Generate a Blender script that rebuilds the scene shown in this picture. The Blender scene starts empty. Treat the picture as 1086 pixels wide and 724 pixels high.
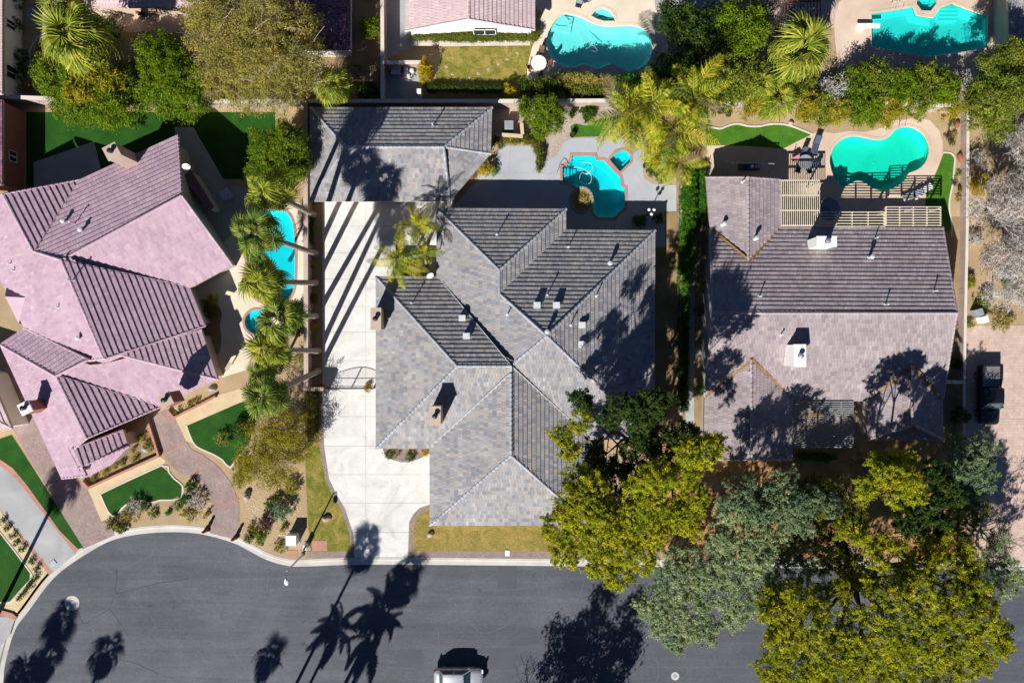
import bpy, math, random
import numpy as np
from mathutils import Vector, Matrix
from mathutils.geometry import tessellate_polygon
R = math.radians
scene = bpy.context.scene
col = scene.collection

# ---------------------------------------------------------------- camera, sky, sun, exposure
HC = 68.0                      # drone height above the ground (m)
S = 100.0 / 1086.0             # metres of ground per photograph pixel
cam_d = bpy.data.cameras.new("camera"); cam = bpy.data.objects.new("camera", cam_d); col.objects.link(cam)
cam.location = (0, 0, HC); cam.rotation_euler = (0, 0, 0)
cam_d.sensor_width = 36.0; cam_d.lens = 36.0 * HC / 100.0; cam_d.clip_end = 3000
scene.camera = cam
SUN_EL = 35.0
SH = (0.447, 0.894)            # direction in which shadows fall on the ground
w = bpy.data.worlds.new("World"); scene.world = w; w.use_nodes = True
nt = w.node_tree; nt.nodes.clear()
sky = nt.nodes.new("ShaderNodeTexSky"); sky.sky_type = 'NISHITA'; sky.sun_disc = False; sky.altitude = 1200; sky.air_density = 0.55; sky.dust_density = 0.2; sky.ozone_density = 6.0
sky.sun_elevation = R(SUN_EL); sky.sun_rotation = math.atan2(-SH[0], -SH[1])
bg = nt.nodes.new("ShaderNodeBackground"); bg.inputs[1].default_value = 0.05
wo = nt.nodes.new("ShaderNodeOutputWorld")
nt.links.new(sky.outputs[0], bg.inputs[0]); nt.links.new(bg.outputs[0], wo.inputs[0])
sd = bpy.data.lights.new("sun", 'SUN'); sd.energy = 5.0; sd.angle = R(0.5); sd.color = (1.0, 0.97, 0.93)
sun = bpy.data.objects.new("sun", sd); col.objects.link(sun); sun.location = (-30, -60, 60)
ce = math.cos(R(SUN_EL))
sun.rotation_euler = Vector((SH[0] * ce, SH[1] * ce, -math.sin(R(SUN_EL)))).to_track_quat('-Z', 'Y').to_euler()
vs = scene.view_settings; vs.view_transform = 'Standard'; vs.look = 'None'; vs.exposure = 0.6; vs.gamma = 1.0
try: vs.use_curve_mapping = False
except Exception: pass
try:
    scene.cycles.max_bounces = 6; scene.cycles.transparent_max_bounces = 12; scene.cycles.caustics_reflective = False; scene.cycles.caustics_refractive = False
except Exception: pass

# ---------------------------------------------------------------- measuring: photo pixels -> metres on the ground / at a height
PANEL = {'': (0, 0, 1), 'A': (580, 140, 7.621), 'B': (750, 125, 7.621), 'C': (880, 125, 6.036), 'D': (240, 480, 6.036),
         'E': (200, 200, 3.448), 'F': (0, 0, 6.582), 'G': (380, 0, 6.58), 'H': (1000, 330, 4.826), 'I': (0, 460, 3.617),
         'J': (60, 420, 4.827), 'K': (0, 300, 3.617), 'L': (580, 400, 3.015), 'M': (690, 180, 2.9), 'O': (500, 90, 6.579), 'R': (540, 0, 6.581)}
for r_, y_ in enumerate((0, 180, 360, 534)):
    for c_, x_ in enumerate((0, 270, 540, 806)): PANEL['%d%d' % (r_, c_)] = (x_, y_, 3.811)
def Q(p, s):
    x0, y0, k = PANEL[p]
    return [(x0 + float(a.split(',')[0]) / k, y0 + float(a.split(',')[1]) / k) for a in s.split()]
def W(p, h=0.0):
    k = S * (HC - h) / HC
    return Vector(((p[0] - 543) * k, (362 - p[1]) * k, h))
def WP(pts, h=0.0): return [W(p, h) for p in pts]
def smooth(pts, n=5, closed=True):
    out = []; N = len(pts); P = [Vector(p).to_3d() for p in pts]
    rng = range(N if closed else N - 1)
    for i in rng:
        if closed: a, b, c, d = P[i - 1], P[i], P[(i + 1) % N], P[(i + 2) % N]
        else: a, b, c, d = P[max(i - 1, 0)], P[i], P[i + 1], P[min(i + 2, N - 1)]
        for k in range(n):
            t = k / n
            out.append(0.5 * ((2 * b) + (c - a) * t + (2 * a - 5 * b + 4 * c - d) * t * t + (3 * b - a - 3 * c + d) * t ** 3))
    if not closed: out.append(P[-1].copy())
    return out
def area2(P): return sum(P[i].x * P[(i + 1) % len(P)].y - P[(i + 1) % len(P)].x * P[i].y for i in range(len(P)))
def ccw(P): return list(P) if area2(P) > 0 else list(reversed(P))
def offset(P, d, closed=True):
    """positive d moves a counter-clockwise outline outwards (open lines: to the right of travel)"""
    out = []; N = len(P)
    for i in range(N):
        a = P[i - 1] if (closed or i > 0) else None; b = P[i]; c = P[(i + 1) % N] if (closed or i < N - 1) else None
        ns = []
        for u, v in ((a, b), (b, c)):
            if u is None or v is None: continue
            e = Vector((v.x - u.x, v.y - u.y)); 
            if e.length < 1e-6: continue
            e.normalize(); ns.append(Vector((e.y, -e.x)))
        n = ns[0] if len(ns) == 1 else (ns[0] + ns[1])
        if n.length < 1e-5: n = ns[0].copy()
        n.normalize(); k = d / max(n.dot(ns[0]), 0.35)
        out.append(Vector((b.x + n.x * k, b.y + n.y * k, b.z)))
    return out

# ---------------------------------------------------------------- mesh and object helpers
BASE = {}
class MB:
    def __init__(s): s.v = []; s.f = []; s.r = []
    def add(s, vs, fs, r=None):
        n = len(s.v); s.v.extend([tuple(v) for v in vs]); s.f.extend([tuple(i + n for i in f) for f in fs])
        s.r.extend([random.random() if r is None else r] * len(fs)); return s
    def box(s, c, d, rz=0, top=1.0, r=None):
        x, y, z = d[0] / 2, d[1] / 2, d[2]; cs, sn = math.cos(rz), math.sin(rz); vs = []
        for zz, k in ((0, 1), (z, top)):
            for a, b in ((-x, -y), (x, -y), (x, y), (-x, y)):
                a *= k; b *= k; vs.append((c[0] + a * cs - b * sn, c[1] + a * sn + b * cs, c[2] + zz))
        return s.add(vs, [(3, 2, 1, 0), (4, 5, 6, 7), (0, 1, 5, 4), (1, 2, 6, 5), (2, 3, 7, 6), (3, 0, 4, 7)], r)
    def bar(s, a, b, wd, ht, r=None):
        """box bar from a to b, its top face level"""
        a, b = Vector(a), Vector(b); e = (b - a); n = Vector((-e.y, e.x, 0)); n = n.normalized() * wd / 2 if n.length > 1e-6 else Vector((wd / 2, 0, 0))
        u = Vector((0, 0, ht / 2)); q = [a - n - u, a + n - u, a + n + u, a - n + u, b - n - u, b + n - u, b + n + u, b - n + u]
        return s.add(q, [(0, 1, 2, 3), (7, 6, 5, 4), (0, 4, 5, 1), (1, 5, 6, 2), (2, 6, 7, 3), (3, 7, 4, 0)], r)
    def prism(s, P, z0, z1, r=None, bevel=0):
        P = ccw(P); n = len(P)
        if bevel:
            Pi = offset(P, -bevel); rings = [[(p.x, p.y, z0) for p in P], [(p.x, p.y, z1 - bevel) for p in P], [(p.x, p.y, z1) for p in Pi]]; top = Pi
        else: rings = [[(p.x, p.y, z0) for p in P], [(p.x, p.y, z1) for p in P]]; top = P
        vs = [v for g in rings for v in g]; fs = []
        for k in range(len(rings) - 1):
            for i in range(n): j = (i + 1) % n; fs.append((k * n + i, k * n + j, k * n + n + j, k * n + n + i))
        m = (len(rings) - 1) * n
        for t in tessellate_polygon([[Vector((p.x, p.y, 0)) for p in top]]):
            t = list(t); a, b, c = (top[i] for i in t)
            if (b.x - a.x) * (c.y - a.y) - (c.x - a.x) * (b.y - a.y) < 0: t.reverse()
            fs.append(tuple(i + m for i in t))
        return s.add(vs, fs, r)
    def sheet(s, P, z, holes=()):
        loops = [[Vector((p.x, p.y, 0)) for p in P]] + [[Vector((p.x, p.y, 0)) for p in h] for h in holes]
        flat = [v for l in loops for v in l]; fs = []
        for t in tessellate_polygon(loops):
            t = list(t); a, b, c = (flat[i] for i in t)
            k = (b.x - a.x) * (c.y - a.y) - (c.x - a.x) * (b.y - a.y)
            if abs(k) < 1e-9: continue
            if k < 0: t.reverse()
            fs.append(tuple(t))
        return s.add([(v.x, v.y, z) for v in flat], fs, 0.5)
    def tube(s, path, rad, n=6, cap=True, r=None):
        path = [Vector(p) for p in path]; vs = []; fs = []; m = len(path)
        for i, p in enumerate(path):
            t = (path[min(i + 1, m - 1)] - path[max(i - 1, 0)])
            t = t.normalized() if t.length > 1e-9 else Vector((0, 0, 1))
            up = Vector((0, 0, 1)) if abs(t.z) < 0.95 else Vector((1, 0, 0))
            a = t.cross(up).normalized(); b = a.cross(t); rr = rad[i] if hasattr(rad, '__len__') else rad
            for k in range(n): an = 2 * math.pi * k / n; vs.append(p + a * (rr * math.cos(an)) + b * (rr * math.sin(an)))
        for i in range(m - 1):
            for k in range(n): l = (k + 1) % n; fs.append((i * n + k, i * n + l, i * n + n + l, i * n + n + k))
        if cap: fs.append(tuple(range(n - 1, -1, -1))); fs.append(tuple(range((m - 1) * n, m * n)))
        fs = [tuple(reversed(f)) for f in fs]
        return s.add(vs, fs, r)
    def lathe(s, c, prof, n=12, sx=1, sy=1, r=None):
        vs = []; fs = []
        for rr, z in prof:
            for k in range(n): an = 2 * math.pi * k / n; vs.append((c[0] + rr * sx * math.cos(an), c[1] + rr * sy * math.sin(an), c[2] + z))
        for i in range(len(prof) - 1):
            for k in range(n): l = (k + 1) % n; fs.append((i * n + k, i * n + l, i * n + n + l, i * n + n + k))
        fs.append(tuple(range(n - 1, -1, -1))); fs.append(tuple(range((len(prof) - 1) * n, len(prof) * n)))
        return s.add(vs, fs, r)
    def rock(s, c, rx, ry, rz_, seed=0, n=9, m=5):
        rg = random.Random(seed); ph = [rg.uniform(0, 6.28) for _ in range(6)]; vs = []; fs = []
        for i in range(m + 1):
            th = math.pi * 0.5 * (i / m) if i else 0.0
            for k in range(n):
                an = 2 * math.pi * k / n
                q = 1 + 0.16 * math.sin(2 * an + ph[0]) + 0.1 * math.sin(3 * an + ph[1] + i) + rg.uniform(-.05, .05)
                vs.append((c[0] + rx * q * math.cos(th) * math.cos(an), c[1] + ry * q * math.cos(th) * math.sin(an), c[2] + rz_ * math.sin(th) * (1 + .12 * math.sin(an + ph[2])) - (0.05 if i == 0 else 0)))
        for i in range(m):
            for k in range(n): l = (k + 1) % n; fs.append((i * n + k, i * n + l, i * n + n + l, i * n + n + k))
        return s.add(vs, fs)
    def mesh(s, name, o=(0, 0, 0), sm=False):
        me = bpy.data.meshes.new(name)
        me.from_pydata([(v[0] - o[0], v[1] - o[1], v[2] - o[2]) for v in s.v], [], s.f)
        at = me.attributes.new('rnd', 'FLOAT', 'FACE'); at.data.foreach_set('value', s.r)
        if sm: me.polygons.foreach_set('use_smooth', [True] * len(me.polygons))
        return me
def link(name, me, mat=None, parent=None):
    o = bpy.data.objects.new(name, me); col.objects.link(o)
    if mat is not None and me is not None and not me.materials: me.materials.append(mat)
    if parent is not None: o.parent = parent
    return o
def tag(o, label, cat, group=None):
    o['label'] = label; o['category'] = cat
    if group: o['group'] = group
    return o
def thing(name, label, cat, loc=(0, 0, 0), group=None, rz=0):
    o = bpy.data.objects.new(name, None); col.objects.link(o); o.location = loc; o.rotation_euler = (0, 0, rz); o.empty_display_size = 0.3
    BASE[o] = Vector(loc); return tag(o, label, cat, group)
def part(mb, name, mat, parent, sm=False, kind=None, label=None):
    """mb holds world coordinates; the part is stored relative to its parent's base"""
    b = BASE[parent]; o = link(name, mb.mesh(name, b, sm), mat, parent); BASE[o] = b
    if kind: o['kind'] = kind
    if label: o['label'] = label
    return o
def solo(mb, name, label, cat, mat, group=None, sm=False):
    xs = [v[0] for v in mb.v]; ys = [v[1] for v in mb.v]; zs = [v[2] for v in mb.v]
    b = Vector(((min(xs) + max(xs)) / 2, (min(ys) + max(ys)) / 2, min(zs)))
    o = link(name, mb.mesh(name, b, sm), mat); o.location = b; BASE[o] = b; return tag(o, label, cat, group)
def struct(mb, name, mat, parent=None, label=None, kind='structure', sm=False):
    if parent is not None: return part(mb, name, mat, parent, sm)
    o = link(name, mb.mesh(name, (0, 0, 0), sm), mat); BASE[o] = Vector((0, 0, 0)); o['kind'] = kind
    if label: o['label'] = label
    return o
def copy_tree(o, parent=None):
    c = o.copy(); col.objects.link(c)
    if parent is not None: c.parent = parent
    for ch in o.children: copy_tree(ch, c)
    return c

# ---------------------------------------------------------------- materials
MATS = {}
def nodes(name):
    m = bpy.data.materials.new(name); m.use_nodes = True; t = m.node_tree; b = t.nodes['Principled BSDF']; MATS[name] = m
    return m, t, b
def ramp(t, stops):
    r = t.nodes.new('ShaderNodeValToRGB'); e = r.color_ramp.elements
    while len(e) < len(stops): e.new(0.5)
    for i, (p, c) in enumerate(stops): e[i].position = p; e[i].color = (c[0], c[1], c[2], 1)
    return r
def noise(t, co, scale, detail=4, rough=0.6, dist=0.0):
    n = t.nodes.new('ShaderNodeTexNoise'); n.inputs['Scale'].default_value = scale; n.inputs['Detail'].default_value = detail
    n.inputs['Roughness'].default_value = rough; n.inputs['Distortion'].default_value = dist; t.links.new(co, n.inputs['Vector']); return n
def pos(t): return t.nodes.new('ShaderNodeNewGeometry').outputs['Position']
def mixc(t, f, a, b, mode='MIX'):
    m = t.nodes.new('ShaderNodeMix'); m.data_type = 'RGBA'; m.blend_type = mode
    for v, k in ((f, 0), (a, 6), (b, 7)):
        if hasattr(v, 'is_linked') or hasattr(v, 'links'): t.links.new(v, m.inputs[k])
        elif isinstance(v, (int, float)): m.inputs[k].default_value = v
        else: m.inputs[k].default_value = (v[0], v[1], v[2], 1)
    return m.outputs[2]
def bump(t, b, h, strength=0.4, dist=0.02):
    n = t.nodes.new('ShaderNodeBump'); n.inputs['Strength'].default_value = strength; n.inputs['Distance'].default_value = dist
    t.links.new(h, n.inputs['Height']); t.links.new(n.outputs[0], b.inputs['Normal'])
def M_noise(name, stops, scale=1.0, fine=12.0, rough=0.85, bs=0.3, bd=0.02, finek=0.35, spec=0.3, metal=0.0, dist=0.3):
    """two scales of noise through a colour ramp: soil, gravel, turf, concrete, stucco"""
    m, t, b = nodes(name); co = pos(t)
    a = noise(t, co, scale, 5, 0.6, dist); f = noise(t, co, fine, 6, 0.7)
    mx = t.nodes.new('ShaderNodeMath'); mx.operation = 'MULTIPLY_ADD'; t.links.new(f.outputs[0], mx.inputs[0]); mx.inputs[1].default_value = finek
    sb = t.nodes.new('ShaderNodeMath'); sb.operation = 'MULTIPLY_ADD'; t.links.new(a.outputs[0], sb.inputs[0]); sb.inputs[1].default_value = 1 - finek; sb.inputs[2].default_value = 0
    t.links.new(sb.outputs[0], mx.inputs[2])
    rp = ramp(t, stops); t.links.new(mx.outputs[0], rp.inputs[0]); t.links.new(rp.outputs[0], b.inputs['Base Color'])
    b.inputs['Roughness'].default_value = rough; b.inputs['Specular IOR Level'].default_value = spec; b.inputs['Metallic'].default_value = metal
    if bs: bump(t, b, f.outputs[0], bs, bd)
    return m
def M_flat(name, c, rough=0.6, metal=0.0, spec=0.4, var=0.12, coat=0.0):
    m, t, b = nodes(name); n = noise(t, pos(t), 3.0, 3)
    rp = ramp(t, [(0.3, [x * (1 - var) for x in c]), (0.7, [min(1, x * (1 + var)) for x in c])]); t.links.new(n.outputs[0], rp.inputs[0])
    t.links.new(rp.outputs[0], b.inputs['Base Color']); b.inputs['Roughness'].default_value = rough; b.inputs['Metallic'].default_value = metal
    b.inputs['Specular IOR Level'].default_value = spec
    if coat: b.inputs['Coat Weight'].default_value = coat
    return m
def M_tile(name, stops, stain=0.12, rough=0.75):
    """concrete roof tiles: one colour for each tile (attribute), blotchy weathering over them"""
    m, t, b = nodes(name); at = t.nodes.new('ShaderNodeAttribute'); at.attribute_name = 'rnd'
    rp = ramp(t, stops); t.links.new(at.outputs['Fac'], rp.inputs[0]); co = pos(t)
    n = noise(t, co, 0.5, 5, 0.65); f = noise(t, co, 18, 3)
    r2 = ramp(t, [(0.3, (1 - stain * 1.5,) * 3), (0.7, (1 + stain,) * 3)]); t.links.new(n.outputs[0], r2.inputs[0])
    c = mixc(t, 1.0, rp.outputs[0], r2.outputs[0], 'MULTIPLY')
    r3 = ramp(t, [(0.25, (.86,) * 3), (0.75, (1.1,) * 3)]); t.links.new(f.outputs[0], r3.inputs[0])
    t.links.new(mixc(t, 1.0, c, r3.outputs[0], 'MULTIPLY'), b.inputs['Base Color'])
    b.inputs['Roughness'].default_value = rough; b.inputs['Specular IOR Level'].default_value = 0.35; bump(t, b, f.outputs[0], 0.25, 0.01)
    return m
def M_leaf(name, stops, trans=0.25, rough=0.55):
    m, t, b = nodes(name); at = t.nodes.new('ShaderNodeAttribute'); at.attribute_name = 'rnd'
    rp = ramp(t, stops); t.links.new(at.outputs['Fac'], rp.inputs[0])
    n = noise(t, pos(t), 0.55, 4, 0.6); r2 = ramp(t, [(0.3, (.72, .86, .85)), (0.5, (1, 1, 1)), (0.7, (1.28, 1.14, 1.0))]); t.links.new(n.outputs[0], r2.inputs[0])   # older and younger shoots
    lc = mixc(t, 1.0, rp.outputs[0], r2.outputs[0], 'MULTIPLY'); t.links.new(lc, b.inputs['Base Color'])
    b.inputs['Roughness'].default_value = rough; b.inputs['Specular IOR Level'].default_value = 0.08
    tr = t.nodes.new('ShaderNodeBsdfTranslucent'); t.links.new(lc, tr.inputs[0])
    mx = t.nodes.new('ShaderNodeMixShader'); mx.inputs[0].default_value = trans
    t.links.new(b.outputs[0], mx.inputs[1]); t.links.new(tr.outputs[0], mx.inputs[2]); t.links.new(mx.outputs[0], t.nodes['Material Output'].inputs[0])
    return m
def M_paver(name, c1, c2, mortar, bw=0.24, bh=0.12, rot=0.0, big=0.25):
    m, t, b = nodes(name); co = pos(t); mp = t.nodes.new('ShaderNodeMapping'); t.links.new(co, mp.inputs[0]); mp.inputs['Rotation'].default_value = (0, 0, rot)
    br = t.nodes.new('ShaderNodeTexBrick'); t.links.new(mp.outputs[0], br.inputs[0]); br.inputs['Scale'].default_value = 1.0
    br.inputs['Color1'].default_value = (*c1, 1); br.inputs['Color2'].default_value = (*c2, 1); br.inputs['Mortar'].default_value = (*mortar, 1)
    br.inputs['Mortar Size'].default_value = 0.008; br.inputs['Brick Width'].default_value = bw; br.inputs['Row Height'].default_value = bh
    n = noise(t, co, 0.7, 6, 0.7); r2 = ramp(t, [(0.3, (1 - big,) * 3), (0.7, (1 + big,) * 3)]); t.links.new(n.outputs[0], r2.inputs[0])
    t.links.new(mixc(t, 1.0, br.outputs[0], r2.outputs[0], 'MULTIPLY'), b.inputs['Base Color']); b.inputs['Roughness'].default_value = 0.85
    bump(t, b, br.outputs['Fac'], -0.3, 0.01); return m

M_ground = M_noise('desert_gravel', [(0.25, (.22, .15, .08)), (0.5, (.40, .29, .165)), (0.72, (.52, .40, .25))], 0.35, 9, bs=.7, bd=.05, finek=.6)
M_pinkgravel = M_noise('pink_gravel', [(0.3, (.20, .16, .13)), (0.5, (.42, .34, .28)), (0.7, (.58, .49, .42))], 0.6, 7, bs=.8, bd=.05, finek=.7)
M_dirt = M_noise('bare_soil', [(0.3, (.17, .115, .055)), (0.5, (.29, .20, .10)), (0.72, (.38, .28, .15))], 0.45, 8, bs=.5, bd=.04, finek=.45)
M_litter = M_noise('pine_needle_litter', [(0.28, (.12, .06, .025)), (0.48, (.40, .215, .09)), (0.68, (.62, .39, .19))], 0.6, 9, bs=.8, bd=.05, finek=.5)
M_conc = M_noise('pale_concrete', [(0.3, (.48, .465, .425)), (0.42, (.60, .59, .555)), (0.55, (.68, .67, .635)), (0.72, (.74, .73, .69))], 0.32, 6, rough=.8, bs=.1, bd=.01, finek=.3, dist=2.0)
M_concj = M_flat('concrete_joint', (.40, .37, .32), .9)
M_concg = M_noise('grey_concrete', [(0.3, (.28, .28, .28)), (0.5, (.36, .36, .36)), (0.7, (.44, .44, .43))], 0.3, 20, rough=.85, bs=.1, bd=.01, finek=.25, dist=1.0)
M_deck = M_noise('pool_deck_coating', [(0.3, (.33, .345, .375)), (0.5, (.40, .415, .445)), (0.7, (.46, .475, .50))], 0.35, 25, rough=.8, bs=.15, bd=.01, finek=.3)
M_cream = M_noise('cream_deck', [(0.3, (.60, .50, .37)), (0.5, (.70, .60, .46)), (0.7, (.78, .69, .55))], 0.3, 20, rough=.85, bs=.1, bd=.01, finek=.25)
M_pinkdeck = M_noise('pinkish_deck', [(0.3, (.50, .37, .27)), (0.5, (.60, .46, .35)), (0.7, (.68, .54, .43))], 0.35, 20, rough=.85, bs=.1, bd=.01, finek=.25)
M_kerb = M_noise('kerb_concrete', [(0.3, (.38, .36, .33)), (0.5, (.50, .48, .44)), (0.7, (.60, .58, .54))], 0.5, 14, rough=.85, bs=.15, bd=.01, finek=.35)
M_turf = M_noise('artificial_turf', [(0.3, (.008, .04, .004)), (0.5, (.016, .075, .007)), (0.7, (.032, .11, .012))], 0.6, 12, rough=.8, bs=.6, bd=.03, finek=.5, spec=.15)
M_lawn = M_noise('green_lawn', [(0.3, (.022, .08, .006)), (0.45, (.045, .14, .010)), (0.6, (.08, .20, .018)), (0.72, (.14, .23, .03))], 0.8, 9, rough=.85, bs=.7, bd=.04, finek=.55, spec=.15)
M_dry = M_noise('winter_lawn', [(0.3, (.11, .105, .022)), (0.45, (.22, .18, .045)), (0.58, (.35, .255, .08)), (0.72, (.46, .34, .14))], 0.9, 7, rough=.9, bs=.8, bd=.05, finek=.5, spec=.1, dist=1.2)
M_dryg = M_noise('patchy_lawn', [(0.32, (.07, .095, .013)), (0.45, (.15, .155, .025)), (0.57, (.30, .235, .06)), (0.7, (.44, .34, .13))], 0.8, 7, rough=.9, bs=.8, bd=.05, finek=.45, spec=.1, dist=1.2)
M_mulch = M_noise('rock_border', [(0.3, (.13, .10, .085)), (0.5, (.27, .21, .18)), (0.7, (.42, .34, .29))], 1.2, 9, bs=.9, bd=.05, finek=.7)
M_paver1 = M_paver('mauve_pavers', (.36, .255, .225), (.27, .20, .19), (.20, .15, .13), rot=R(63), big=.22)
M_paver2 = M_paver('tan_pavers', (.58, .43, .35), (.49, .36, .30), (.36, .27, .22), 0.3, 0.3, big=.14)
M_brick = M_paver('red_brick_edging', (.46, .21, .14), (.38, .16, .11), (.42, .32, .26), 0.22, 0.11, big=.12)
M_coping = M_paver('pink_coping', (.45, .24, .19), (.38, .19, .15), (.35, .24, .2), 0.3, 0.15, big=.12)
M_sandst = M_noise('sandstone_edge', [(0.3, (.50, .38, .22)), (0.7, (.66, .53, .33))], 1.0, 10, bs=.3)
M_stucco = M_noise('beige_stucco', [(0.3, (.42, .32, .25)), (0.7, (.54, .42, .34))], 0.7, 20, bs=.3, bd=.01)
M_stuccog = M_noise('grey_stucco', [(0.3, (.33, .32, .28)), (0.7, (.43, .42, .37))], 0.7, 20, bs=.3, bd=.01)
M_white = M_noise('white_stucco', [(0.3, (.70, .68, .65)), (0.7, (.82, .80, .77))], 0.7, 20, bs=.2, bd=.01)
M_blockwall = M_paver('block_wall', (.40, .30, .26), (.34, .26, .22), (.28, .22, .19), .4, .2, big=.12)
M_blockcap = M_noise('wall_cap', [(0.3, (.40, .31, .26)), (0.7, (.55, .44, .37))], 1.0, 12, bs=.3)
M_whitecap = M_noise('pale_wall_cap', [(0.3, (.55, .49, .42)), (0.7, (.70, .63, .55))], 1.0, 12, bs=.3)
M_brickred = M_paver('chimney_brick', (.30, .09, .06), (.24, .07, .05), (.3, .2, .16), .2, .07, big=.15)
M_metal = M_flat('galvanised_metal', (.55, .56, .58), .4, .7)
M_white_p = M_flat('white_paint', (.78, .77, .74), .5)
M_wood = M_flat('cream_painted_wood', (.66, .58, .44), .6)
M_brownwood = M_flat('brown_wood', (.16, .075, .05), .65)
M_black = M_flat('black_metal', (.015, .015, .017), .45)
M_grey = M_flat('grey_plastic', (.28, .30, .32), .5)
M_dark = M_flat('dark_void', (.01, .01, .012), .9)
M_rock = M_noise('boulder_stone', [(0.3, (.26, .20, .15)), (0.7, (.46, .37, .29))], 2.0, 12, bs=.7, bd=.04)
M_rockr = M_noise('red_stone', [(0.3, (.20, .06, .04)), (0.7, (.34, .12, .08))], 2.0, 12, bs=.6, bd=.03)
M_bark = M_noise('bark', [(0.3, (.055, .04, .028)), (0.7, (.14, .11, .08))], 3.0, 14, bs=.8, bd=.03)
M_barkg = M_noise('grey_bark', [(0.3, (.36, .33, .30)), (0.7, (.60, .56, .52))], 3.0, 14, bs=.6, bd=.02)
M_palmbark = M_noise('palm_bark', [(0.3, (.17, .135, .10)), (0.7, (.36, .30, .24))], 3.0, 12, bs=.9, bd=.05)
M_deadfrond = M_leaf('dead_fronds', [(0, (.16, .10, .045)), (1, (.34, .25, .13))], .15)
M_glass = M_flat('dark_glass', (.02, .03, .035), .05, 0, .8)
# ---------------------------------------------------------------- pools are holes in the ground and in every deck sheet over them
def inside(p, P):
    c = False; n = len(P)
    for i in range(n):
        a, b = P[i], P[(i + 1) % n]
        if (a.y > p.y) != (b.y > p.y) and p.x < (b.x - a.x) * (p.y - a.y) / (b.y - a.y) + a.x: c = not c
    return c
HOLES = []
def outline(panel, s, n=0, h=0.0):
    P = WP(Q(panel, s), h)
    return ccw(smooth(P, n) if n else P)
def circle(px, r, n=24, h=0.0):
    c = W(px, h); return [Vector((c.x + r * math.cos(2 * math.pi * k / n), c.y + r * math.sin(2 * math.pi * k / n), 0)) for k in range(n)]
OUT = {
 'c': outline('A', '205,190 390,190 400,225 460,225 595,365 605,440 635,455 635,570 625,620 580,650 550,692 410,692 372,640 368,560 320,485 240,445 165,408 125,405 125,280 165,265 205,215'),
 'cs': outline('A', '505,225 560,165 600,148 645,152 678,190 676,240 590,322'),
 'l': outline('E', '345,80 375,110 388,180 388,330 375,390 345,415 290,418 235,390 205,330 215,270 200,220 188,160 197,110 235,85 290,75', 3),
 'ls': circle((272.5, 341.5), 1.2),
 't': outline('R', '400,95 510,125 600,170 700,185 780,180 870,180 940,205 985,260 1000,330 985,410 940,465 870,492 800,490 712,448 620,485 525,450 470,470 400,470 330,440 280,380 258,310 270,230 310,160 350,115', 2),
 'ts': outline('R', '572,112 600,75 650,55 700,75 735,120 740,150 660,150 612,135'),
 'g': outline('03', '450,55 540,42 620,27 632,62 700,72 728,32 780,14 830,35 920,65 920,195 800,215 690,232 560,210 450,190'),
 'gs': outline('03', '637,-30 632,18 652,44 690,46 714,14 712,-28'),
 'r': outline('C', '0,300 0,250 30,180 90,130 160,115 220,125 300,140 350,135 385,115 420,75 480,57 540,65 600,105 630,160 635,220 610,290 560,335 505,355 490,385 460,420 400,455 340,468 280,455 235,425 190,405 150,412 110,435 85,440 50,415 20,370', 2),
}
HOLES = list(OUT.values())
def holes_in(P): return [h for h in HOLES if all(inside(p, P) for p in h)]

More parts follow.
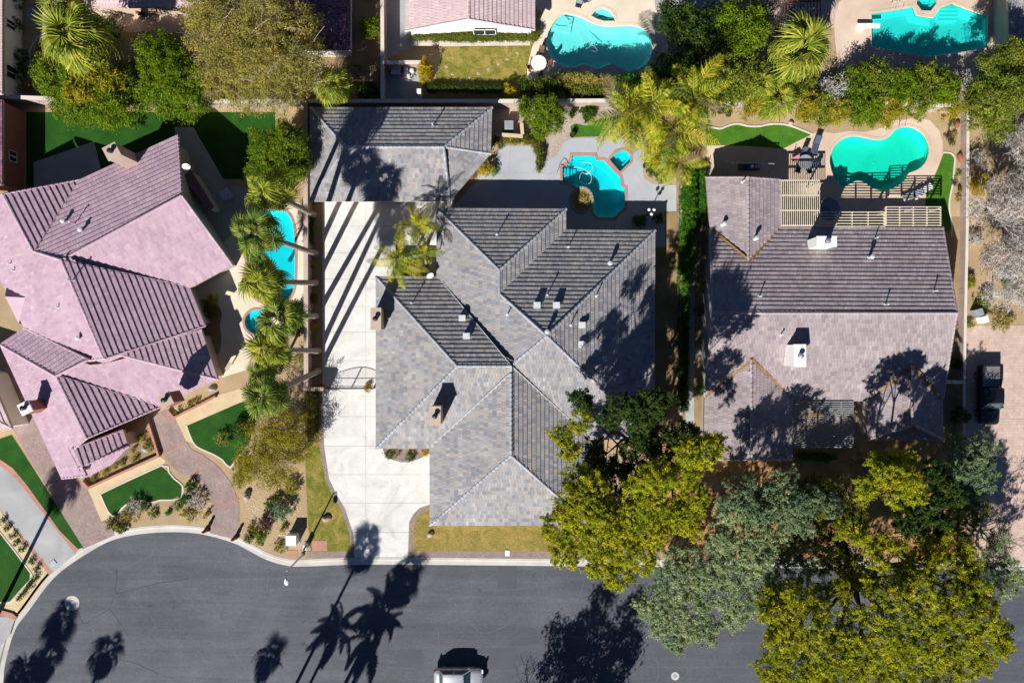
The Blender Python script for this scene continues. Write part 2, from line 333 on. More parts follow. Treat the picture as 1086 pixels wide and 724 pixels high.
# ---------------------------------------------------------------- ground, road, kerb
ROADPX = [(4000, 598), (1086, 598), (640, 594), (400, 592), (322, 594), (304, 593), (286, 588), (270, 580), (249, 569.4), (215, 560), (184, 557.5), (147, 559.7), (115, 567),
          (86, 582.5), (52, 607.5), (24, 644), (10, 663), (1, 690), (-4, 720), (0, 765), (20, 812), (60, 850), (120, 875), (190, 872), (250, 845), (290, 800), (312, 765), (350, 742), (420, 737), (4000, 737)]
rp_ = WP(ROADPX); ROADP = ccw([rp_[0]] + smooth(rp_[1:-1], 4, False) + [rp_[-1]])
G = 700
mb = MB(); mb.sheet([Vector(p) for p in ((-G, -G, 0), (G, -G, 0), (G, G, 0), (-G, G, 0))], 0.0, [ROADP] + HOLES)
struct(mb, 'ground', M_ground)
def M_asphalt():
    m, t, b = nodes('asphalt'); co = pos(t)
    n1 = noise(t, co, 0.12, 5, 0.6, 1.5); n2 = noise(t, co, 40, 4, 0.7)
    r1 = ramp(t, [(0.3, (.068, .073, .088)), (0.5, (.083, .088, .104)), (0.7, (.102, .107, .124))]); t.links.new(n1.outputs[0], r1.inputs[0])
    r2 = ramp(t, [(0.3, (.8,) * 3), (0.7, (1.22,) * 3)]); t.links.new(n2.outputs[0], r2.inputs[0])
    c = mixc(t, 1, r1.outputs[0], r2.outputs[0], 'MULTIPLY')
    # long polished smears swept along the street
    mp = t.nodes.new('ShaderNodeMapping'); t.links.new(co, mp.inputs[0]); mp.inputs['Scale'].default_value = (.06, .9, 1); mp.inputs['Rotation'].default_value = (0, 0, R(6))
    n3 = noise(t, mp.outputs[0], 1.0, 6, 0.65, 0.8); r3 = ramp(t, [(0.35, (.84, .84, .85)), (0.7, (1.2, 1.2, 1.2))]); t.links.new(n3.outputs[0], r3.inputs[0])
    c = mixc(t, 1, c, r3.outputs[0], 'MULTIPLY')
    # oil drips and damp spots
    n5 = noise(t, co, 1.1, 3, 0.5); r5 = ramp(t, [(0.24, (.6, .6, .6)), (0.33, (1, 1, 1))]); t.links.new(n5.outputs[0], r5.inputs[0]); c = mixc(t, 1, c, r5.outputs[0], 'MULTIPLY')
    n6 = noise(t, co, 5, 5, 0.7); r6 = ramp(t, [(0.35, (.86, .86, .86)), (0.65, (1.12, 1.12, 1.12))]); t.links.new(n6.outputs[0], r6.inputs[0]); c = mixc(t, 1, c, r6.outputs[0], 'MULTIPLY')
    # hairline reflective cracks
    wn = noise(t, co, 0.5, 3); ad = t.nodes.new('ShaderNodeVectorMath'); ad.operation = 'MULTIPLY_ADD'
    t.links.new(wn.outputs['Color'], ad.inputs[0]); ad.inputs[1].default_value = (1.6, 1.6, 0); t.links.new(co, ad.inputs[2])
    vo = t.nodes.new('ShaderNodeTexVoronoi'); vo.feature = 'DISTANCE_TO_EDGE'; vo.inputs['Scale'].default_value = 0.17; t.links.new(ad.outputs[0], vo.inputs['Vector'])
    r4 = ramp(t, [(0.0, (1, 1, 1)), (0.012, (0, 0, 0))]); t.links.new(vo.outputs[0], r4.inputs[0])
    k = t.nodes.new('ShaderNodeMath'); k.operation = 'MULTIPLY'; t.links.new(r4.outputs[0], k.inputs[0]); k.inputs[1].default_value = 0.22
    c = mixc(t, k.outputs[0], c, (.15, .15, .165))
    t.links.new(c, b.inputs['Base Color']); b.inputs['Roughness'].default_value = 0.75; b.inputs['Specular IOR Level'].default_value = 0.3
    bump(t, b, n2.outputs[0], 0.4, 0.01); return m
M_asph = M_asphalt()
mb = MB(); mb.sheet(offset(ROADP, 0.02), -0.13); road = struct(mb, 'road', M_asph)
def strip(P, d0, z0, d1, z1, mb, closed=True):
    A = offset(P, d0, closed); B = offset(P, d1, closed); n = len(P)
    vs = [(p.x, p.y, z0) for p in A] + [(p.x, p.y, z1) for p in B]
    return mb.add(vs, [(i, (i + 1) % n, n + (i + 1) % n, n + i) if True else 0 for i in range(n if closed else n - 1)])
mb = MB()
for d0, z0, d1, z1 in ((0.12, -0.05, 0.11, .012), (0.11, .012, -0.12, .012), (-0.12, .012, -0.2, -0.10), (-0.2, -.10, -0.62, -.121), (-.62, -.121, -.63, -.14)): strip(ROADP, d0, z0, d1, z1, mb)
struct(mb, 'kerb', M_kerb)
# darker repair patches and crack lines in the asphalt
M_patch = M_noise('asphalt_patch', [(0.3, (.066, .071, .085)), (0.7, (.088, .093, .11))], 0.5, 40, rough=.8, bs=.3, bd=.01)
M_crack = M_flat('crack_filler', (.03, .03, .034), .7)
M_crackl = M_flat('worn_seam', (.125, .125, .135), .85)
for pl in ('575,590 675,590 680,650 575,655', '945,585 1055,590 1055,670 950,670', '985,245 1060,245 1060,345 980,345'):
    mb = MB(); mb.sheet(ccw(WP(Q('31', pl))), -0.126); part(mb, 'repair_patch', M_patch, road)
for wd, mt, pn, pl in ((.045, M_crack, '30', '465,262 470,300 462,355 480,362 560,342 640,322 760,305'), (.04, M_crack, '30', '315,440 335,485 390,455 440,425 455,375'), (.03, M_crack, '30', '440,425 480,480 515,535'),
                   (.03, M_crack, '30', '480,632 540,645 570,658 640,690'), (.05, M_crackl, '31', '0,600 250,598 560,612'), (.05, M_crackl, '31', '50,270 52,420 45,590'), (.05, M_crackl, '31', '740,500 745,590 742,640'),
                   (.05, M_crackl, '31', '870,300 880,390 858,460 930,525 1060,470'), (.05, M_crackl, '32', '60,245 65,350 110,390 108,480'), (.05, M_crackl, '32', '135,250 140,400 120,520'),
                   (.05, M_crackl, '32', '0,580 140,578 250,582'), (.05, M_crackl, '32', '285,260 300,330 270,420 285,560'), (.05, M_crackl, '32', '590,620 605,660 598,724'), (.04, M_crackl, '30', '700,440 790,520 810,600 820,680')):
    P = smooth(WP(Q(pn, pl)), 4, False); mb = MB(); A = offset(P, wd / 2, False); B = offset(P, -wd / 2, False); n = len(P)
    mb.add([(p.x, p.y, -.1225) for p in A] + [(p.x, p.y, -.1225) for p in B], [(i, i + 1, n + i + 1, n + i) for i in range(n - 1)]); part(mb, 'crack', mt, road)

def sheet(name, panel, s, z, mat, n=0, label=None):
    P = outline(panel, s, n); mb = MB(); mb.sheet(P, z, holes_in(P)); strip(P, 0, z, 0.0, -0.02, mb) if z > 0.03 else 0
    return struct(mb, name, mat, label=label)
def clip(P, nx, ny, d):
    """keep the side nx*x+ny*y >= d of a list of 2-D tuples"""
    out = []; n = len(P)
    for i in range(n):
        a, b = P[i], P[(i + 1) % n]; da = nx * a[0] + ny * a[1] - d; db = nx * b[0] + ny * b[1] - d
        if da >= 0: out.append(a)
        if (da > 0 and db < 0) or (da < 0 and db > 0): t = da / (da - db); out.append((a[0] + (b[0] - a[0]) * t, a[1] + (b[1] - a[1]) * t))
    return out
def slabs(name, P, z, mat, jmat, xs, ys, rot=0.0, gap=0.03, label=None):
    """a paved area poured in slabs: a joint bed and one child for each slab (cuts are in metres in the rotated frame)"""
    mb = MB(); mb.sheet(ccw(P), z - 0.012); o = struct(mb, name, jmat, label=label)
    c, s = math.cos(rot), math.sin(rot); xs = [-1e3] + sorted(xs) + [1e3]; ys = [-1e3] + sorted(ys) + [1e3]
    for i in range(len(xs) - 1):
        for j in range(len(ys) - 1):
            q = [(p.x, p.y) for p in ccw(P)]
            for nx, ny, d in ((c, s, xs[i] + gap / 2), (-c, -s, -xs[i + 1] + gap / 2), (-s, c, ys[j] + gap / 2), (s, -c, -ys[j + 1] + gap / 2)):
                q = clip(q, nx, ny, d)
                if len(q) < 3: break
            if len(q) < 3: continue
            V = [Vector((a, b, 0)) for a, b in q]
            V = [v for k, v in enumerate(V) if (v - V[k - 1]).length > 1e-3]
            if len(V) < 3 or abs(area2(V)) < 0.3: continue
            mb = MB(); mb.sheet(V, z); part(mb, 'slab', mat, o)
    return o
def gx(x): return W((x, 0)).x
def gy(y): return W((0, y)).y
# centre lot
slabs('driveway', outline('', '342,206 482,206 468,300 412,300 412,478 470,478 470,531 455,534.5 445,538 438,545 434,553 432.5,590.5 376,590.5 375,566 366,539 357,524 349,507 344,474 342,412'), .02, M_conc, M_concj,
      [gx(388)], [gy(v) for v in (240, 268, 296, 325, 352, 382, 412, 441.5, 473, 503, 533, 564)], label='white concrete driveway of the centre house')
sheet('lawn', '', '323,412 341,412 342,474 347,508 355,526 363,540 371,566 372,584 330,585 327,560 324,500', .010, M_dryg, label='patchy yellow green lawn strip left of the white driveway')
sheet('rock_border', '', '338,412 342,412 344,474 349,507 357,524 366,539 375,566 376,591 372,591 371,566 362,541 353,526 345,508 339,474', .016, M_mulch)
sheet('lawn', '', '439,584 438,560 441,549 447,543 456,540 456,530 700,530 700,584', .010, M_dry, label='yellow winter lawn in front of the centre house')
sheet('rock_border', '', '433.5,591 434.5,553 438.5,545.5 445,539.5 456,536 456,540 447,544 441,551 438.5,562 439,584 700,584 700,592', .014, M_mulch)
sheet('rock_border', '', '326,584 372,584 376,591 326,591.5', .018, M_mulch)
sheet('planter_bed', '21', '515,430 535,478 590,495 625,495 670,480 706,460 706,430', .026, M_mulch, 0)
DECK = outline('O', '20,684 60,640 170,540 190,450 215,423 410,423 445,455 455,560 455,612 482,612 500,540 600,485 640,400 700,370 880,370 960,350')
dk = WP(Q('O', '20,690 60,640 165,540 188,455 215,425 410,425 443,455 455,560 455,612 484,612 500,545 600,485 645,400 700,372 860,372') + Q('A', '430,95 500,45 600,35 655,105 640,150 700,170 790,110 818,180 815,225 775,300 785,370 850,418 1045,430 1045,640 945,640') + [(706, 262), (560, 262), (470, 255), (478, 222)])
slabs_P = ccw(dk); mb = MB(); mb.sheet(slabs_P, .014, holes_in(slabs_P)); struct(mb, 'pool_deck', M_deck, label='pale grey pool deck behind the centre house')
mb = MB()
for a, b in ((Q('O', '270,428')[0], Q('O', '268,680')[0]), (Q('O', '60,612')[0], Q('O', '600,620')[0]), (Q('O', '470,612')[0], Q('O', '470,690')[0]), (Q('A', '700,540')[0], Q('A', '1040,540')[0])):
    A, B = W(a), W(b); e = (B - A).normalized(); n_ = Vector((-e.y, e.x, 0)) * .02; mb.add([(q.x, q.y, .0175) for q in (A - n_, B - n_, B + n_, A + n_)], [(0, 1, 2, 3)])
struct(mb, 'deck_joint', M_concj)
sheet('gravel_bed', '', '545,108 655,108 655,135 600,165 575,186 571,160 560,148 556,140 522,138 522,112', .006, M_pinkgravel)
sheet('gravel_bed', '', '505,105 548,105 548,150 505,150', .005, M_pinkgravel)
sheet('lawn', 'O', '690,290 720,270 800,285 900,235 960,235 960,360 700,366', .012, M_lawn, label='small green lawn patch beside the centre pool')
sheet('side_path', '', '694,215 718,215 718,470 694,470', .007, M_dirt)
# between the lots and the right-hand lot
sheet('side_walk', '', '727,188 737,188 736,470 727,470', .012, M_concg)
sheet('side_walk', '', '737,369 747,369 747,377 737,377', .013, M_concg)
sheet('planting_strip', '', '717,150 748,150 748,470 717,470', .004, M_dirt)
sheet('pool_deck', 'B', '0,230 180,225 500,240 610,250 850,130 905,100 1010,90 1062,100', .0, M_pinkdeck) if 0 else None
rd = WP(Q('B', '0,225 190,225 330,232 480,240 610,252 850,130 905,105') + Q('C', '30,100 120,85 220,90 300,75 400,20 560,0 640,15 700,80 722,150 722,240 690,320 655,400 620,440 610,560 610,640') + [(985, 262), (750, 262)])
rdp = ccw(rd); mb = MB(); mb.sheet(rdp, .012, holes_in(rdp)); struct(mb, 'pool_deck', M_pinkdeck, label='pinkish pool deck behind the right house')
sheet('lawn', 'B', '0,75 60,85 110,92 180,65 250,55 330,72 420,75 490,60 560,55 650,65 740,95 845,135 610,250 500,235 200,222 -20,222', .018, M_lawn, label='bright green lawn beside the right house pool deck')
sheet('lawn', 'C', '735,225 775,232 797,260 790,330 780,430 765,510 760,580 775,680 775,724 735,724 718,600 612,560 615,480 660,400 695,320 722,245', .018, M_lawn, label='narrow green lawn at the right end of the kidney pool')
def edging(panel, s, wd, z, mat, name, n=4):
    P = smooth(WP(Q(panel, s)), n, False); mb = MB(); A = offset(P, wd / 2, False); B = offset(P, -wd / 2, False); k = len(P)
    mb.add([(p.x, p.y, z) for p in A] + [(p.x, p.y, z) for p in B], [(i, i + 1, k + i + 1, k + i) for i in range(k - 1)])
    mb.add([(p.x, p.y, 0) for p in A] + [(p.x, p.y, z) for p in A], [(i, i + 1, k + i + 1, k + i) for i in range(k - 1)])
    mb.add([(p.x, p.y, 0) for p in B] + [(p.x, p.y, z) for p in B], [(i + 1, i, k + i, k + i + 1) for i in range(k - 1)])
    return struct(mb, name, mat)
edging('B', '-10,70 60,82 110,88 180,62 250,50 330,68 420,70 490,56 560,50 650,60 740,90 850,135', .16, .06, M_whitecap, 'lawn_edging')
edging('C', '725,222 775,228 800,260 794,330 784,430 768,510 764,580 778,680 778,760', .14, .06, M_whitecap, 'lawn_edging')
sheet('leaf_litter_bed', '', '700,468 1010,468 1024,500 1024,590 700,591', .009, M_litter)
sheet('side_yard', '', '1000,230 1024,230 1024,480 996,480', .008, M_dirt)
slabs('driveway', outline('', '1025,345 1190,345 1190,597.5 1040,597.5 1024,560'), .02, M_paver2, M_concj, [gx(1074), gx(1130)], [gy(v) for v in (380, 412, 444, 490, 536, 570)], label='pinkish tiled driveway at the right edge')
# left lot
sheet('lawn', '', '28,119 292,119 292,190 230,190 150,185 60,200 28,200', .008, M_turf, label='dark green turf behind the pink roofed house')
sheet('patio', '', '36,172 100,150 112,200 60,210 36,200', .016, M_concg)
sheet('patio', '', '185,135 205,135 240,195 262,200 258,235 225,270 200,230', .015, M_concg)
lp = WP([(224, 258), (236, 224), (256, 214), (300, 212), (322, 216), (322, 330), (318, 352), (300, 362), (268, 372), (262, 392), (236, 400), (228, 380), (205, 345), (205, 290)])
lpp = ccw(lp); mb = MB(); mb.sheet(lpp, .013, holes_in(lpp)); struct(mb, 'pool_deck', M_cream, label='cream pool deck right of the pink roofed house')
sheet('planter_bed', 'E', '45,420 75,410 105,425 122,455 115,500 120,560 105,610 60,600', .022, M_dirt, 3)
sheet('lawn', 'J', '230,500 535,360 570,390 600,425 640,460 635,510 590,525 530,525 480,540 430,525 370,540 330,570 310,605 290,605 265,580', .03, M_turf, label='kidney shaped dark turf bed in front of the pink roofed house')
edging('J', '224,500 536,354 575,388 603,422 647,460 640,514 592,531 530,531 480,546 430,531 373,546 334,574 314,610 288,611 260,582 224,500', .13, .05, M_whitecap, 'lawn_edging', 2)
sheet('lawn', 'J', '670,150 935,35 1020,10 1020,120 985,240 940,290 890,358 850,320 800,290 740,265 700,235', .03, M_turf, label='dark turf bed beside the curved paver drive')
edging('J', '664,148 700,238 740,270 800,296 850,326 890,364 940,296', .13, .05, M_whitecap, 'lawn_edging', 2)
sheet('paver_drive', 'J', '470,110 585,60 600,100 630,160 660,225 690,270 750,300 830,360 900,450 935,550 935,640 925,735 785,700 800,590 790,510 740,440 690,415 620,385 560,320 545,290', .024, M_paver1)
for s_ in ('548,298 668,240', '690,415 752,300', '800,570 932,525', '470,110 545,300'):
    edging('J', s_, .16, .034, M_brick, 'paver_band', 1)
sheet('sand_bed', 'J', '600,60 940,-40 1010,20 940,40 670,150 700,240 650,225 615,140', .016, M_sandst)
sheet('sand_bed', 'J', '160,475 530,310 560,330 540,355 225,500 260,580 290,612 230,640 180,520', .016, M_sandst)
edging('J', '140,430 172,466 530,302 470,110', .2, .4, M_brick, 'planter_wall', 1)
edging('J', '575,72 608,108 760,32 820,0', .18, .35, M_brick, 'planter_wall', 1)
sheet('planter_bed', 'J', '150,430 345,270 470,160 520,295 172,460', .02, M_dirt)
sheet('paver_drive', '', '-30,330 14,378 66,505 92,512 101,520 122,567 88,582 16.6,460 -30,380', .014, M_paver1)
sheet('lawn', 'I', '-30,0 0,18 45,3 320,435 300,440 230,370 100,190 50,130 0,96 -30,80', .02, M_turf, label='long narrow turf strip beside the pale concrete drive')
slabs('driveway', outline('I', '-60,75 0,120 60,170 290,460 205,530 0,290 -60,220'), .022, M_concg, M_concj, [], [W((0, 480)).y, W((0, 505)).y * 1.0, -17.5, -20.2], rot=R(-40), label='pale grey concrete drive at the lower left')
sheet('brick_border', 'I', '-60,40 0,97 50,131 100,191 230,371 300,441 290,460 60,170 0,120 -60,75', .026, M_brick)
sheet('brick_border', 'I', '-60,205 0,285 190,542 205,530 0,290 -60,220', .026, M_brick)
sheet('sand_bed', 'I', '-60,215 0,285 190,542 75,690 0,690 -60,690', .012, M_sandst)
sheet('lawn', 'I', '-60,320 0,378 115,533 113,558 40,640 -60,650', .03, M_turf, label='dark turf in the bottom left corner bed')
edging('I', '-40,330 0,376 118,531 116,560 42,643 -30,655', .12, .05, M_whitecap, 'lawn_edging', 2)
sheet('sand_bed', 'P' if 0 else '', '250,480 330,412 324,500 327,590 305,592 280,583 252,570 252,540', .005, M_ground)
# lots along the top
sheet('patio', '00', '400,30 760,30 760,130 420,130', .01, M_pinkdeck)
sheet('lawn', 'F', '225,400 265,300 330,270 420,300 420,480 240,500', .012, M_dryg, label='small lawn circle under the top left palm')
sheet('concrete_pad', 'F', '185,50 330,70 400,160 380,240 240,180 185,120', .012, M_concg)
edging('F', '440,245 330,225 245,290 210,360 215,450 240,520', .15, .06, M_whitecap, 'lawn_edging')
sheet('yard_soil', '', '330,-20 404,-20 404,105 300,105', .006, M_dirt)
sheet('patio', 'G', '180,430 430,430 440,700 180,700', .014, M_concg)
sheet('patio', 'G', '160,-60 330,-60 330,210 420,210 420,300 180,420', .008, M_concg)
sheet('lawn', 'G', '590,330 1230,300 1230,600 520,590 560,480', .009, M_dryg, label='patchy lawn behind the white walled house')
sheet('planting_strip', '', '447,90 570,90 570,105 447,105', .012, M_dirt)
edging('G', '420,300 660,305 1200,300', .5, .05, M_whitecap, 'lawn_edging', 1)
td = WP(Q('R', '130,-60 1010,-60 1020,60 1100,180 1110,380 960,520 800,620 130,590 125,480 160,330 215,220 230,90 190,60'))
tdp = ccw(td); mb = MB(); mb.sheet(tdp, .013, holes_in(tdp)); struct(mb, 'pool_deck', M_cream, label='cream pool deck behind the white walled house')
tg = WP(Q('03', '310,-60 1120,-60 1120,190 850,330 480,345 320,340 300,120'))
tgp = ccw(tg); mb = MB(); mb.sheet(tgp, .013, holes_in(tgp)); struct(mb, 'pool_deck', M_pinkdeck, label='grey brown pool deck in the top right corner')
sheet('planter_bed', '03', '970,-60 1030,-60 1030,185 965,185', .03, M_dirt)
sheet('patio', '', '806,-10 888,-10 886,30 806,30', .009, M_paver2)
sheet('patio', '02', '580,0 850,0 860,60 640,70 590,40', .01, M_concg)

# ---------------------------------------------------------------- swimming pools
def M_water(name, tint):
    m, t, b = nodes(name); out = t.nodes['Material Output']; t.nodes.remove(b)
    tr = t.nodes.new('ShaderNodeBsdfTransparent'); tr.inputs[0].default_value = (*tint, 1)
    gl = t.nodes.new('ShaderNodeBsdfGlossy'); gl.inputs['Roughness'].default_value = 0.03
    lw = t.nodes.new('ShaderNodeLayerWeight'); lw.inputs[0].default_value = 0.5; fp = t.nodes.new('ShaderNodeMath'); fp.operation = 'POWER'; fp.inputs[1].default_value = 5
    fr = t.nodes.new('ShaderNodeMath'); fr.operation = 'MULTIPLY_ADD'; fr.inputs[1].default_value = .98; fr.inputs[2].default_value = .02
    t.links.new(lw.outputs['Facing'], fp.inputs[0]); t.links.new(fp.outputs[0], fr.inputs[0]); mx = t.nodes.new('ShaderNodeMixShader')
    n = noise(t, pos(t), 2.5, 3); bp = t.nodes.new('ShaderNodeBump'); bp.inputs['Strength'].default_value = 0.15; bp.inputs['Distance'].default_value = 0.05
    t.links.new(n.outputs[0], bp.inputs['Height']); t.links.new(bp.outputs[0], gl.inputs['Normal'])
    t.links.new(fr.outputs[0], mx.inputs[0]); t.links.new(tr.outputs[0], mx.inputs[1]); t.links.new(gl.outputs[0], mx.inputs[2]); t.links.new(mx.outputs[0], out.inputs[0])
    return m
M_plaster = M_noise('pool_plaster', [(0.25, (.50, .62, .62)), (0.5, (.66, .76, .76)), (0.75, (.78, .86, .86))], 0.35, 5, rough=.7, bs=0, finek=.3, dist=.8)
M_wtile = M_paver('blue_waterline_tile', (.05, .16, .24), (.08, .22, .30), (.3, .35, .36), .15, .15)
def basin(P, root, depth, water, zt=0.0, name='basin', wz=-0.12, wname='water', slope=0.0):
    n = len(P); I = offset(P, -0.45); c = sum(P, Vector()) / n; mb = MB()
    xs = [p.x for p in P]; x0, x1 = min(xs), max(xs)
    def dz(p): return -depth - slope * (p.x - x0) / (x1 - x0)
    vs = [(p.x, p.y, zt) for p in P] + [(p.x, p.y, dz(p) * .75) for p in P] + [(p.x, p.y, dz(p)) for p in I]
    fs = [(k * n + (i + 1) % n, k * n + i, k * n + n + i, k * n + n + (i + 1) % n) for k in range(2) for i in range(n)]
    mb.add(vs, fs, .5)
    for t in tessellate_polygon([[Vector((p.x, p.y, 0)) for p in I]]): mb.add([(I[i].x, I[i].y, dz(I[i])) for i in t], [(0, 1, 2)], .5)
    part(mb, name, M_plaster, root)
    mb = MB(); mb.sheet(offset(P, 0.005), zt + wz); part(mb, wname, water, root)
def ring(P, root, d, z, mat, name='coping', zt=0.0, inner=-0.02):
    mb = MB(); strip(P, d, zt - .02, d, z, mb); strip(P, d, z, inner, z, mb); strip(P, inner, z, inner, zt - .2, mb); return part(mb, name, mat, root)
def pool(key, label, depth, tint, cop, slope=0.35, d=.24, spa=None):
    P = OUT[key]; c = sum(P, Vector()) / len(P); root = thing('swimming_pool', label, 'pool', (c.x, c.y, 0)); wm = M_water('water_' + key, tint)
    basin(P, root, depth, wm, slope=slope); ring(P, root, d, .035, cop)
    mb = MB(); strip(P, -.012, .0, -.012, -.26, mb); part(mb, 'waterline_tile', M_wtile, root)
    mb = MB(); mb.lathe((c.x, c.y, -depth - slope * .5 - .02), [(.14, 0), (.14, .05), (.02, .06)], 10); part(mb, 'floor_drain', M_white_p, root)
    if spa: s_ = OUT[spa]; basin(s_, root, .7, wm, name='spa_basin', wname='spa_water'); ring(s_, root, d * .9, .045, cop, 'spa_coping')
    return root
pool_c = pool('c', 'cyan pool with steps and attached spa behind the centre house', .7, (.08, .85, .92), M_coping, spa='cs')
pool_l = pool('l', 'cyan pool under the row of fan palms', .8, (.10, .86, .92), M_coping, spa='ls')
pool_t = pool('t', 'scalloped aqua pool with half round spa at the top', .7, (.42, .95, .93), M_cream, slope=.5, spa='ts')
pool_g = pool('g', 'angular teal pool in the top right corner', .7, (.16, .84, .80), M_pinkdeck, spa='gs')
pool_r = pool('r', 'green kidney shaped pool behind the right house', .75, (.10, .90, .74), M_pinkdeck, slope=.3)
def steps(P0, root, wd, n, dirv, z0=-.22, mat=M_plaster):
    for k in range(n):
        mb = MB(); a = P0 + dirv * (.33 * k); sd_ = Vector((-dirv.y, dirv.x, 0)) * wd / 2; b = a + dirv * .33
        mb.prism([a - sd_, b - sd_, b + sd_, a + sd_], -1.2, z0 - .12 * k); part(mb, 'step', mat, root)
steps(W(Q('A', '128,342')[0]), pool_c, 1.25, 4, Vector((1, 0, 0)))
steps(W(Q('C', '92,432')[0]), pool_r, 1.0, 4, Vector((.3, .95, 0)).normalized())
steps(W(Q('03', '775,18')[0]), pool_g, 1.8, 4, Vector((0, -1, 0)))
steps(W(Q('R', '392,105')[0]), pool_t, 1.6, 4, Vector((-.2, -.98, 0)).normalized())
# spa bench seats
for key, root in (('cs', pool_c), ('ts', pool_t), ('gs', pool_g), ('ls', pool_l)):
    P = OUT[key]; mb = MB(); I = offset(P, -.42); n = len(P)
    mb.add([(p.x, p.y, -.45) for p in P] + [(p.x, p.y, -.45) for p in I] + [(p.x, p.y, -.7) for p in I], [(i, (i + 1) % n, n + (i + 1) % n, n + i) for i in range(n)] + [(n + i, n + (i + 1) % n, 2 * n + (i + 1) % n, 2 * n + i) for i in range(n)])
    part(mb, 'spa_bench', M_plaster, root)
def rail(root, a, b, h=.8, r=.025, name='handrail', mat=None):
    a, b = Vector(a), Vector(b); pts = [a, a + Vector((0, 0, h * .7)), a * .8 + b * .2 + Vector((0, 0, h)), a * .3 + b * .7 + Vector((0, 0, h * .75)), b]
    mb = MB(); mb.tube(smooth(pts, 4, False), r, 6); part(mb, name, mat or M_metal, root, True)
rail(pool_c, W(Q('A', '80,330')[0]), W(Q('A', '185,380')[0], -.5)); rail(pool_c, W(Q('A', '95,285')[0]), W(Q('A', '190,300')[0], -.5))
rail(pool_r, W(Q('C', '405,40')[0]), W(Q('C', '430,80')[0], -.4)); rail(pool_r, W(Q('C', '450,25')[0]), W(Q('C', '470,70')[0], -.4))
rail(pool_l, W(Q('E', '400,150')[0]), W(Q('E', '380,150')[0], -.4)); rail(pool_l, W(Q('E', '400,175')[0]), W(Q('E', '380,175')[0], -.4))
rail(pool_g, W(Q('03', '530,15')[0]), W(Q('03', '540,50')[0], -.4)); rail(pool_g, W(Q('03', '562,10')[0]), W(Q('03', '570,45')[0], -.4))
# pool cleaner hoses lie on the water
def hose(label, panel, s, r=.018, z=-.10, mat=M_white_p):
    mb = MB(); P = smooth(WP(Q(panel, s)), 5, False)
    mb.tube([(p.x, p.y, z) for p in P], r, 5); return solo(mb, 'pool_hose', label, 'hose', mat, 'pool cleaner hoses')
hose('white cleaner hose curling in the centre pool', 'A', '215,285 270,290 330,320 360,360 350,410 300,420 265,390 280,330 330,335 370,290 350,250 290,245')
hose('dark cleaner hose lying straight across the scalloped pool', 'R', '400,140 455,175 520,245 580,310 615,345 600,358 570,350', .025, -.10, M_grey)
hose('dark hose looping at the left end of the scalloped pool', 'R', '300,180 340,200 390,195 425,165 405,130 385,110', .025, -.10, M_grey)

# ---------------------------------------------------------------- block walls between the lots
def block_wall(label, pts, h, mat=None, cap=None, th=.2, capw=.34, group='block walls between the lots', name='block_wall'):
    P = WP(pts, h); c = sum(P, Vector()) / len(P); root = thing(name, label, 'wall', (c.x, c.y, 0), group)
    for w_, z0, z1, nm, m_ in ((th, 0, h - .08, 'wall_body', mat or M_blockwall), (capw, h - .08, h, 'wall_cap', cap or M_blockcap)):
        mb = MB(); A = offset(P, w_ / 2, False); B = offset(P, -w_ / 2, False); mb.prism(A + list(reversed(B)), z0, z1); part(mb, nm, m_, root)
    return root
block_wall('long block wall between the palm row and white driveway', [(324, 107), (324, 240), (324.5, 412)], 1.8, capw=.42)
block_wall('pale capped wall behind the garage roof', [(326, 107), (420, 107), (550, 107), (655, 106.5)], 1.8, cap=M_whitecap)
block_wall('pale wall behind the dark green turf', [(-10, 102), (44, 104), (180, 107), (322, 107)], 1.8, cap=M_whitecap)
block_wall('tall tan wall running from the top edge to the garage corner', [(405, -30), (405.5, 50), (405.5, 105)], 1.9, cap=M_whitecap)
block_wall('short wall screening the equipment yard at the top', [(408, 66.5), (430, 66), (446, 66)], 1.6, cap=M_whitecap)
block_wall('wall hidden behind the shrubs above the right house', [(657, 107), (760, 110), (770, 109), (900, 108), (1022, 112)], 1.8, cap=M_whitecap)
block_wall('pale wall between the right house and the tiled driveway', [(1027, 112), (1026, 245), (1024, 340), (1023, 400), (1023, 478)], 1.0, cap=M_whitecap, capw=.24)
block_wall('short return wall beside the right house', [(1001, 405), (1021, 405)], 1.6, cap=M_whitecap)
block_wall('wall along the hedge right of the centre house', [(723, 180), (723, 300), (722.5, 440)], 1.0, capw=.24)
block_wall('gate pier wall at the left end of the iron gate', [(321, 412.5), (333, 412.5), (343, 412.5)], 1.5)
block_wall('tan wall at the left edge beside the shaded path', [(27, 120), (27, 178)], 1.5, cap=M_sandst) if 0 else None
block_wall('low wall around the equipment nook beside the garage', Q('O', '170,345 250,350 358,358'), 1.1, cap=M_sandst, group='nook walls')
block_wall('low side wall of the equipment nook', Q('O', '349,265 352,300 356,345'), 1.1, cap=M_sandst, group='nook walls')
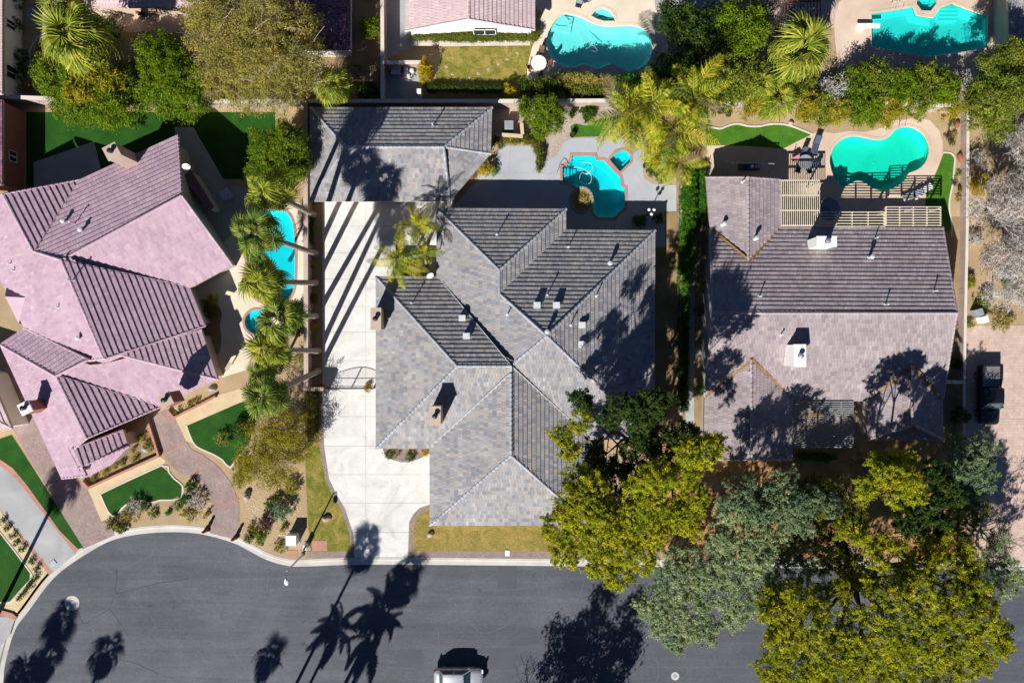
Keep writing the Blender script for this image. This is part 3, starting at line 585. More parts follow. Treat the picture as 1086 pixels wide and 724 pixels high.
# ---------------------------------------------------------------- tiled roofs
def roof_point(px, pl):
    E, n, he, p = pl; g = W(px, 0)
    t = (HC - he + p * (E.x * n.x + E.y * n.y)) / (HC + p * (g.x * n.x + g.y * n.y))
    return Vector((g.x * t, g.y * t, HC * (1 - t)))
def house(name, label, V, faces, tile, wallm, course=.40, tw=.28, lift=.085, capm=None, inset=.5, valley=None, fascia=None, cat='house', group=None, wall_to=0.0, seed=1):
    """faces: (vertex names, eave (two names or px points), eave height, pitch)"""
    rg = random.Random(seed); planes = []; F3 = []
    for vn, ev, he, p in faces:
        a, b = (W(V[e] if isinstance(e, str) else e, he) for e in ev); d = (b - a); d.z = 0; d.normalize(); n = Vector((-d.y, d.x, 0))
        c = sum((W(V[k], he) for k in vn), Vector()) / len(vn)
        if (c - a).dot(n) < 0: n = -n; 
        d = Vector((n.y, -n.x, 0)); pl = (a, n, he, p); planes.append((pl, d)); F3.append({k: roof_point(V[k], pl) for k in vn})
    zs = {}
    for f in F3:
        for k, v in f.items(): zs.setdefault(k, []).append(v)
    avg = {k: sum(v, Vector()) / len(v) for k, v in zs.items()}
    allp = [v for f in F3 for v in f.values()]; cx = sum(v.x for v in allp) / len(allp); cy = sum(v.y for v in allp) / len(allp)
    root = thing(name, label, cat, (cx, cy, 0), group); edges = {}
    for fi, (vn, ev, he, p) in enumerate(faces):
        (a, n, he, p), d = planes[fi]; P = [F3[fi][k] for k in vn]
        uv = [((q - a).dot(d), (q.x - a.x) * n.x + (q.y - a.y) * n.y) for q in P]
        A2 = sum(uv[i][0] * uv[(i + 1) % len(uv)][1] - uv[(i + 1) % len(uv)][0] * uv[i][1] for i in range(len(uv)))
        if A2 < 0: uv.reverse()
        def z_at(u, v): return he + p * v
        mb = MB(); v0 = min(q[1] for q in uv); v1 = max(q[1] for q in uv); k = math.floor(v0 / course)
        while k * course < v1:
            st = clip(clip(uv, 0, 1, k * course), 0, -1, -(k + 1) * course)
            if len(st) >= 3:
                off = (0.5 if k % 2 else 0.0) * tw + rg.uniform(-.04, .04); u0 = min(q[0] for q in st); u1 = max(q[0] for q in st); j = math.floor((u0 - off) / tw)
                while j * tw + off < u1:
                    ce_ = clip(clip(st, 1, 0, j * tw + off + .006), -1, 0, -((j + 1) * tw + off - .006)); j += 1
                    if len(ce_) < 3: continue
                    ce_ = [q for i, q in enumerate(ce_) if abs(q[0] - ce_[i - 1][0]) + abs(q[1] - ce_[i - 1][1]) > 1e-4]
                    if len(ce_) < 3: continue
                    l = lift + rg.uniform(-.006, .012); r = rg.random()
                    def pt(u, v, dz): return (a.x + d.x * u + n.x * v, a.y + d.y * u + n.y * v, he + p * v + dz)
                    mb.add([pt(u, v, l * (1 - .8 * (v - k * course) / course)) for u, v in ce_], [tuple(range(len(ce_)))], r)
                    for i in range(len(ce_)):
                        q, s_ = ce_[i], ce_[(i + 1) % len(ce_)]
                        if abs(q[1] - k * course) < 1e-4 and abs(s_[1] - k * course) < 1e-4: mb.add([pt(q[0], q[1], -.03), pt(s_[0], s_[1], -.03), pt(s_[0], s_[1], l), pt(q[0], q[1], l)], [(0, 1, 2, 3)], r)
            k += 1
        part(mb, 'roof_slope', tile, root, kind='stuff')
        # deck below the tiles
        mb = MB(); mb.add([(q.x, q.y, q.z - .06) for q in P], [tuple(range(len(P)))]); part(mb, 'roof_deck', M_dark if 0 else (fascia or M_stucco), root)
        for i in range(len(vn)): e = frozenset((vn[i], vn[(i + 1) % len(vn)])); edges.setdefault(e, []).append((fi, vn[i], vn[(i + 1) % len(vn)]))
    cap = MB(); fas = MB(); bnd = {}
    def capline(A, B, wd=.30, ht=.11, ln=.42):
        e = B - A; L = e.length
        if L < .1: return
        t = e / L; s_ = t.cross(Vector((0, 0, 1))).normalized(); u = s_.cross(t); m = max(1, int(L / ln)); 
        for i in range(m):
            p0 = A + t * (L * i / m - .02); p1 = A + t * (L * (i + 1) / m); k0 = 1.0; k1 = .86; vs = []
            for q, kk, up in ((p0, k0, .03), (p1, k1, .0)):
                for x, y in ((-.5, -.06), (-.3, .6), (0, .95), (.3, .6), (.5, -.06)): vs.append(q + s_ * (x * wd * kk) + u * (y * ht * kk + up))
            cap.add(vs, [(i2, i2 + 1, i2 + 6, i2 + 5) for i2 in range(4)] + [(4, 3, 2, 1, 0)], rg.random())
    for e, L in edges.items():
        if len(L) == 2:
            (f0, x, y), (f1, _, _) = L; A = (F3[f0][x] + F3[f1][x]) / 2; B = (F3[f0][y] + F3[f1][y]) / 2
            A.z = max(F3[f0][x].z, F3[f1][x].z); B.z = max(F3[f0][y].z, F3[f1][y].z)
            c1 = sum(F3[f1].values(), Vector()) / len(F3[f1]); (a, n, he, p), d = planes[f0]
            if c1.z < he + p * ((c1.x - a.x) * n.x + (c1.y - a.y) * n.y): capline(A, B)
            else:
                t = (B - A).normalized(); s_ = t.cross(Vector((0, 0, 1))).normalized(); w_ = .2 if valley is M_valley_debris else .11
                val = MB(); val.add([A - s_ * w_ + Vector((0, 0, .07)), B - s_ * w_ + Vector((0, 0, .07)), B + Vector((0, 0, .05)), A + Vector((0, 0, .05)), A + s_ * w_ + Vector((0, 0, .07)), B + s_ * w_ + Vector((0, 0, .07))], [(0, 1, 2, 3), (3, 2, 5, 4)]); part(val, 'valley_flashing', valley or M_concg, root)
        else:
            fi, x, y = L[0]; A, B = F3[fi][x], F3[fi][y]; bnd[x] = y if x not in bnd else bnd[x]
            fas.add([A + Vector((0, 0, .0)), B + Vector((0, 0, .0)), B - Vector((0, 0, .22)), A - Vector((0, 0, .22))], [(0, 1, 2, 3)])
            if abs(A.z - B.z) > .5: capline(A + Vector((0, 0, .02)), B + Vector((0, 0, .02)), .24, .09)
    if cap.v: part(cap, 'ridge_caps', capm or tile, root, kind='stuff')
    part(fas, 'fascia', fascia or M_stucco, root)
    # walls: the outline of the roof, moved in under the eaves
    left = {}
    for e, L in edges.items():
        if len(L) == 1: fi, x, y = L[0]; left.setdefault(x, []).append((y, fi)); left.setdefault(y, []).append((x, fi))
    seen = set()
    for st in list(left):
        if st in seen: continue
        loop = [st]; seen.add(st); cur = st
        while True:
            nx = [q for q, _ in left[cur] if q not in seen]
            if not nx: break
            cur = nx[0]; seen.add(cur); loop.append(cur)
        if len(loop) < 3: continue
        P = [avg[k] for k in loop]; P = ccw(P); I = offset(P, -inset); n_ = len(P); mb = MB()
        mb.add([(q.x, q.y, wall_to) for q in I] + [(q.x, q.y, r_.z - .1) for q, r_ in zip(I, P)], [(i, (i + 1) % n_, n_ + (i + 1) % n_, n_ + i) for i in range(n_)]); part(mb, 'wall', wallm, root)
    return root, planes, F3
M_ventp = M_flat('pale_vent_paint', (.55, .56, .58), .5)
def on_roof(px, H_, fi): return roof_point(px, H_[1][fi][0])
def vent(H_, fi, px, kind='pipe', h=.45):
    b = on_roof(px, H_, fi); mb = MB()
    if kind == 'pipe': mb.lathe((b.x, b.y, b.z - .05), [(.2, 0), (.16, .09), (.055, .12), (.055, h), (.085, h + .01), (.085, h + .08), (.02, h + .1)], 8)
    elif kind == 'stack': mb.lathe((b.x, b.y, b.z - .05), [(.22, 0), (.2, .1), (.13, .15), (.13, h), (.21, h + .02), (.21, h + .16), (.03, h + .22)], 10)
    else: mb.box((b.x, b.y, b.z - .12), (.55, .5, .5), 0, .88); mb.box((b.x, b.y, b.z + .36), (.62, .56, .06))
    part(mb, {'pipe': 'vent_pipe', 'stack': 'vent_stack', 'box': 'roof_vent'}[kind], M_ventp, H_[0])
def chimney(H_, fi, px, dx, dy, top, mat, capm, rz=0.0, flue=1, hood=False):
    b = W(px, top); root = H_[0]; z0 = on_roof(px, H_, fi).z - 1.2 if fi is not None else 0
    mb = MB(); mb.box((b.x, b.y, z0), (dx, dy, top - .18 - z0), rz); c = part(mb, 'chimney', mat, root)
    mb = MB(); mb.box((b.x, b.y, top - .18), (dx + .12, dy + .12, .16), rz); part(mb, 'chimney_cap', capm, c)
    mb = MB(); mb.lathe((b.x, b.y, top - .04), [(.19, 0), (.19, .25), (.14, .25), (.14, .05)], 10); part(mb, 'flue', M_black, c)
    mb = MB(); mb.lathe((b.x, b.y, top + .3), [(.24, 0), (.24, .03), (.02, .1)], 10); [mb.box((b.x + x_, b.y + y_, top + .15), (.03, .03, .16)) for x_, y_ in ((.17, 0), (-.17, 0), (0, .17), (0, -.17))]; part(mb, 'flue_hood', M_metal if hood else M_black, c)
def dish(H_, fi, px, az, z=None, wallz=None):
    b = on_roof(px, H_, fi) if fi is not None else W(px, wallz); root = H_[0]; mb = MB(); c = b + Vector((0, 0, .75))
    t = Vector((math.cos(az) * .75, math.sin(az) * .75, .65)).normalized(); s_ = t.cross(Vector((0, 0, 1))).normalized(); u = s_.cross(t); vs = []; fs = []; n = 14
    for k, (r, dd) in enumerate(((.02, 0), (.2, .025), (.36, .08))):
        for i in range(n): an = 2 * math.pi * i / n; vs.append(c + s_ * (r * math.cos(an)) + u * (r * .9 * math.sin(an)) + t * dd)
    for k in range(2):
        for i in range(n): fs.append((k * n + i, k * n + (i + 1) % n, k * n + n + (i + 1) % n, k * n + n + i))
    mb.add(vs, fs); d_ = part(mb, 'satellite_dish', M_white_p, root, True)
    mb = MB(); mb.tube([b - Vector((0, 0, .1)), c - t * .05], .03, 6); mb.tube([c - u * .4, c + t * .5], .015, 4); mb.box(tuple(c + t * .48 - Vector((0, 0, .05))), (.09, .09, .12)); part(mb, 'dish_arm', M_grey, d_)

M_valley_debris = M_noise('needle_filled_valley', [(0.3, (.17, .09, .03)), (0.7, (.36, .21, .08))], 1.2, 10, bs=.7, bd=.04)
M_tile_c = M_tile('grey_blend_tile', [(0, (.21, .21, .23)), (.25, (.26, .255, .265)), (.5, (.31, .30, .305)), (.72, (.36, .315, .285)), (.86, (.27, .275, .30)), (1, (.40, .365, .34))])
M_tile_r = M_tile('mauve_grey_tile', [(0, (.27, .225, .24)), (.3, (.32, .265, .275)), (.6, (.37, .31, .31)), (.85, (.33, .28, .305)), (1, (.42, .355, .34))])
M_tile_l = M_tile('pink_tile', [(0, (.42, .28, .35)), (.3, (.46, .315, .385)), (.6, (.50, .35, .41)), (.85, (.455, .325, .40)), (1, (.54, .395, .435))], .08)
M_tile_p = M_tile('pale_pink_tile', [(0, (.56, .41, .41)), (.4, (.62, .47, .47)), (.8, (.59, .45, .46)), (1, (.67, .53, .52))], .07)
M_tile_d = M_tile('plum_tile', [(0, (.13, .06, .09)), (.5, (.20, .095, .135)), (1, (.27, .14, .175))], .1)
M_cap_c = M_tile('bluegrey_ridge_tile', [(0, (.28, .29, .32)), (1, (.38, .39, .42))])

# ---- centre house
V = dict(a=(462.9, 220.7), b=(600.4, 221.5), b2=(600.4, 243.5), c=(529.8, 286.3), d=(529.8, 311.2), e=(694.8, 244.3), f=(580, 356), g=(694, 466), q=(626, 466), h=(541.5, 388), i=(463, 293),
         j=(398.6, 293), k=(485, 388), l=(398.6, 475.5), m=(455.5, 475.5), h2=(541.8, 396), n=(542, 482.5), o=(455.8, 557), p=(626, 557))
EH, PT = 2.5, .44
F = [('abc', 'ab', EH, PT), (['b', 'b2', 'd', 'c'], ['b', 'b2'], EH, PT), (['b2', 'e', 'f', 'd'], ['b2', 'e'], EH, PT), (['a', 'c', 'd', 'f', 'h', 'i'], 'ia', EH, PT),
     ('efg', 'eg', EH, PT), ('fgqh', 'gq', EH, PT), ('jihk', 'ji', EH, PT), ('jkl', 'jl', EH, PT), (['l', 'k', 'h', 'h2', 'm'], 'lm', EH, PT),
     (['m', 'h2', 'n', 'o'], 'mo', EH, PT), ('nop', 'op', EH, PT), (['h', 'q', 'p', 'n', 'h2'], 'qp', EH, PT)]
F = [(list(v), list(e), a_, b_) for v, e, a_, b_ in F]
HS_C = house('tile_roof_house', 'large centre house with grey blended tile hip roofs', V, F, M_tile_c, M_stucco, capm=M_cap_c, fascia=M_stucco, seed=3)
chimney(HS_C, 8, (461.5, 441), .85, 1.6, 6.9, M_stucco, M_stucco); chimney(HS_C, 7, (398.5, 338), .85, 1.9, 4.9, M_stucco, M_stucco)
for f_, p_, k_ in ((6, Q('11', '840,600')[0], 'box'), (6, Q('11', '857,672')[0], 'box'), (2, Q('12', '112,548')[0], 'box'), (2, Q('12', '190,548')[0], 'box'), (2, Q('12', '405,380')[0], 'stack'), (2, Q('12', '238,315')[0], 'pipe'),
                  (2, Q('12', '153,508')[0], 'pipe'), (4, Q('12', '293,628')[0], 'box'), (4, Q('12', '292,705')[0], 'box'), (4, Q('12', '350,510')[0], 'pipe'), (4, Q('12', '247,628')[0], 'pipe'), (2, Q('12', '152,655')[0], 'stack'),
                  (4, Q('22', '292,20')[0], 'box'), (4, Q('22', '375,75')[0], 'pipe'), (0, Q('11', '980,265')[0], 'pipe'), (6, Q('11', '637,540')[0], 'pipe'), (3, Q('11', '1022,585')[0], 'pipe'), (7, Q('11', '545,600')[0], 'pipe')): vent(HS_C, f_, p_, k_, .75 if k_ == 'pipe' else .5)
dish(HS_C, 6, Q('11', '712,430')[0], R(-60))
# ---- garage behind it
V = dict(a=(329, 114), b=(522, 114), c=(520.6, 163), d=(477, 213.5), e=(329, 213.5), r=(367, 156), s=(470.7, 156))
F = [(list('absr'), list('ab'), 2.6, .44), (list('bcs'), list('bc'), 2.6, .40), (list('csd'), list('cd'), 2.6, .44), (list('rsde'), list('ed'), 2.6, .40), (list('are'), list('ae'), 2.6, .42)]
HS_G = house('garage', 'detached garage with grey tile roof striped by palm shadows', V, F, M_tile_c, M_stucco, capm=M_cap_c, cat='garage', seed=5)
vent(HS_G, 0, Q('01', '722,510')[0], 'pipe', .7)
# ---- right house
V = dict(a=(748, 188), b=(793, 188), c=(828.5, 190.5), d=(828.5, 240.5), e=(793, 277), f=(752.5, 243), g=(1000, 241.5), h=(1014.6, 332), i=(756, 332), j=(999.5, 424), k=(966, 387.5), l=(919, 425.5), m=(841, 424),
         n=(796, 381), o=(747, 420), p=(745.5, 487), q=(796.5, 487), r=(840, 487), s=(919, 466), t=(966, 450), u=(1000, 466))
F = [('fedghi', 'dg', EH, .38), ('ihjklmno', 'lm', EH, .38), ('abef', 'af', EH, .34), ('bcde', 'cd', EH, .38), ('onqp', 'op', EH, .3), ('nmrq', 'mr', EH, .34), ('lkts', 'ls', EH, .34), ('kjut', 'ju', EH, .42), ('stu', 'su', EH, .3)]
F = [(list(v), list(e), a_, b_) for v, e, a_, b_ in F]
HS_R = house('tile_roof_house', 'right hand house with mauve grey tile gables and pergolas', V, F, M_tile_r, M_stuccog, valley=M_valley_debris, fascia=M_brownwood, inset=.45, seed=7)
chimney(HS_R, 0, (877, 256), 1.7, .85, 5.3, M_white, M_white_p, hood=True); chimney(HS_R, 1, (848.5, 377), 1.0, 1.9, 6.3, M_white, M_white_p, hood=True)
for f_, p_, k_ in ((0, Q('13', '440,355')[0], 'stack'), (0, Q('13', '505,545')[0], 'pipe'), (0, Q('13', '700,490')[0], 'pipe'), (0, Q('13', '463,278')[0], 'pipe'), (1, Q('13', '83,665')[0], 'pipe'), (2, Q('12', '862,222')[0], 'stack'), (3, Q('12', '990,280')[0], 'stack'),
                  (2, Q('12', '942,50')[0], 'pipe'), (1, Q('22', '965,130')[0], 'pipe'), (0, Q('12', '1010,512')[0], 'pipe'), (7, Q('23', '672,160')[0], 'stack')): vent(HS_R, f_, p_, k_, .6)
# ---- left house, turned about 27 degrees
V = dict(A=(4, 206), B=(84, 191), C=(36, 266.5), D=(189, 143), E=(193, 207.5), F=(66, 276), G=(246.7, 281), H=(202, 305.4), I=(218, 345.3), J=(111.5, 380), K=(95, 382), L=(26, 347.5), M=(-38, 219), N=(0, 365), O=(61, 398.5),
         P=(93, 464), Qq=(65.6, 507), Rr=(92, 505))
LH, LP = 2.8, .42
F = [('ACB', [(84, 191), (84 + 30, 191 + 59)], LH, LP), ('BCFED', ['B', 'D'], LH, LP), ('EFHG', ['G', 'H'], LH, LP), ('FJIH', ['H', 'I'], LH, LP), ('AMLKJFC', ['M', 'L'], LH, LP)]
F = [(list(v), e, a_, b_) for v, e, a_, b_ in F]
HS_L = house('tile_roof_house', 'left house with rotated pink tile roofs', V, F, M_tile_l, M_stuccog, course=.46, lift=.10, inset=.55, valley=M_tile_l, seed=9)
def sub_roof(V, F, h, label=None, **kw):
    o = house('lower_roof', 'x', V, F, M_tile_l, M_stucco, course=.46, lift=.10, **kw); r_ = o[0]
    r_.parent = HS_L[0]; r_.location = Vector(r_.location) - Vector(HS_L[0].location); del r_['label'], r_['category']
    return o
# front wings of the left house: merged as slopes of the same house
V2 = dict(J=(111.5, 380), O=(61, 398.5), P=(93, 464), T=(128, 375.5), U=(150, 366.5), X=(214, 349.5), Y=(231.5, 402), Z=(189, 391.5), a=(170.5, 431), N=(0, 365), L=(26, 347.5), K=(95, 381.5), Qq=(65.6, 507), r=(92, 504), s=(78, 476))
F2 = [('TZYXU', ['X', 'Y'], 2.5, .42), ('OKJTZYa', ['Y', 'a'], 2.5, .36), ('OaP', [(170.5, 431), (170.5 + 15, 431 + 30)], 2.5, .42), ('NOPsrQ', ['N', 'Q'], 2.6, .42), ('NLKO', ['N', 'L'], 2.6, .42)]
V2['Q'] = V2['Qq']; F2 = [(list(v), e, a_, b_) for v, e, a_, b_ in F2]
HS_L2 = house('front_wing', 'x', V2, F2, M_tile_l, M_stucco, course=.46, lift=.10, inset=.45, valley=M_tile_l, seed=11)
V3 = dict(a=(77, 475.5), b=(131, 455.5), c=(137, 473), d=(87.5, 494.5), e=(117.5, 489), f=(92, 506))
F3_ = [('abcd', ['b', 'c'], 2.3, .42), ('dcef', ['e', 'f'], 2.2, .40)]
V3['e'] = (119, 492); F3_ = [(list(v), e, a_, b_) for v, e, a_, b_ in F3_]
HS_L3 = house('porch_roof', 'x', V3, F3_, M_tile_l, M_stucco, course=.46, lift=.10, inset=.3, seed=12)
# the wings belong to the same building: hang their slopes directly under the house
for o in (HS_L2[0], HS_L3[0]):
    off = Vector(o.location) - Vector(HS_L[0].location)
    for ch in list(o.children): ch.parent = HS_L[0]; ch.location = off; BASE[ch] = BASE[HS_L[0]]
    bpy.data.objects.remove(o)
HS_L2 = (HS_L[0],) + HS_L2[1:]
ROT = R(27.3)
chimney(HS_L, 1, (118, 160.5), 1.15, 1.15, 6.3, M_stucco, M_stucco, ROT); chimney(HS_L, 3, (175, 424), 1.05, 1.05, 6.0, M_brickred, M_stucco, ROT); chimney(HS_L, 4, (26, 432.5), .95, .95, 5.6, M_brickred, M_white_p, ROT)
for f_, p_, k_ in ((1, Q('10', '305,218')[0], 'pipe'), (1, Q('10', '265,210')[0], 'stack'), (1, Q('10', '335,245')[0], 'stack'), (3, Q('10', '296,447')[0], 'pipe'), (4, Q('10', '45,380')[0], 'pipe'), (4, Q('10', '60,407')[0], 'pipe'), (4, Q('10', '238,555')[0], 'pipe'), (4, Q('10', '325,680')[0], 'stack')):
    vent(HS_L, f_, p_, k_, .9 if k_ == 'pipe' and f_ in (1, 3) else .4)
dish(HS_L, 1, Q('00', '768,680')[0], R(-80))
# low shed roof and service nook on its east side
mb = MB(); P = WP(Q('10', '735,30 770,0 865,150 845,170'), 2.3); mb.prism(P, 2.15, 2.3); part(mb, 'flat_roof', M_tile_d, HS_L[0])
mb = MB(); P = WP(Q('10', '740,35 768,5 858,148 845,160'), 2.1); mb.prism(P, 0, 2.1); part(mb, 'wall', M_stuccog, HS_L[0])
# ---- houses along the top edge
V = dict(a=(430, 33), b=(497, 20.5), c=(567.5, 32), d=(567.5, -60), e=(497, -60), f=(430, -60))
F = [(list('abef'), list('af'), 2.6, .30), (list('bcde'), list('cd'), 2.6, .30)]
HS_T = house('gabled_house', 'white walled house with pale pink gable roof at the top', V, F, M_tile_p, M_white, inset=.35, fascia=M_white, seed=13)
V = dict(a=(81, 8), b=(212, 8), c=(212, -40), d=(81, -40), e=(212, -92), f=(81, -92)); F = [(list('abcd'), list('ab'), 2.6, .32), (list('dcef'), list('ef'), 2.6, .32)]
HS_U = house('gabled_house', 'pink tile roof at the top left above the patio', V, F, M_tile_p, M_stucco, seed=14)
V = dict(a=(290, 30), b=(335, 40), c=(372, 53.5), d=(372, -80), e=(333, -80), f=(290, -80), g=(333, 0))
V = dict(a=(296, 53.5), c=(372, 53.5), d=(372, -80), e=(334, -80), f=(296, -80), g=(334, 12))
F = [(list('acg'), list('ac'), 2.7, .34), (list('cdeg'), list('cd'), 2.7, .34), (list('agef'), list('af'), 2.7, .34)]
HS_P = house('hip_roof_house', 'plum tile roof partly under the big olive brown tree', V, F, M_tile_d, M_white, fascia=M_white_p, seed=15)
V = dict(a=(3, 100), b=(3, -60), c=(-90, -60), d=(-90, 100), e=(-45, -60), f=(-45, 60)); F = [(list('afeb'), list('ab'), 2.8, .3), (list('fdce'), list('dc'), 2.8, .3), (list('afd'), list('ad'), 2.8, .3)]
HS_E = house('side_house', 'pale walled house at the top left edge', V, F, M_tile_p, M_white, inset=.15, seed=16)
V = dict(a=(12, 106), b=(12, 200), c=(-90, 200), d=(-90, 106), e=(-40, 150), f=(-41, 152)); F = [(list('abe'), list('ab'), 3.0, .05), (list('bce'), list('bc'), 3.0, .05), (list('cde'), list('cd'), 3.0, .05), (list('dae'), list('da'), 3.0, .05)]
V['a'] = (3, 106); V['b'] = (3, 196)
HS_W = house('brick_house', 'reddish brick house at the left edge beside the turf', V, F, M_tile_d, M_brickred, inset=.12, seed=17)
V = dict(a=(-4, 440), b=(10, 458), c=(-8, 470), d=(-60, 480), e=(-60, 420)); V = dict(a=(-60, 380), b=(-12, 395), c=(13, 454), d=(-60, 470), e=(-45, 425))
F = [(list('abe'), list('ab'), 2.7, .2), (list('bce'), list('bc'), 2.7, .2), (list('cde'), list('cd'), 2.7, .2), (list('dae'), list('da'), 2.7, .2)]
HS_Z = house('neighbour_house', 'pinkish house corner at the left edge above the turf strip', V, F, M_tile_p, M_white, inset=.2, seed=18)
V = dict(a=(806, 0), b=(822, 0), c=(822, -60), d=(760, -60), e=(770, 0))
V = dict(a=(1069, 48), b=(1200, 48), c=(1200, -90), d=(1069, -90), e=(1134, -20), f=(1134, -21)); F = [(list('abe'), list('ab'), 2.8, .3), (list('bce'), list('bc'), 2.8, .3), (list('cde'), list('cd'), 2.8, .3), (list('dae'), list('da'), 2.8, .3)]
HS_X = house('corner_house', 'house with bluish eave in the top right corner', V, F, M_tile_c, M_stuccog, seed=19)
# windows on the walls the camera can see
def window(H_, a, b, z0, z1, proud=.05, fm=M_white_p):
    a, b = Vector(a), Vector(b); e = (b - a).normalized(); n = Vector((e.y, -e.x, 0)); root = H_[0]; mb = MB(); t = .07
    def q(u0, u1, v0, v1, d): return [a + e * u + n * d_ + Vector((0, 0, v)) for d_ in (0, d) for u, v in ((u0, v0), (u1, v0), (u1, v1), (u0, v1))]
    L = (b - a).length; BX = [(0, 1, 2, 3), (7, 6, 5, 4), (0, 4, 5, 1), (1, 5, 6, 2), (2, 6, 7, 3), (3, 7, 4, 0)]
    for u0, u1, v0, v1 in ((0, L, z0, z0 + t), (0, L, z1 - t, z1), (0, t, z0, z1), (L - t, L, z0, z1), (L / 2 - t / 2, L / 2 + t / 2, z0, z1)): mb.add(q(u0, u1, v0, v1, proud), BX)
    f = part(mb, 'window_frame', fm, root)
    for u0, u1 in ((t, L / 2 - t / 2), (L / 2 + t / 2, L - t)): mb = MB(); mb.add(q(u0, u1, z0 + t, z1 - t, proud * .4), BX); part(mb, 'pane', M_glass, f)
yw = W((497, 20.5), 4.5).y
tw_ = [v for v in HS_T[0].children if v.name.startswith('wall')][0]; ys_ = min((v.co.y + HS_T[0].location.y) for v in tw_.data.vertices)
window(HS_T, (W((502, 30), 1.6).x, ys_ - .0, 0), (W((526, 30), 1.6).x, ys_ - .0, 0), 1.0, 2.1)
wx = max(v.co.x + HS_W[0].location.x for v in [c for c in HS_W[0].children if c.name.startswith('wall')][0].data.vertices)
window(HS_W, (wx, W((0, 172), 1.5).y, 0), (wx, W((0, 160), 1.5).y, 0), 1.0, 2.1)
wx = max(v.co.x + HS_E[0].location.x for v in [c for c in HS_E[0].children if c.name.startswith('wall')][0].data.vertices)
window(HS_E, (wx, W((0, 32), 1.5).y, 0), (wx, W((0, 22), 1.5).y, 0), 1.0, 2.2); window(HS_E, (wx, W((0, 84), 1.5).y, 0), (wx, W((0, 70), 1.5).y, 0), .9, 2.2)
# ---------------------------------------------------------------- vegetation
ORD = 'first second third fourth fifth sixth seventh eighth ninth tenth eleventh twelfth'.split()
def L3(a, b, c): return [(0.0, a), (0.5, b), (1.0, c)]
LF = dict(
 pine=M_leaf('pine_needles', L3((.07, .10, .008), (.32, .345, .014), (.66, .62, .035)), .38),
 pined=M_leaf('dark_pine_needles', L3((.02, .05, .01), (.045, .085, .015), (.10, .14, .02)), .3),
 olive=M_leaf('olive_leaves', L3((.13, .19, .085), (.27, .34, .16), (.46, .52, .27)), .25),
 blueg=M_leaf('bluegreen_needles', L3((.08, .14, .07), (.17, .25, .12), (.31, .39, .20)), .25),
 citrus=M_leaf('glossy_citrus_leaves', L3((.06, .115, .005), (.13, .21, .008), (.25, .31, .014)), .3, .4),
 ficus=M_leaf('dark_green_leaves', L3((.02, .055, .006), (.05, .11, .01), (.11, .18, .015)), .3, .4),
 yellow=M_leaf('yellow_green_leaves', L3((.16, .15, .01), (.30, .27, .015), (.46, .38, .03)), .3),
 mesq=M_leaf('dormant_mesquite_leaves', L3((.15, .135, .03), (.30, .26, .055), (.48, .40, .10)), .25),
 twig=M_leaf('dry_grey_twigs', L3((.32, .28, .25), (.46, .41, .37), (.62, .56, .51)), .1),
 purple=M_leaf('plum_leaves', L3((.055, .025, .026), (.11, .055, .06), (.17, .10, .09)), .2),
 fan=M_leaf('fan_palm_leaf', L3((.12, .17, .015), (.27, .31, .03), (.48, .47, .08)), .3, .4),
 fand=M_leaf('deep_green_fan_leaf', L3((.07, .12, .015), (.16, .22, .03), (.32, .36, .07)), .3, .4),
 feather=M_leaf('queen_palm_leaf', L3((.11, .17, .008), (.27, .29, .014), (.54, .46, .05)), .3, .4),
 cedar=M_leaf('cedar_foliage', L3((.06, .09, .01), (.17, .21, .02), (.34, .37, .05)), .3),
 golden=M_leaf('golden_shrub_leaves', L3((.27, .20, .008), (.44, .32, .012), (.58, .42, .03)), .25),
 hedge=M_leaf('clipped_hedge_leaves', L3((.06, .085, .01), (.12, .14, .02), (.21, .205, .03)), .25),
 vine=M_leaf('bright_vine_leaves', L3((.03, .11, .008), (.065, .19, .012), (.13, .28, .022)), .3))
def quad_mesh(name, Qv, rnd):
    n, k = Qv.shape[:2]; me = bpy.data.meshes.new(name); me.vertices.add(k * n); me.vertices.foreach_set('co', Qv.reshape(-1).astype(np.float32))
    me.loops.add(k * n); me.loops.foreach_set('vertex_index', np.arange(k * n, dtype=np.int32)); me.polygons.add(n)
    me.polygons.foreach_set('loop_start', np.arange(0, k * n, k, dtype=np.int32)); me.polygons.foreach_set('loop_total', np.full(n, k, np.int32))
    me.update(calc_edges=True); at = me.attributes.new('rnd', 'FLOAT', 'FACE'); at.data.foreach_set('value', np.clip(rnd, 0, 1).astype(np.float32)); return me
def leaf_quads(C, out, size, asp, g):
    n = len(C); nr = g.normal(size=(n, 3)) * .65 + out * .55 + np.array([0, 0, .45]); nr /= np.linalg.norm(nr, axis=1, keepdims=True)
    a = np.cross(nr, g.normal(size=(n, 3))); a /= np.linalg.norm(a, axis=1, keepdims=True) + 1e-9; b = np.cross(nr, a)
    l = size * g.uniform(.6, 1.35, (n, 1)); a = a * l * .5; b = b * l * .5 * asp
    return np.stack([C - a * .8 - b * .95, C + a * 1.15, C - a * .8 + b * .95], 1)
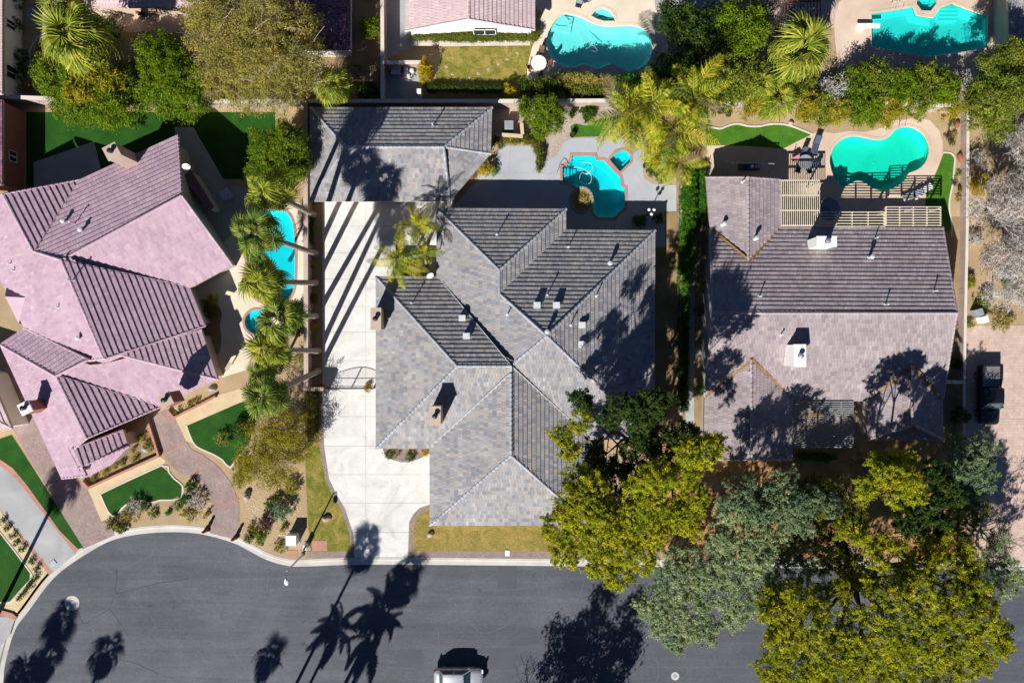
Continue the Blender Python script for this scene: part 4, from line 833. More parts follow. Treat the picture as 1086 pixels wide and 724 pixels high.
def cloud(blobs, clump, per, leaf, g, dens=1.0, asp=.55, flat=.7, zmin=-.3, shell=.6, jit=.22, spiky=False):
    """clumps of leaf faces spread through the outer part of each blob; returns quads, shades and clump centres"""
    CC = []; OO = []; 
    for (x, y, z, rx, ry, rz) in blobs:
        n = max(3, int(dens * 2.2 * (rx * ry + .6 * rz * (rx + ry)) / (clump * clump)))
        d = g.normal(size=(n, 3)); d /= np.linalg.norm(d, axis=1, keepdims=True); d[:, 2] = np.where(d[:, 2] < zmin, -d[:, 2], d[:, 2])
        ph = g.uniform(0, 6.28, 4); an = np.arctan2(d[:, 1], d[:, 0])
        k = (1 + jit * np.sin(3 * an + ph[0]) * .5 + jit * .6 * np.sin(5 * an + ph[1] + 2 * d[:, 2]) + jit * .5 * np.sin(4 * d[:, 2] + ph[2]))
        r = (shell + (1 - shell) * g.uniform(0, 1, n) ** .6) * k
        CC.append(np.array([x, y, z]) + d * r[:, None] * np.array([rx, ry, rz])); OO.append(d)
    CC = np.concatenate(CC); OO = np.concatenate(OO); n = len(CC)
    cr = clump * g.uniform(.5, 1.5, n); sh = g.uniform(0, 1, n)
    P = g.normal(size=(n, per, 3)) * .5; P[:, :, 2] *= flat; P[:, :, 2] += .25 * (1 - (P[:, :, 0] ** 2 + P[:, :, 1] ** 2)).clip(-1, 1)
    if spiky:
        tw = OO * .8 + g.normal(size=OO.shape) * .5 + np.array([0, 0, .3]); tw /= np.linalg.norm(tw, axis=1, keepdims=True); u = g.uniform(-.2, 1.5, (n, per, 1)); P = P * (.75 - .35 * u) + tw[:, None, :] * u * .8
    P = CC[:, None, :] + P * cr[:, None, None]
    O = np.repeat(OO[:, None, :], per, 1) * .6 + (P - CC[:, None, :]) / cr[:, None, None] * .6
    R_ = (sh[:, None] * .55 + g.uniform(0, .45, (n, per)))
    return leaf_quads(P.reshape(-1, 3), O.reshape(-1, 3), leaf, asp, g), R_.reshape(-1), CC
def blob_px(b):
    px, py, h, rp = b[:4]; rz_ = b[4] if len(b) > 4 else None; c = W((px, py), h); r = rp * S * (HC - h) / HC
    return (c.x, c.y, c.z, r, r, rz_ if rz_ else r * .8)
def limbs(mb, base, fork, targets, r0, rg, sub=None):
    mid = base.lerp(fork, .5) + Vector((rg.uniform(-.15, .15), rg.uniform(-.15, .15), 0))
    mb.tube([base - Vector((0, 0, .05)), base + Vector((0, 0, .25)), mid, fork], [r0 * 1.35, r0 * 1.05, r0 * .9, r0 * .75], 8)
    T = [Vector(t) for t in targets]; hubs = []
    if len(T) > 6:
        rest = T[:]; 
        while rest:
            q = max(rest, key=lambda v: (v - fork).length); near = sorted(rest, key=lambda v: (v - q).length)[:4]; c = sum(near, Vector()) / len(near)
            hubs.append((fork.lerp(c, .62), near)); rest = [v for v in rest if v not in near]
    else: hubs = [(None, T)]
    for hb, near in hubs:
        st = fork; kk = r0 * .5
        if hb is not None:
            hb = hb + Vector((rg.uniform(-.4, .4), rg.uniform(-.4, .4), 0)); e = hb - fork; kk = r0 * .32
            mb.tube([fork, fork + e * .3 + Vector((rg.uniform(-.3, .3), rg.uniform(-.3, .3), .3)), fork + e * .65 + Vector((rg.uniform(-.3, .3), rg.uniform(-.3, .3), .15)), hb], [r0 * .6, r0 * .5, r0 * .42, kk], 7, False); st = hb
        for t in near:
            e = t - st; k = kk * rg.uniform(.6, .9); m1 = st + e * .35 + Vector((rg.uniform(-.25, .25), rg.uniform(-.25, .25), e.length * .1)); m2 = st + e * .7 + Vector((rg.uniform(-.25, .25), rg.uniform(-.25, .25), e.length * .06))
            mb.tube([st, m1, m2, t], [k, k * .7, k * .45, k * .12], 6, False)
            for _ in range(sub or 0):
                q = m1.lerp(t, rg.random()); mb.tube([q, q + Vector((rg.uniform(-1, 1), rg.uniform(-1, 1), rg.uniform(-.1, .6))) * (e.length * .35)], [k * .35, k * .06], 4, False)
def tree(name, label, blobs, mat, seed, clump=.5, per=60, leaf=.2, dens=1.0, asp=.55, flat=.7, zmin=-.3, shell=.6, base=None, r0=.2, bark=None, sub=2, cat='tree', group=None, forkk=.4, world=False, jit=.22, spiky=False, dh=0.0):
    g = np.random.default_rng(seed); rg = random.Random(seed); B = blobs if world else [blob_px((b[0], b[1], b[2] + dh) + tuple(b[3:])) for b in blobs]
    w_ = np.array([b[3] ** 2 for b in B]); cx = sum(b[0] * k for b, k in zip(B, w_)) / w_.sum(); cy = sum(b[1] * k for b, k in zip(B, w_)) / w_.sum(); hz = max(b[2] for b in B); lo = min(b[2] for b in B)
    b0 = W(base) if base else Vector((cx, cy, 0)); root = thing(name, label, cat, b0, group)
    qv, rn, CC = cloud(B, clump, per, leaf, g, dens, asp, flat, zmin, shell, jit, spiky)
    me = quad_mesh('crown', qv - np.array(b0), rn); link('crown', me, mat, root)
    mb = MB(); fork = Vector((b0.x * .6 + cx * .4, b0.y * .6 + cy * .4, max(.25, min(lo, hz) * forkk)))
    limbs(mb, b0, fork, [(b[0], b[1], b[2]) for b in B], r0, rg, sub); part(mb, 'trunk', bark or M_bark, root, True)
    return root
def shrub(label, px, r, h, kind, seed, name='shrub', group=None, leaf=.11, clump=.18, per=26, ry=None, dens=1.0, cat='shrub', shell=.6):
    c = W(px); B = [(c.x, c.y, h * .42, r, ry or r, h * .58)]
    return tree(name, label, B, LF[kind], seed, clump, per, leaf, dens, base=px, r0=.05, sub=1, cat=cat, group=group, world=True, zmin=-.55, shell=shell)
# ---- palms
def fan_frond_mesh(lp=.9, lb=1.1, n=20, droop=.3, seed=0, hinge=R(42)):
    rg = random.Random(seed); mb = MB(); mb.tube([(0, 0, 0), (lp * .5, 0, .03), (lp, 0, 0)], [.035, .028, .02], 4, False, .8)
    for i in range(n):
        a = R(-118 + 236 * i / (n - 1)); l = lb * (1 - .28 * abs(i / (n - 1) - .5) * 2) * rg.uniform(.9, 1.08); c, s = math.cos(a), math.sin(a); wd = .055; pv = .035 * (1 if i % 2 else -1)
        def hg(x, y, z): return (lp + x * math.cos(hinge) + z * math.sin(hinge), y, z * math.cos(hinge) - x * math.sin(hinge))
        def q(t, w_, dz): return [hg(c * l * t - s * w_, s * l * t + c * w_, dz - .02), hg(c * l * t, s * l * t, dz + pv * (1 - t)), hg(c * l * t + s * w_, s * l * t - c * w_, dz - .02)]
        V_ = q(.03, .01, 0) + q(.55, wd * l, -droop * .12) + q(.82, wd * .6 * l, -droop * .42) + q(1.0, .005, -droop * (.85 + .3 * rg.random()))
        mb.add(V_, [(k * 3 + j, k * 3 + j + 1, k * 3 + j + 4, k * 3 + j + 3) for k in range(3) for j in range(2)], rg.random())
    return mb.mesh('frond')
def feather_frond_mesh(L=2.6, n=34, seed=0, curl=.9, lw=.66, wd=.032):
    rg = random.Random(seed); mb = MB(); pts = []
    for i in range(9): t = i / 8; pts.append(Vector((L * t * (1 - .12 * t * t), 0, L * (.30 * t - curl * .75 * t * t))))
    mb.tube(pts, [.035 * (1 - .85 * i / 8) for i in range(9)], 4, False, .9)
    for i in range(n):
        t = .14 + .86 * i / (n - 1); f = t * 8; k = min(int(f), 7); p = pts[k].lerp(pts[k + 1], f - k); e = (pts[k + 1] - pts[k]).normalized()
        l = lw * (math.sin(math.pi * min(1, .18 + .82 * t)) * .8 + .25) * rg.uniform(.85, 1.1)
        for sd_ in (-1, 1):
            d = (Vector((0, sd_, 0)) * .8 + e * .55 + Vector((0, 0, rg.uniform(-.1, .25)))).normalized(); m = p + d * l * .55; tip = p + d * l + Vector((0, 0, -l * rg.uniform(.25, .6))); wv = e * wd
            mb.add([p - wv * .5, p + wv * .5, m - wv, m + wv, tip], [(0, 1, 3, 2), (2, 3, 4)], rg.random())
    return mb.mesh('frond')
FAN = [fan_frond_mesh(.95, 1.05, 18, .5, 1, R(22)), fan_frond_mesh(1.05, 1.0, 18, .9, 2, R(45)), fan_frond_mesh(.8, .95, 20, .3, 3, R(8)), fan_frond_mesh(1.2, .95, 18, .9, 8, R(32))]
FANDEAD = [fan_frond_mesh(.8, .9, 14, .8, 4)]
FEA = [feather_frond_mesh(2.6, 28, 5, .75), feather_frond_mesh(2.4, 26, 6, 1.05), feather_frond_mesh(2.2, 26, 7, .55)]
def meshes_for(src, mat):
    out = []
    for m in src: c = m.copy(); c.materials.clear(); c.materials.append(mat); out.append(c)
    return out
FM = {k: meshes_for(FAN, LF[k]) for k in ('fan', 'fand')}; FM['dead'] = meshes_for(FANDEAD, M_deadfrond); FM['feather'] = meshes_for(FEA, LF['feather']) + meshes_for(FEA, LF['feather']) + meshes_for(FEA, LF['fan']) + meshes_for(FEA[:1], LF['fand']) + meshes_for(FEA[1:2], M_deadfrond)
FM['ficus'] = meshes_for([feather_frond_mesh(2.6, 40, 15, .8, .6, .05), feather_frond_mesh(2.4, 40, 16, 1.1, .55, .05)], LF['fand'])
def palm(label, base, crown, h, kind='fan', k=1.0, n=40, seed=0, r0=.2, group=None, dead=10, name='fan_palm', world=False, lo=-50):
    """trunk from the base to the crown, then every frond a child of its own"""
    rg = random.Random(seed); b = W(base); t = Vector((b.x + crown[0], b.y + crown[1], h)) if world else W(crown, h); root = thing(name, label, 'palm tree', b, group); mb = MB(); P = []
    for i in range(9): q = i / 8; P.append(b.lerp(t, q) + Vector((0, 0, 0)) + (t - b).cross(Vector((0, 0, 1))) * (.02 * math.sin(q * 3.1)))
    mb.tube([P[0] - Vector((0, 0, .1))] + P, [r0 * 1.6, r0 * 1.45] + [r0 * (1.05 - .25 * i / 8) for i in range(1, 9)], 9)
    mb.lathe((t.x, t.y, t.z - .7), [(r0 * .8, 0), (r0 * 1.5, .3), (r0 * 1.3, .7), (r0 * .3, 1.0)], 9); part(mb, 'trunk', M_palmbark, root, True)
    ms = FM[kind]; l = t - b
    for i in range(n):
        f = i / max(1, n - 1); el = 78 - (78 - lo) * f ** .8 + rg.uniform(-16, 16); me = rg.choice(ms); o = link('frond', me, None, root)
        o.location = l + Vector((0, 0, .12 - .35 * f)); o.rotation_euler = (R(rg.uniform(-38, 38)), R(-el), i * 2.39996 + rg.uniform(-.5, .5)); s_ = k * rg.uniform(.75, 1.2); o.scale = (s_, s_, s_)
    for i in range(dead):
        o = link('dead_frond', FM['dead'][0], None, root); o.location = l + Vector((0, 0, -.35 - .5 * rg.random())); o.rotation_euler = (R(rg.uniform(-25, 25)), R(rg.uniform(55, 82)), i * 2.4 + rg.random()); o.scale = (k * .85,) * 3
    return root
GP = 'fan palms in a row along the block wall'
for i, (b_, c_, h_, lb_) in enumerate((((333, 228), (287, 204), 12.5, 'topmost fan palm of the row along the block wall, beside the citrus tree'), ((335, 269), (273, 248), 13.5, 'second fan palm from the top over the left pool'),
    ((335, 300), (280, 299), 13.0, 'third fan palm from the top over the left pool'), ((335, 335), (299, 334), 13.0, 'shorter fan palm leaning over the round spa'), ((338, 372), (286, 371), 12.5, 'fifth fan palm of the row, below the round spa'), ((338, 393), (283, 420), 13.0, 'lowest fan palm of the row, its trunk leaning towards the front yard'))):
    palm(lb_, b_, c_, h_, 'fan' if i % 2 == 0 else 'fand', 1.15, 28, 20 + i, .26, GP, 12)
palm('slim fan palm crown between the second and third palms over the pool', (297, 288), (277, 281), 5.0, 'fand', .7, 26, 31, .14, GP, 4)
palm('dark fan palm overhanging the dark turf bed by the curved drive', (296, 395), (276, 398), 4.8, 'fand', .8, 28, 32, .15, GP, 4)
palm('fan palm in front of the citrus tree at the pool end', (312, 210), (266, 190), 11.5, 'fan', .75, 28, 33, .15, GP, 4) if 0 else None
palm('broad fan palm with drooping leaves at the top left', (112, 62), (82, 40), 9.0, 'fan', 1.75, 44, 40, .28, None, 14)
palm('small fan palm beside the top left palm', (70, 18), (62, 6), 4.5, 'fand', 1.0, 24, 41, .18)
palm('bright yellow green fan palm at the top right', (830, 82), (849, 54), 5.5, 'fan', 1.65, 46, 42, .25, None, 4, lo=-35)
palm('grey green fan palm below the bright palm', (812, 118), (822, 105), 3.6, 'fan', 1.1, 30, 43, .2, None, 0, lo=-20)
palm('yellowish fan palm at the edge of the backyard thicket', (798, 100), (806, 90), 4.0, 'fan', .9, 26, 48, .2, None, 0, lo=-20)
palm('young fan palm under the big olive brown tree', (356, 98), (352, 92), 3.0, 'fan', 1.15, 40, 44, .2, None, 0, lo=-10)
GQ = 'yellow queen palms'
palm('yellow queen palm beside the driveway, upper of the pair', (452, 262), (444, 240), 5.2, 'feather', .85, 18, 50, .16, GQ, 0, 'queen_palm')
palm('yellow queen palm with wide crown beside the driveway', (430, 290), (423, 275), 4.8, 'feather', 1.0, 20, 51, .17, GQ, 0, 'queen_palm')
palm('small queen palm against the roof valley', (452, 284), (451, 268), 4.8, 'feather', .75, 12, 52, .14, GQ, 0, 'queen_palm')
for i, (b_, c_, h_, k_, lb_) in enumerate((((672, 150), (664, 122), 7.0, 1.25, 'leftmost queen palm of the backyard clump'), ((684, 158), (690, 112), 8.0, 1.4, 'tall queen palm at the top of the backyard clump'), ((700, 150), (716, 138), 6.5, 1.2, 'queen palm in the middle of the backyard clump'),
    ((722, 140), (735, 104), 8.0, 1.15, 'queen palm with browning fronds beside the shrubs'), ((708, 188), (720, 172), 5.0, .95, 'lower queen palm near the grey deck'), ((696, 180), (702, 166), 4.5, .8, 'short queen palm beside the spa'))):
    palm(lb_, b_, c_, h_, 'feather', k_ * 1.2, 22, 60 + i, .17, GQ, 0, 'queen_palm')
# palms and trees south of the frame that throw their shadows over the street
GS = 'street palms south of the road'
def shpx(c, h): k = h / (math.tan(R(SUN_EL)) * S); return (c[0] - SH[0] * k, c[1] + SH[1] * k)
for i, (c_, h_, kd, k_, ln) in enumerate((((386, 581), 12.5, 'fand', 1.0, (.0, .0)), ((430, 612), 12.0, 'fand', 1.1, (0, 0)), ((357, 668), 10.0, 'ficus', .85, (0, 0)), ((390, 678), 9.5, 'ficus', .95, (0, 0)), ((404, 648), 10.5, 'ficus', .85, (0, 0)),
    ((62, 664), 11.0, 'fand', .9, (0, 0)), ((112, 696), 10.5, 'fand', .9, (0, 0)), ((50, 700), 10.0, 'fand', .9, (0, 0)), ((22, 716), 9.5, 'fand', .9, (0, 0)), ((284, 702), 9.5, 'fand', .85, (0, 0)))):
    palm('palm south of the road ' + ('whose shadow crown reaches the white driveway', 'whose shadow crown lands right of the driveway mouth', 'whose arching shadow lies lowest left in the palm group', 'whose arching shadow lies lowest right in the palm group', 'whose arching shadow lies highest in the palm group', 'whose shadow lies just below the round manhole', 'whose shadow is rightmost at the lower left', 'whose shadow trunk crosses the lower left corner', 'whose shadow touches the left frame edge', 'whose small shadow lies alone at the bottom edge')[i], shpx(c_, h_), ln, h_, kd, k_ * (1 if kd == 'fand' else 1.15), 30 if kd == 'fand' else 20, 70 + i, .16, GS, 6 if kd == 'fand' else 0, 'street_palm', True)
palm('palm left of the frame whose long shadow crosses the concrete drive', shpx((68, 511), 10.0), (0, 0), 10.0, 'fand', 1.0, 30, 90, .2, None, 6, 'street_palm', True)
def off_tree(label, c, h, r, kind, seed, **kw):
    b = W(shpx(c, h)); B = [(b.x, b.y, h, r * .5, r * .5, r * .8), (b.x + r * .3, b.y - .3, h * .8, r * .8, r * .8, r * .7), (b.x - r * .5, b.y + .2, h * .7, r * .75, r * .75, r * .7), (b.x + r * .4, b.y, h * .58, r * .8, r * .8, r * .6), (b.x - r * .2, b.y, h * .5, r * .9, r * .9, r * .6)]
    return tree('conifer', label, B, LF[kind], seed, .6, 40, .3, 1.0, r0=.2, world=True, **kw)
off_tree('dark evergreen south of the road shading the asphalt beside the parked car', (632, 645), 11.0, 2.3, 'pined', 101)
off_tree('second dark evergreen south of the road shading the asphalt', (668, 655), 10.5, 2.2, 'pined', 102)
# ---- bare trees
def bare_tree(label, base, top, h, spread, seed, levels=6, r0=.14, mat=None, leaf=None, name='bare_tree', group=None, nleaf=0, lsize=.16, asp=.35, up=.55, world=False, tr=.012, kids=None):
    rg = random.Random(seed); b = W(base); t = W(top, h) if not world else Vector((b.x, b.y, h)); root = thing(name, label, 'tree', b, group); mb = MB(); tips = []
    lean = (t - b); lean.z = 0
    def grow(p, d, l, r, lv):
        q = p + d * l + Vector((rg.uniform(-.1, .1), rg.uniform(-.1, .1), 0)) * l; m = p.lerp(q, .5) + Vector((rg.uniform(-.08, .08),) * 3) * l
        mb.tube([p, m, q], [r, r * .85, max(tr, r * .68)], 5 if lv < 3 else 3, False)
        if lv >= 2: tips.append(q)
        if lv >= levels: return
        for _ in range(rg.choice((2, 3, 3)) if lv > 0 else 5):
            a = rg.uniform(0, 6.28); e = Vector((math.cos(a), math.sin(a), 0)); nd = (d * rg.uniform(.55, 1.0) + e * rg.uniform(.4, .95) + Vector((0, 0, up * .25))).normalized()
            grow(q, nd, l * rg.uniform(.62, .88), max(tr, r * .62), lv + 1)
    L0 = spread / 2.6; grow(b, (Vector((0, 0, 1)) + lean / max(h, 1) * .6).normalized(), L0 * .75, r0, 0)
    part(mb, 'branches', mat or M_barkg, root)
    if nleaf:
        g = np.random.default_rng(seed); T = np.array([tuple(q) for q in tips]); C = T[g.integers(0, len(T), nleaf)] + g.normal(size=(nleaf, 3)) * .28
        o_ = C - C.mean(0); o_ /= np.linalg.norm(o_, axis=1, keepdims=True); me = quad_mesh('crown', leaf_quads(C, o_, lsize, asp, g) - np.array(b), g.uniform(0, 1, nleaf)); link('crown', me, leaf, root)
    return root
bare_tree('leafless grey tree at the right edge, upper', (1068, 185), (1075, 180), 6.5, 7.0, 110, 6, .16, None, LF['twig'], nleaf=5000, lsize=.55, asp=.07, tr=.022)
bare_tree('leafless grey tree at the right edge, by the tiled driveway', (1062, 275), (1068, 280), 6.5, 7.2, 111, 6, .16, None, LF['twig'], nleaf=5000, lsize=.55, asp=.07, tr=.022)
bare_tree('leafless pale tree leaning in from the right frame edge', (1092, 225), (1096, 226), 6.0, 6.5, 112, 6, .15, None, LF['twig'], nleaf=4000, lsize=.55, asp=.07, tr=.022)
bare_tree('leafless grey tree beside the sand bed', (1046, 225), (1050, 222), 6.0, 6.4, 1120, 6, .14, None, LF['twig'], nleaf=4500, lsize=.55, asp=.07, tr=.022)
bare_tree('leafless tree between the right house and the edge, lowest', (1050, 315), (1055, 318), 4.5, 4.6, 113, 5, .1, None, LF['twig'], nleaf=3000, lsize=.5, asp=.07, tr=.02)
bare_tree('bare tree south of the road with twig shadow on asphalt', shpx((580, 712), 6), (0, 0), 7.0, 6.0, 114, 5, .1, world=True)
bare_tree('leafless purple twigged tree above the plum patio', (806, 22), (812, 16), 5.0, 4.6, 115, 6, .1, M_bark, LF['purple'], nleaf=1800, lsize=.12)
bare_tree('grey leafless shrub in the shrub row, left of centre', (877, 98), (880, 92), 3.2, 3.4, 116, 5, .06, None, LF['twig'], nleaf=700, lsize=.14, tr=.014)
bare_tree('grey leafless shrub in the shrub row near the right end', (1010, 95), (1016, 92), 3.2, 3.4, 117, 5, .06, None, LF['twig'], nleaf=700, lsize=.14, tr=.014)
bare_tree('twiggy half bare tree beside the parked pickup', (1033, 560), (1040, 562), 6.0, 5.5, 118, 6, .12, M_bark, LF['olive'], nleaf=1600, lsize=.13)
bare_tree('bare shrub with brown twigs beside the front pergola', (912, 488), (914, 488), 3.6, 3.6, 119, 5, .07, M_bark, LF['mesq'], nleaf=900, lsize=.13)
# ---- big feathery trees
def feathery(label, blobs, kind, seed, base, nb=3, spread=7, h=6, per=26, dens=.9, clump=.45, leaf=.17, asp=.22, bark=None, r0=.2):
    root = tree('feathery_tree', label, blobs, LF[kind], seed, clump, per, leaf, dens, asp, .8, -.5, .35, base, r0, bark or M_bark, 8)
    rg = random.Random(seed); mb = MB(); b = BASE[root]
    for bl in [blob_px(q) for q in blobs]:
        c = Vector(bl[:3])
        for _ in range(26):
            a = rg.uniform(0, 6.28); e = Vector((math.cos(a), math.sin(a), rg.uniform(0, .7))); p = c + Vector((rg.uniform(-.6, .6) * bl[3], rg.uniform(-.6, .6) * bl[3], rg.uniform(-.2, .5) * bl[5])); q = p + e * bl[3] * rg.uniform(.35, .75)
            mb.tube([p, p.lerp(q, .5) + Vector((0, 0, .12)), q], [.028, .02, .01], 3, False)
    part(mb, 'twigs', LF['twig'] if kind in ('mesq',) else M_bark, root); return root
feathery('big olive brown feathery tree over the plum roof', [(240, 30, 6.5, 40), (285, 25, 7.5, 42), (270, 60, 7.5, 40), (310, 60, 7, 38), (245, 80, 6, 36), (295, 90, 6.3, 32), (225, 45, 5.5, 24), (325, 80, 5.5, 24), (265, 100, 5, 24), (215, 15, 5.5, 22), (318, 30, 6, 26)], 'mesq', 120, (278, 72), per=36, dens=1.4, leaf=.2, asp=.28, r0=.28)
feathery('yellow green palo verde in the left front yard', [(285, 465, 2.9, 26), (305, 455, 3, 24), (270, 485, 2.6, 22), (300, 490, 2.6, 24), (318, 478, 2.2, 16), (262, 500, 2, 14), (290, 505, 2, 16)], 'yellow', 121, (300, 470), per=30, dens=1.15, clump=.42, leaf=.22, r0=.13)
# ---- leafy garden trees
tree('dense_tree', 'rounded bright green tree behind the turf', [(172, 62, 5.5, 26), (190, 85, 5.8, 30), (170, 95, 5, 26), (205, 105, 4.5, 22), (185, 110, 4.2, 18), (160, 80, 4.5, 18)], LF['citrus'], 130, .36, 60, .16, 1.15, base=(186, 88), r0=.2, dh=-1.3)
tree('dense_tree', 'yellow green tree left of the rounded green tree', [(65, 90, 4.5, 22), (90, 100, 5, 28), (120, 100, 5.2, 28), (140, 112, 4.2, 20), (75, 115, 4, 18), (110, 118, 4, 18), (55, 78, 4, 16), (140, 85, 4.5, 20)], LF['citrus'], 131, .38, 60, .17, 1.1, base=(100, 96), r0=.2, dh=-1.0)
tree('dense_tree', 'golden green shrubby tree beside the top left palm', [(100, 78, 5, 18), (84, 96, 5.3, 16), (118, 88, 5.2, 15)], LF['yellow'], 132, .4, 45, .2, .9, base=(104, 90), r0=.12)
tree('citrus_tree', 'bright green citrus tree at the garage corner', [(288, 160, 4.2, 22), (305, 152, 4.4, 22), (300, 180, 4.2, 24), (282, 185, 4, 20), (295, 205, 3.6, 18), (312, 175, 4, 16)], LF['citrus'], 133, .33, 60, .15, 1.25, base=(305, 180), r0=.16)
tree('citrus_tree', 'small lime green citrus tree in the gravel yard', Q('O', '430,190') and [(566, 122, 2.6, 13), (578, 116, 2.8, 14), (582, 130, 2.5, 14), (574, 138, 2.3, 11), (556, 113, 2.2, 9), (590, 122, 2.5, 10)], LF['citrus'], 134, .3, 50, .15, 1.1, base=(579, 142), r0=.08)
tree('dense_tree', 'round green tree above the right end of the scalloped pool', [(778, 25, 5, 20), (795, 35, 5, 20), (782, 50, 4.5, 16), (800, 18, 4.5, 14), (765, 38, 4.2, 12)], LF['citrus'], 135, .4, 55, .2, 1.1, base=(778, 40), r0=.18)
tree('dense_tree', 'dark leafy tree casting shade beside the scalloped pool', [(722, 30, 4.5, 24), (742, 45, 5, 22), (712, 18, 4, 16), (752, 25, 4.5, 18), (730, 56, 4, 16)], LF['pined'], 136, .42, 50, .22, .85, base=(728, 40), r0=.18)
tree('dense_tree', 'deep green tree in the backyard thicket', [(705, 80, 5, 22), (728, 85, 5, 22), (690, 92, 4.2, 16), (715, 100, 4.2, 16), (745, 95, 4.5, 16)], LF['ficus'], 137, .42, 55, .2, 1.0, base=(712, 94), r0=.18)
tree('dense_tree', 'olive green tree in the backyard thicket', [(765, 80, 4.5, 20), (785, 88, 4.5, 20), (772, 100, 4, 18), (796, 76, 4.2, 16), (757, 96, 4, 14)], LF['cedar'], 138, .42, 50, .2, .95, base=(776, 96), r0=.15)
tree('dense_tree', 'yellow flowering tree in the thicket by the lawn', [(798, 100, 3.6, 14), (808, 112, 3.2, 12), (794, 118, 2.8, 10)], LF['yellow'], 139, .35, 45, .16, .9, base=(798, 112), r0=.1)
GR = 'shrubs screening the right pool'
for i, (x, y, h, r, kd, lb) in enumerate(((836, 96, 3, 15, 'hedge', 'olive shrub at the left end of the row above the kidney pool'), (846, 116, 2.6, 12, 'yellow', 'yellow green shrub beside the grey leafless shrub above the pool'), (862, 116, 2.6, 14, 'hedge', 'low olive shrub under the grey leafless shrub'),
    (898, 112, 3, 16, 'ficus', 'dark green shrub in the row above the kidney pool'), (912, 122, 2.6, 13, 'citrus', 'bright shrub nearest the narrow part of the kidney pool'), (920, 95, 3.2, 18, 'hedge', 'large olive shrub below the angular pool'), (944, 100, 3.2, 18, 'citrus', 'bright green shrub below the point of the angular pool'),
    (935, 120, 2.4, 12, 'yellow', 'yellowish shrub at the kidney pool edge'), (962, 108, 3, 18, 'hedge', 'wide olive shrub above the round end of the pool'), (985, 102, 3, 17, 'citrus', 'green shrub right of the wide olive shrub'), (1002, 112, 2.6, 13, 'yellow', 'yellow green shrub near the sand bed'), (880, 122, 2.4, 11, 'yellow', 'small yellow green shrub beside the lounger'),
    (966, 90, 3, 13, 'ficus', 'dark shrub against the wall under the angular pool'), (898, 92, 3, 13, 'ficus', 'dark shrub against the wall left of the angular pool'), (1022, 104, 3, 13, 'ficus', 'dark shrub where the row meets the conifer'))):
    shrub(lb, (x, y), r * S * 1.25, h, {'hedge': 'cedar', 'ficus': 'citrus' if i % 2 else 'cedar'}.get(kd, kd), 140 + i, 'screen_shrub', GR, .17, .3, 40)
tree('conifer', 'broad olive green conifer at the top right', [(1055, 72, 6, 18), (1072, 64, 6, 20), (1050, 104, 6, 22), (1072, 98, 6.5, 22), (1042, 128, 5, 16), (1058, 130, 5, 16), (1085, 80, 6, 20), (1036, 116, 4.5, 12), (1048, 85, 5.5, 12)], LF['cedar'], 160, .4, 60, .18, 1.1, base=(1060, 110), r0=.25)
GB = 'shrubs and hedges of the centre garden'
# ---- the two big pines and the olives of the front yards
tree('pine_tree', 'tall pine spreading over the front corner of the centre house', [b[:2] and (580 + b[0] / 3.015, 400 + b[1] / 3.015, b[2], b[3] / 3.015) for b in (
    (105, 140, 9, 34), (45, 190, 8, 36), (75, 235, 8, 36), (95, 320, 8, 45), (40, 480, 6.5, 62), (110, 440, 7.5, 62), (60, 560, 6, 46), (150, 520, 7.5, 62), (180, 590, 6.5, 62), (230, 625, 5.8, 48), (245, 530, 8, 66), (250, 430, 9, 62), (320, 400, 9.5, 66), (330, 480, 8.5, 60), (300, 570, 7, 52), (385, 440, 8.5, 58), (445, 455, 7.5, 50), (460, 380, 8.5, 50), (430, 310, 10, 52), (500, 235, 10, 52), (450, 240, 11, 52), (530, 210, 9, 34), (350, 320, 11.5, 58), (180, 380, 8, 40), (100, 385, 9, 50), (140, 345, 9, 46), (60, 425, 8.5, 46), (200, 470, 9.5, 50), (160, 430, 9.5, 46), (290, 350, 10, 46))],
     LF['pine'], 170, .32, 70, .145, 1.5, .5, base=(690, 500), spiky=True, dh=3.5, r0=.38, flat=.8, shell=.5, zmin=-.15)
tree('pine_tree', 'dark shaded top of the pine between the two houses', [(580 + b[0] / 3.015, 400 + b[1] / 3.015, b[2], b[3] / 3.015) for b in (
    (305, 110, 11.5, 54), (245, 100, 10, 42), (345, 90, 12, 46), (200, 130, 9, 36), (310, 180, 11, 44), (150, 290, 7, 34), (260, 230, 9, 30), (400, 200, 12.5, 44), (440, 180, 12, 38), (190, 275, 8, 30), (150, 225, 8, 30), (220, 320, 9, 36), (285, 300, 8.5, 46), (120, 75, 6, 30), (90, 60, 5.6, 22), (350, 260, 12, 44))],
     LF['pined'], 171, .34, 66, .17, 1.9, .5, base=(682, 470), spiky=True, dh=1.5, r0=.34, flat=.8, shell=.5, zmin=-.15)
P33 = lambda L_: [(806 + x / 3.811, 534 + y / 3.811, h, r / 3.811) for x, y, h, r in L_]
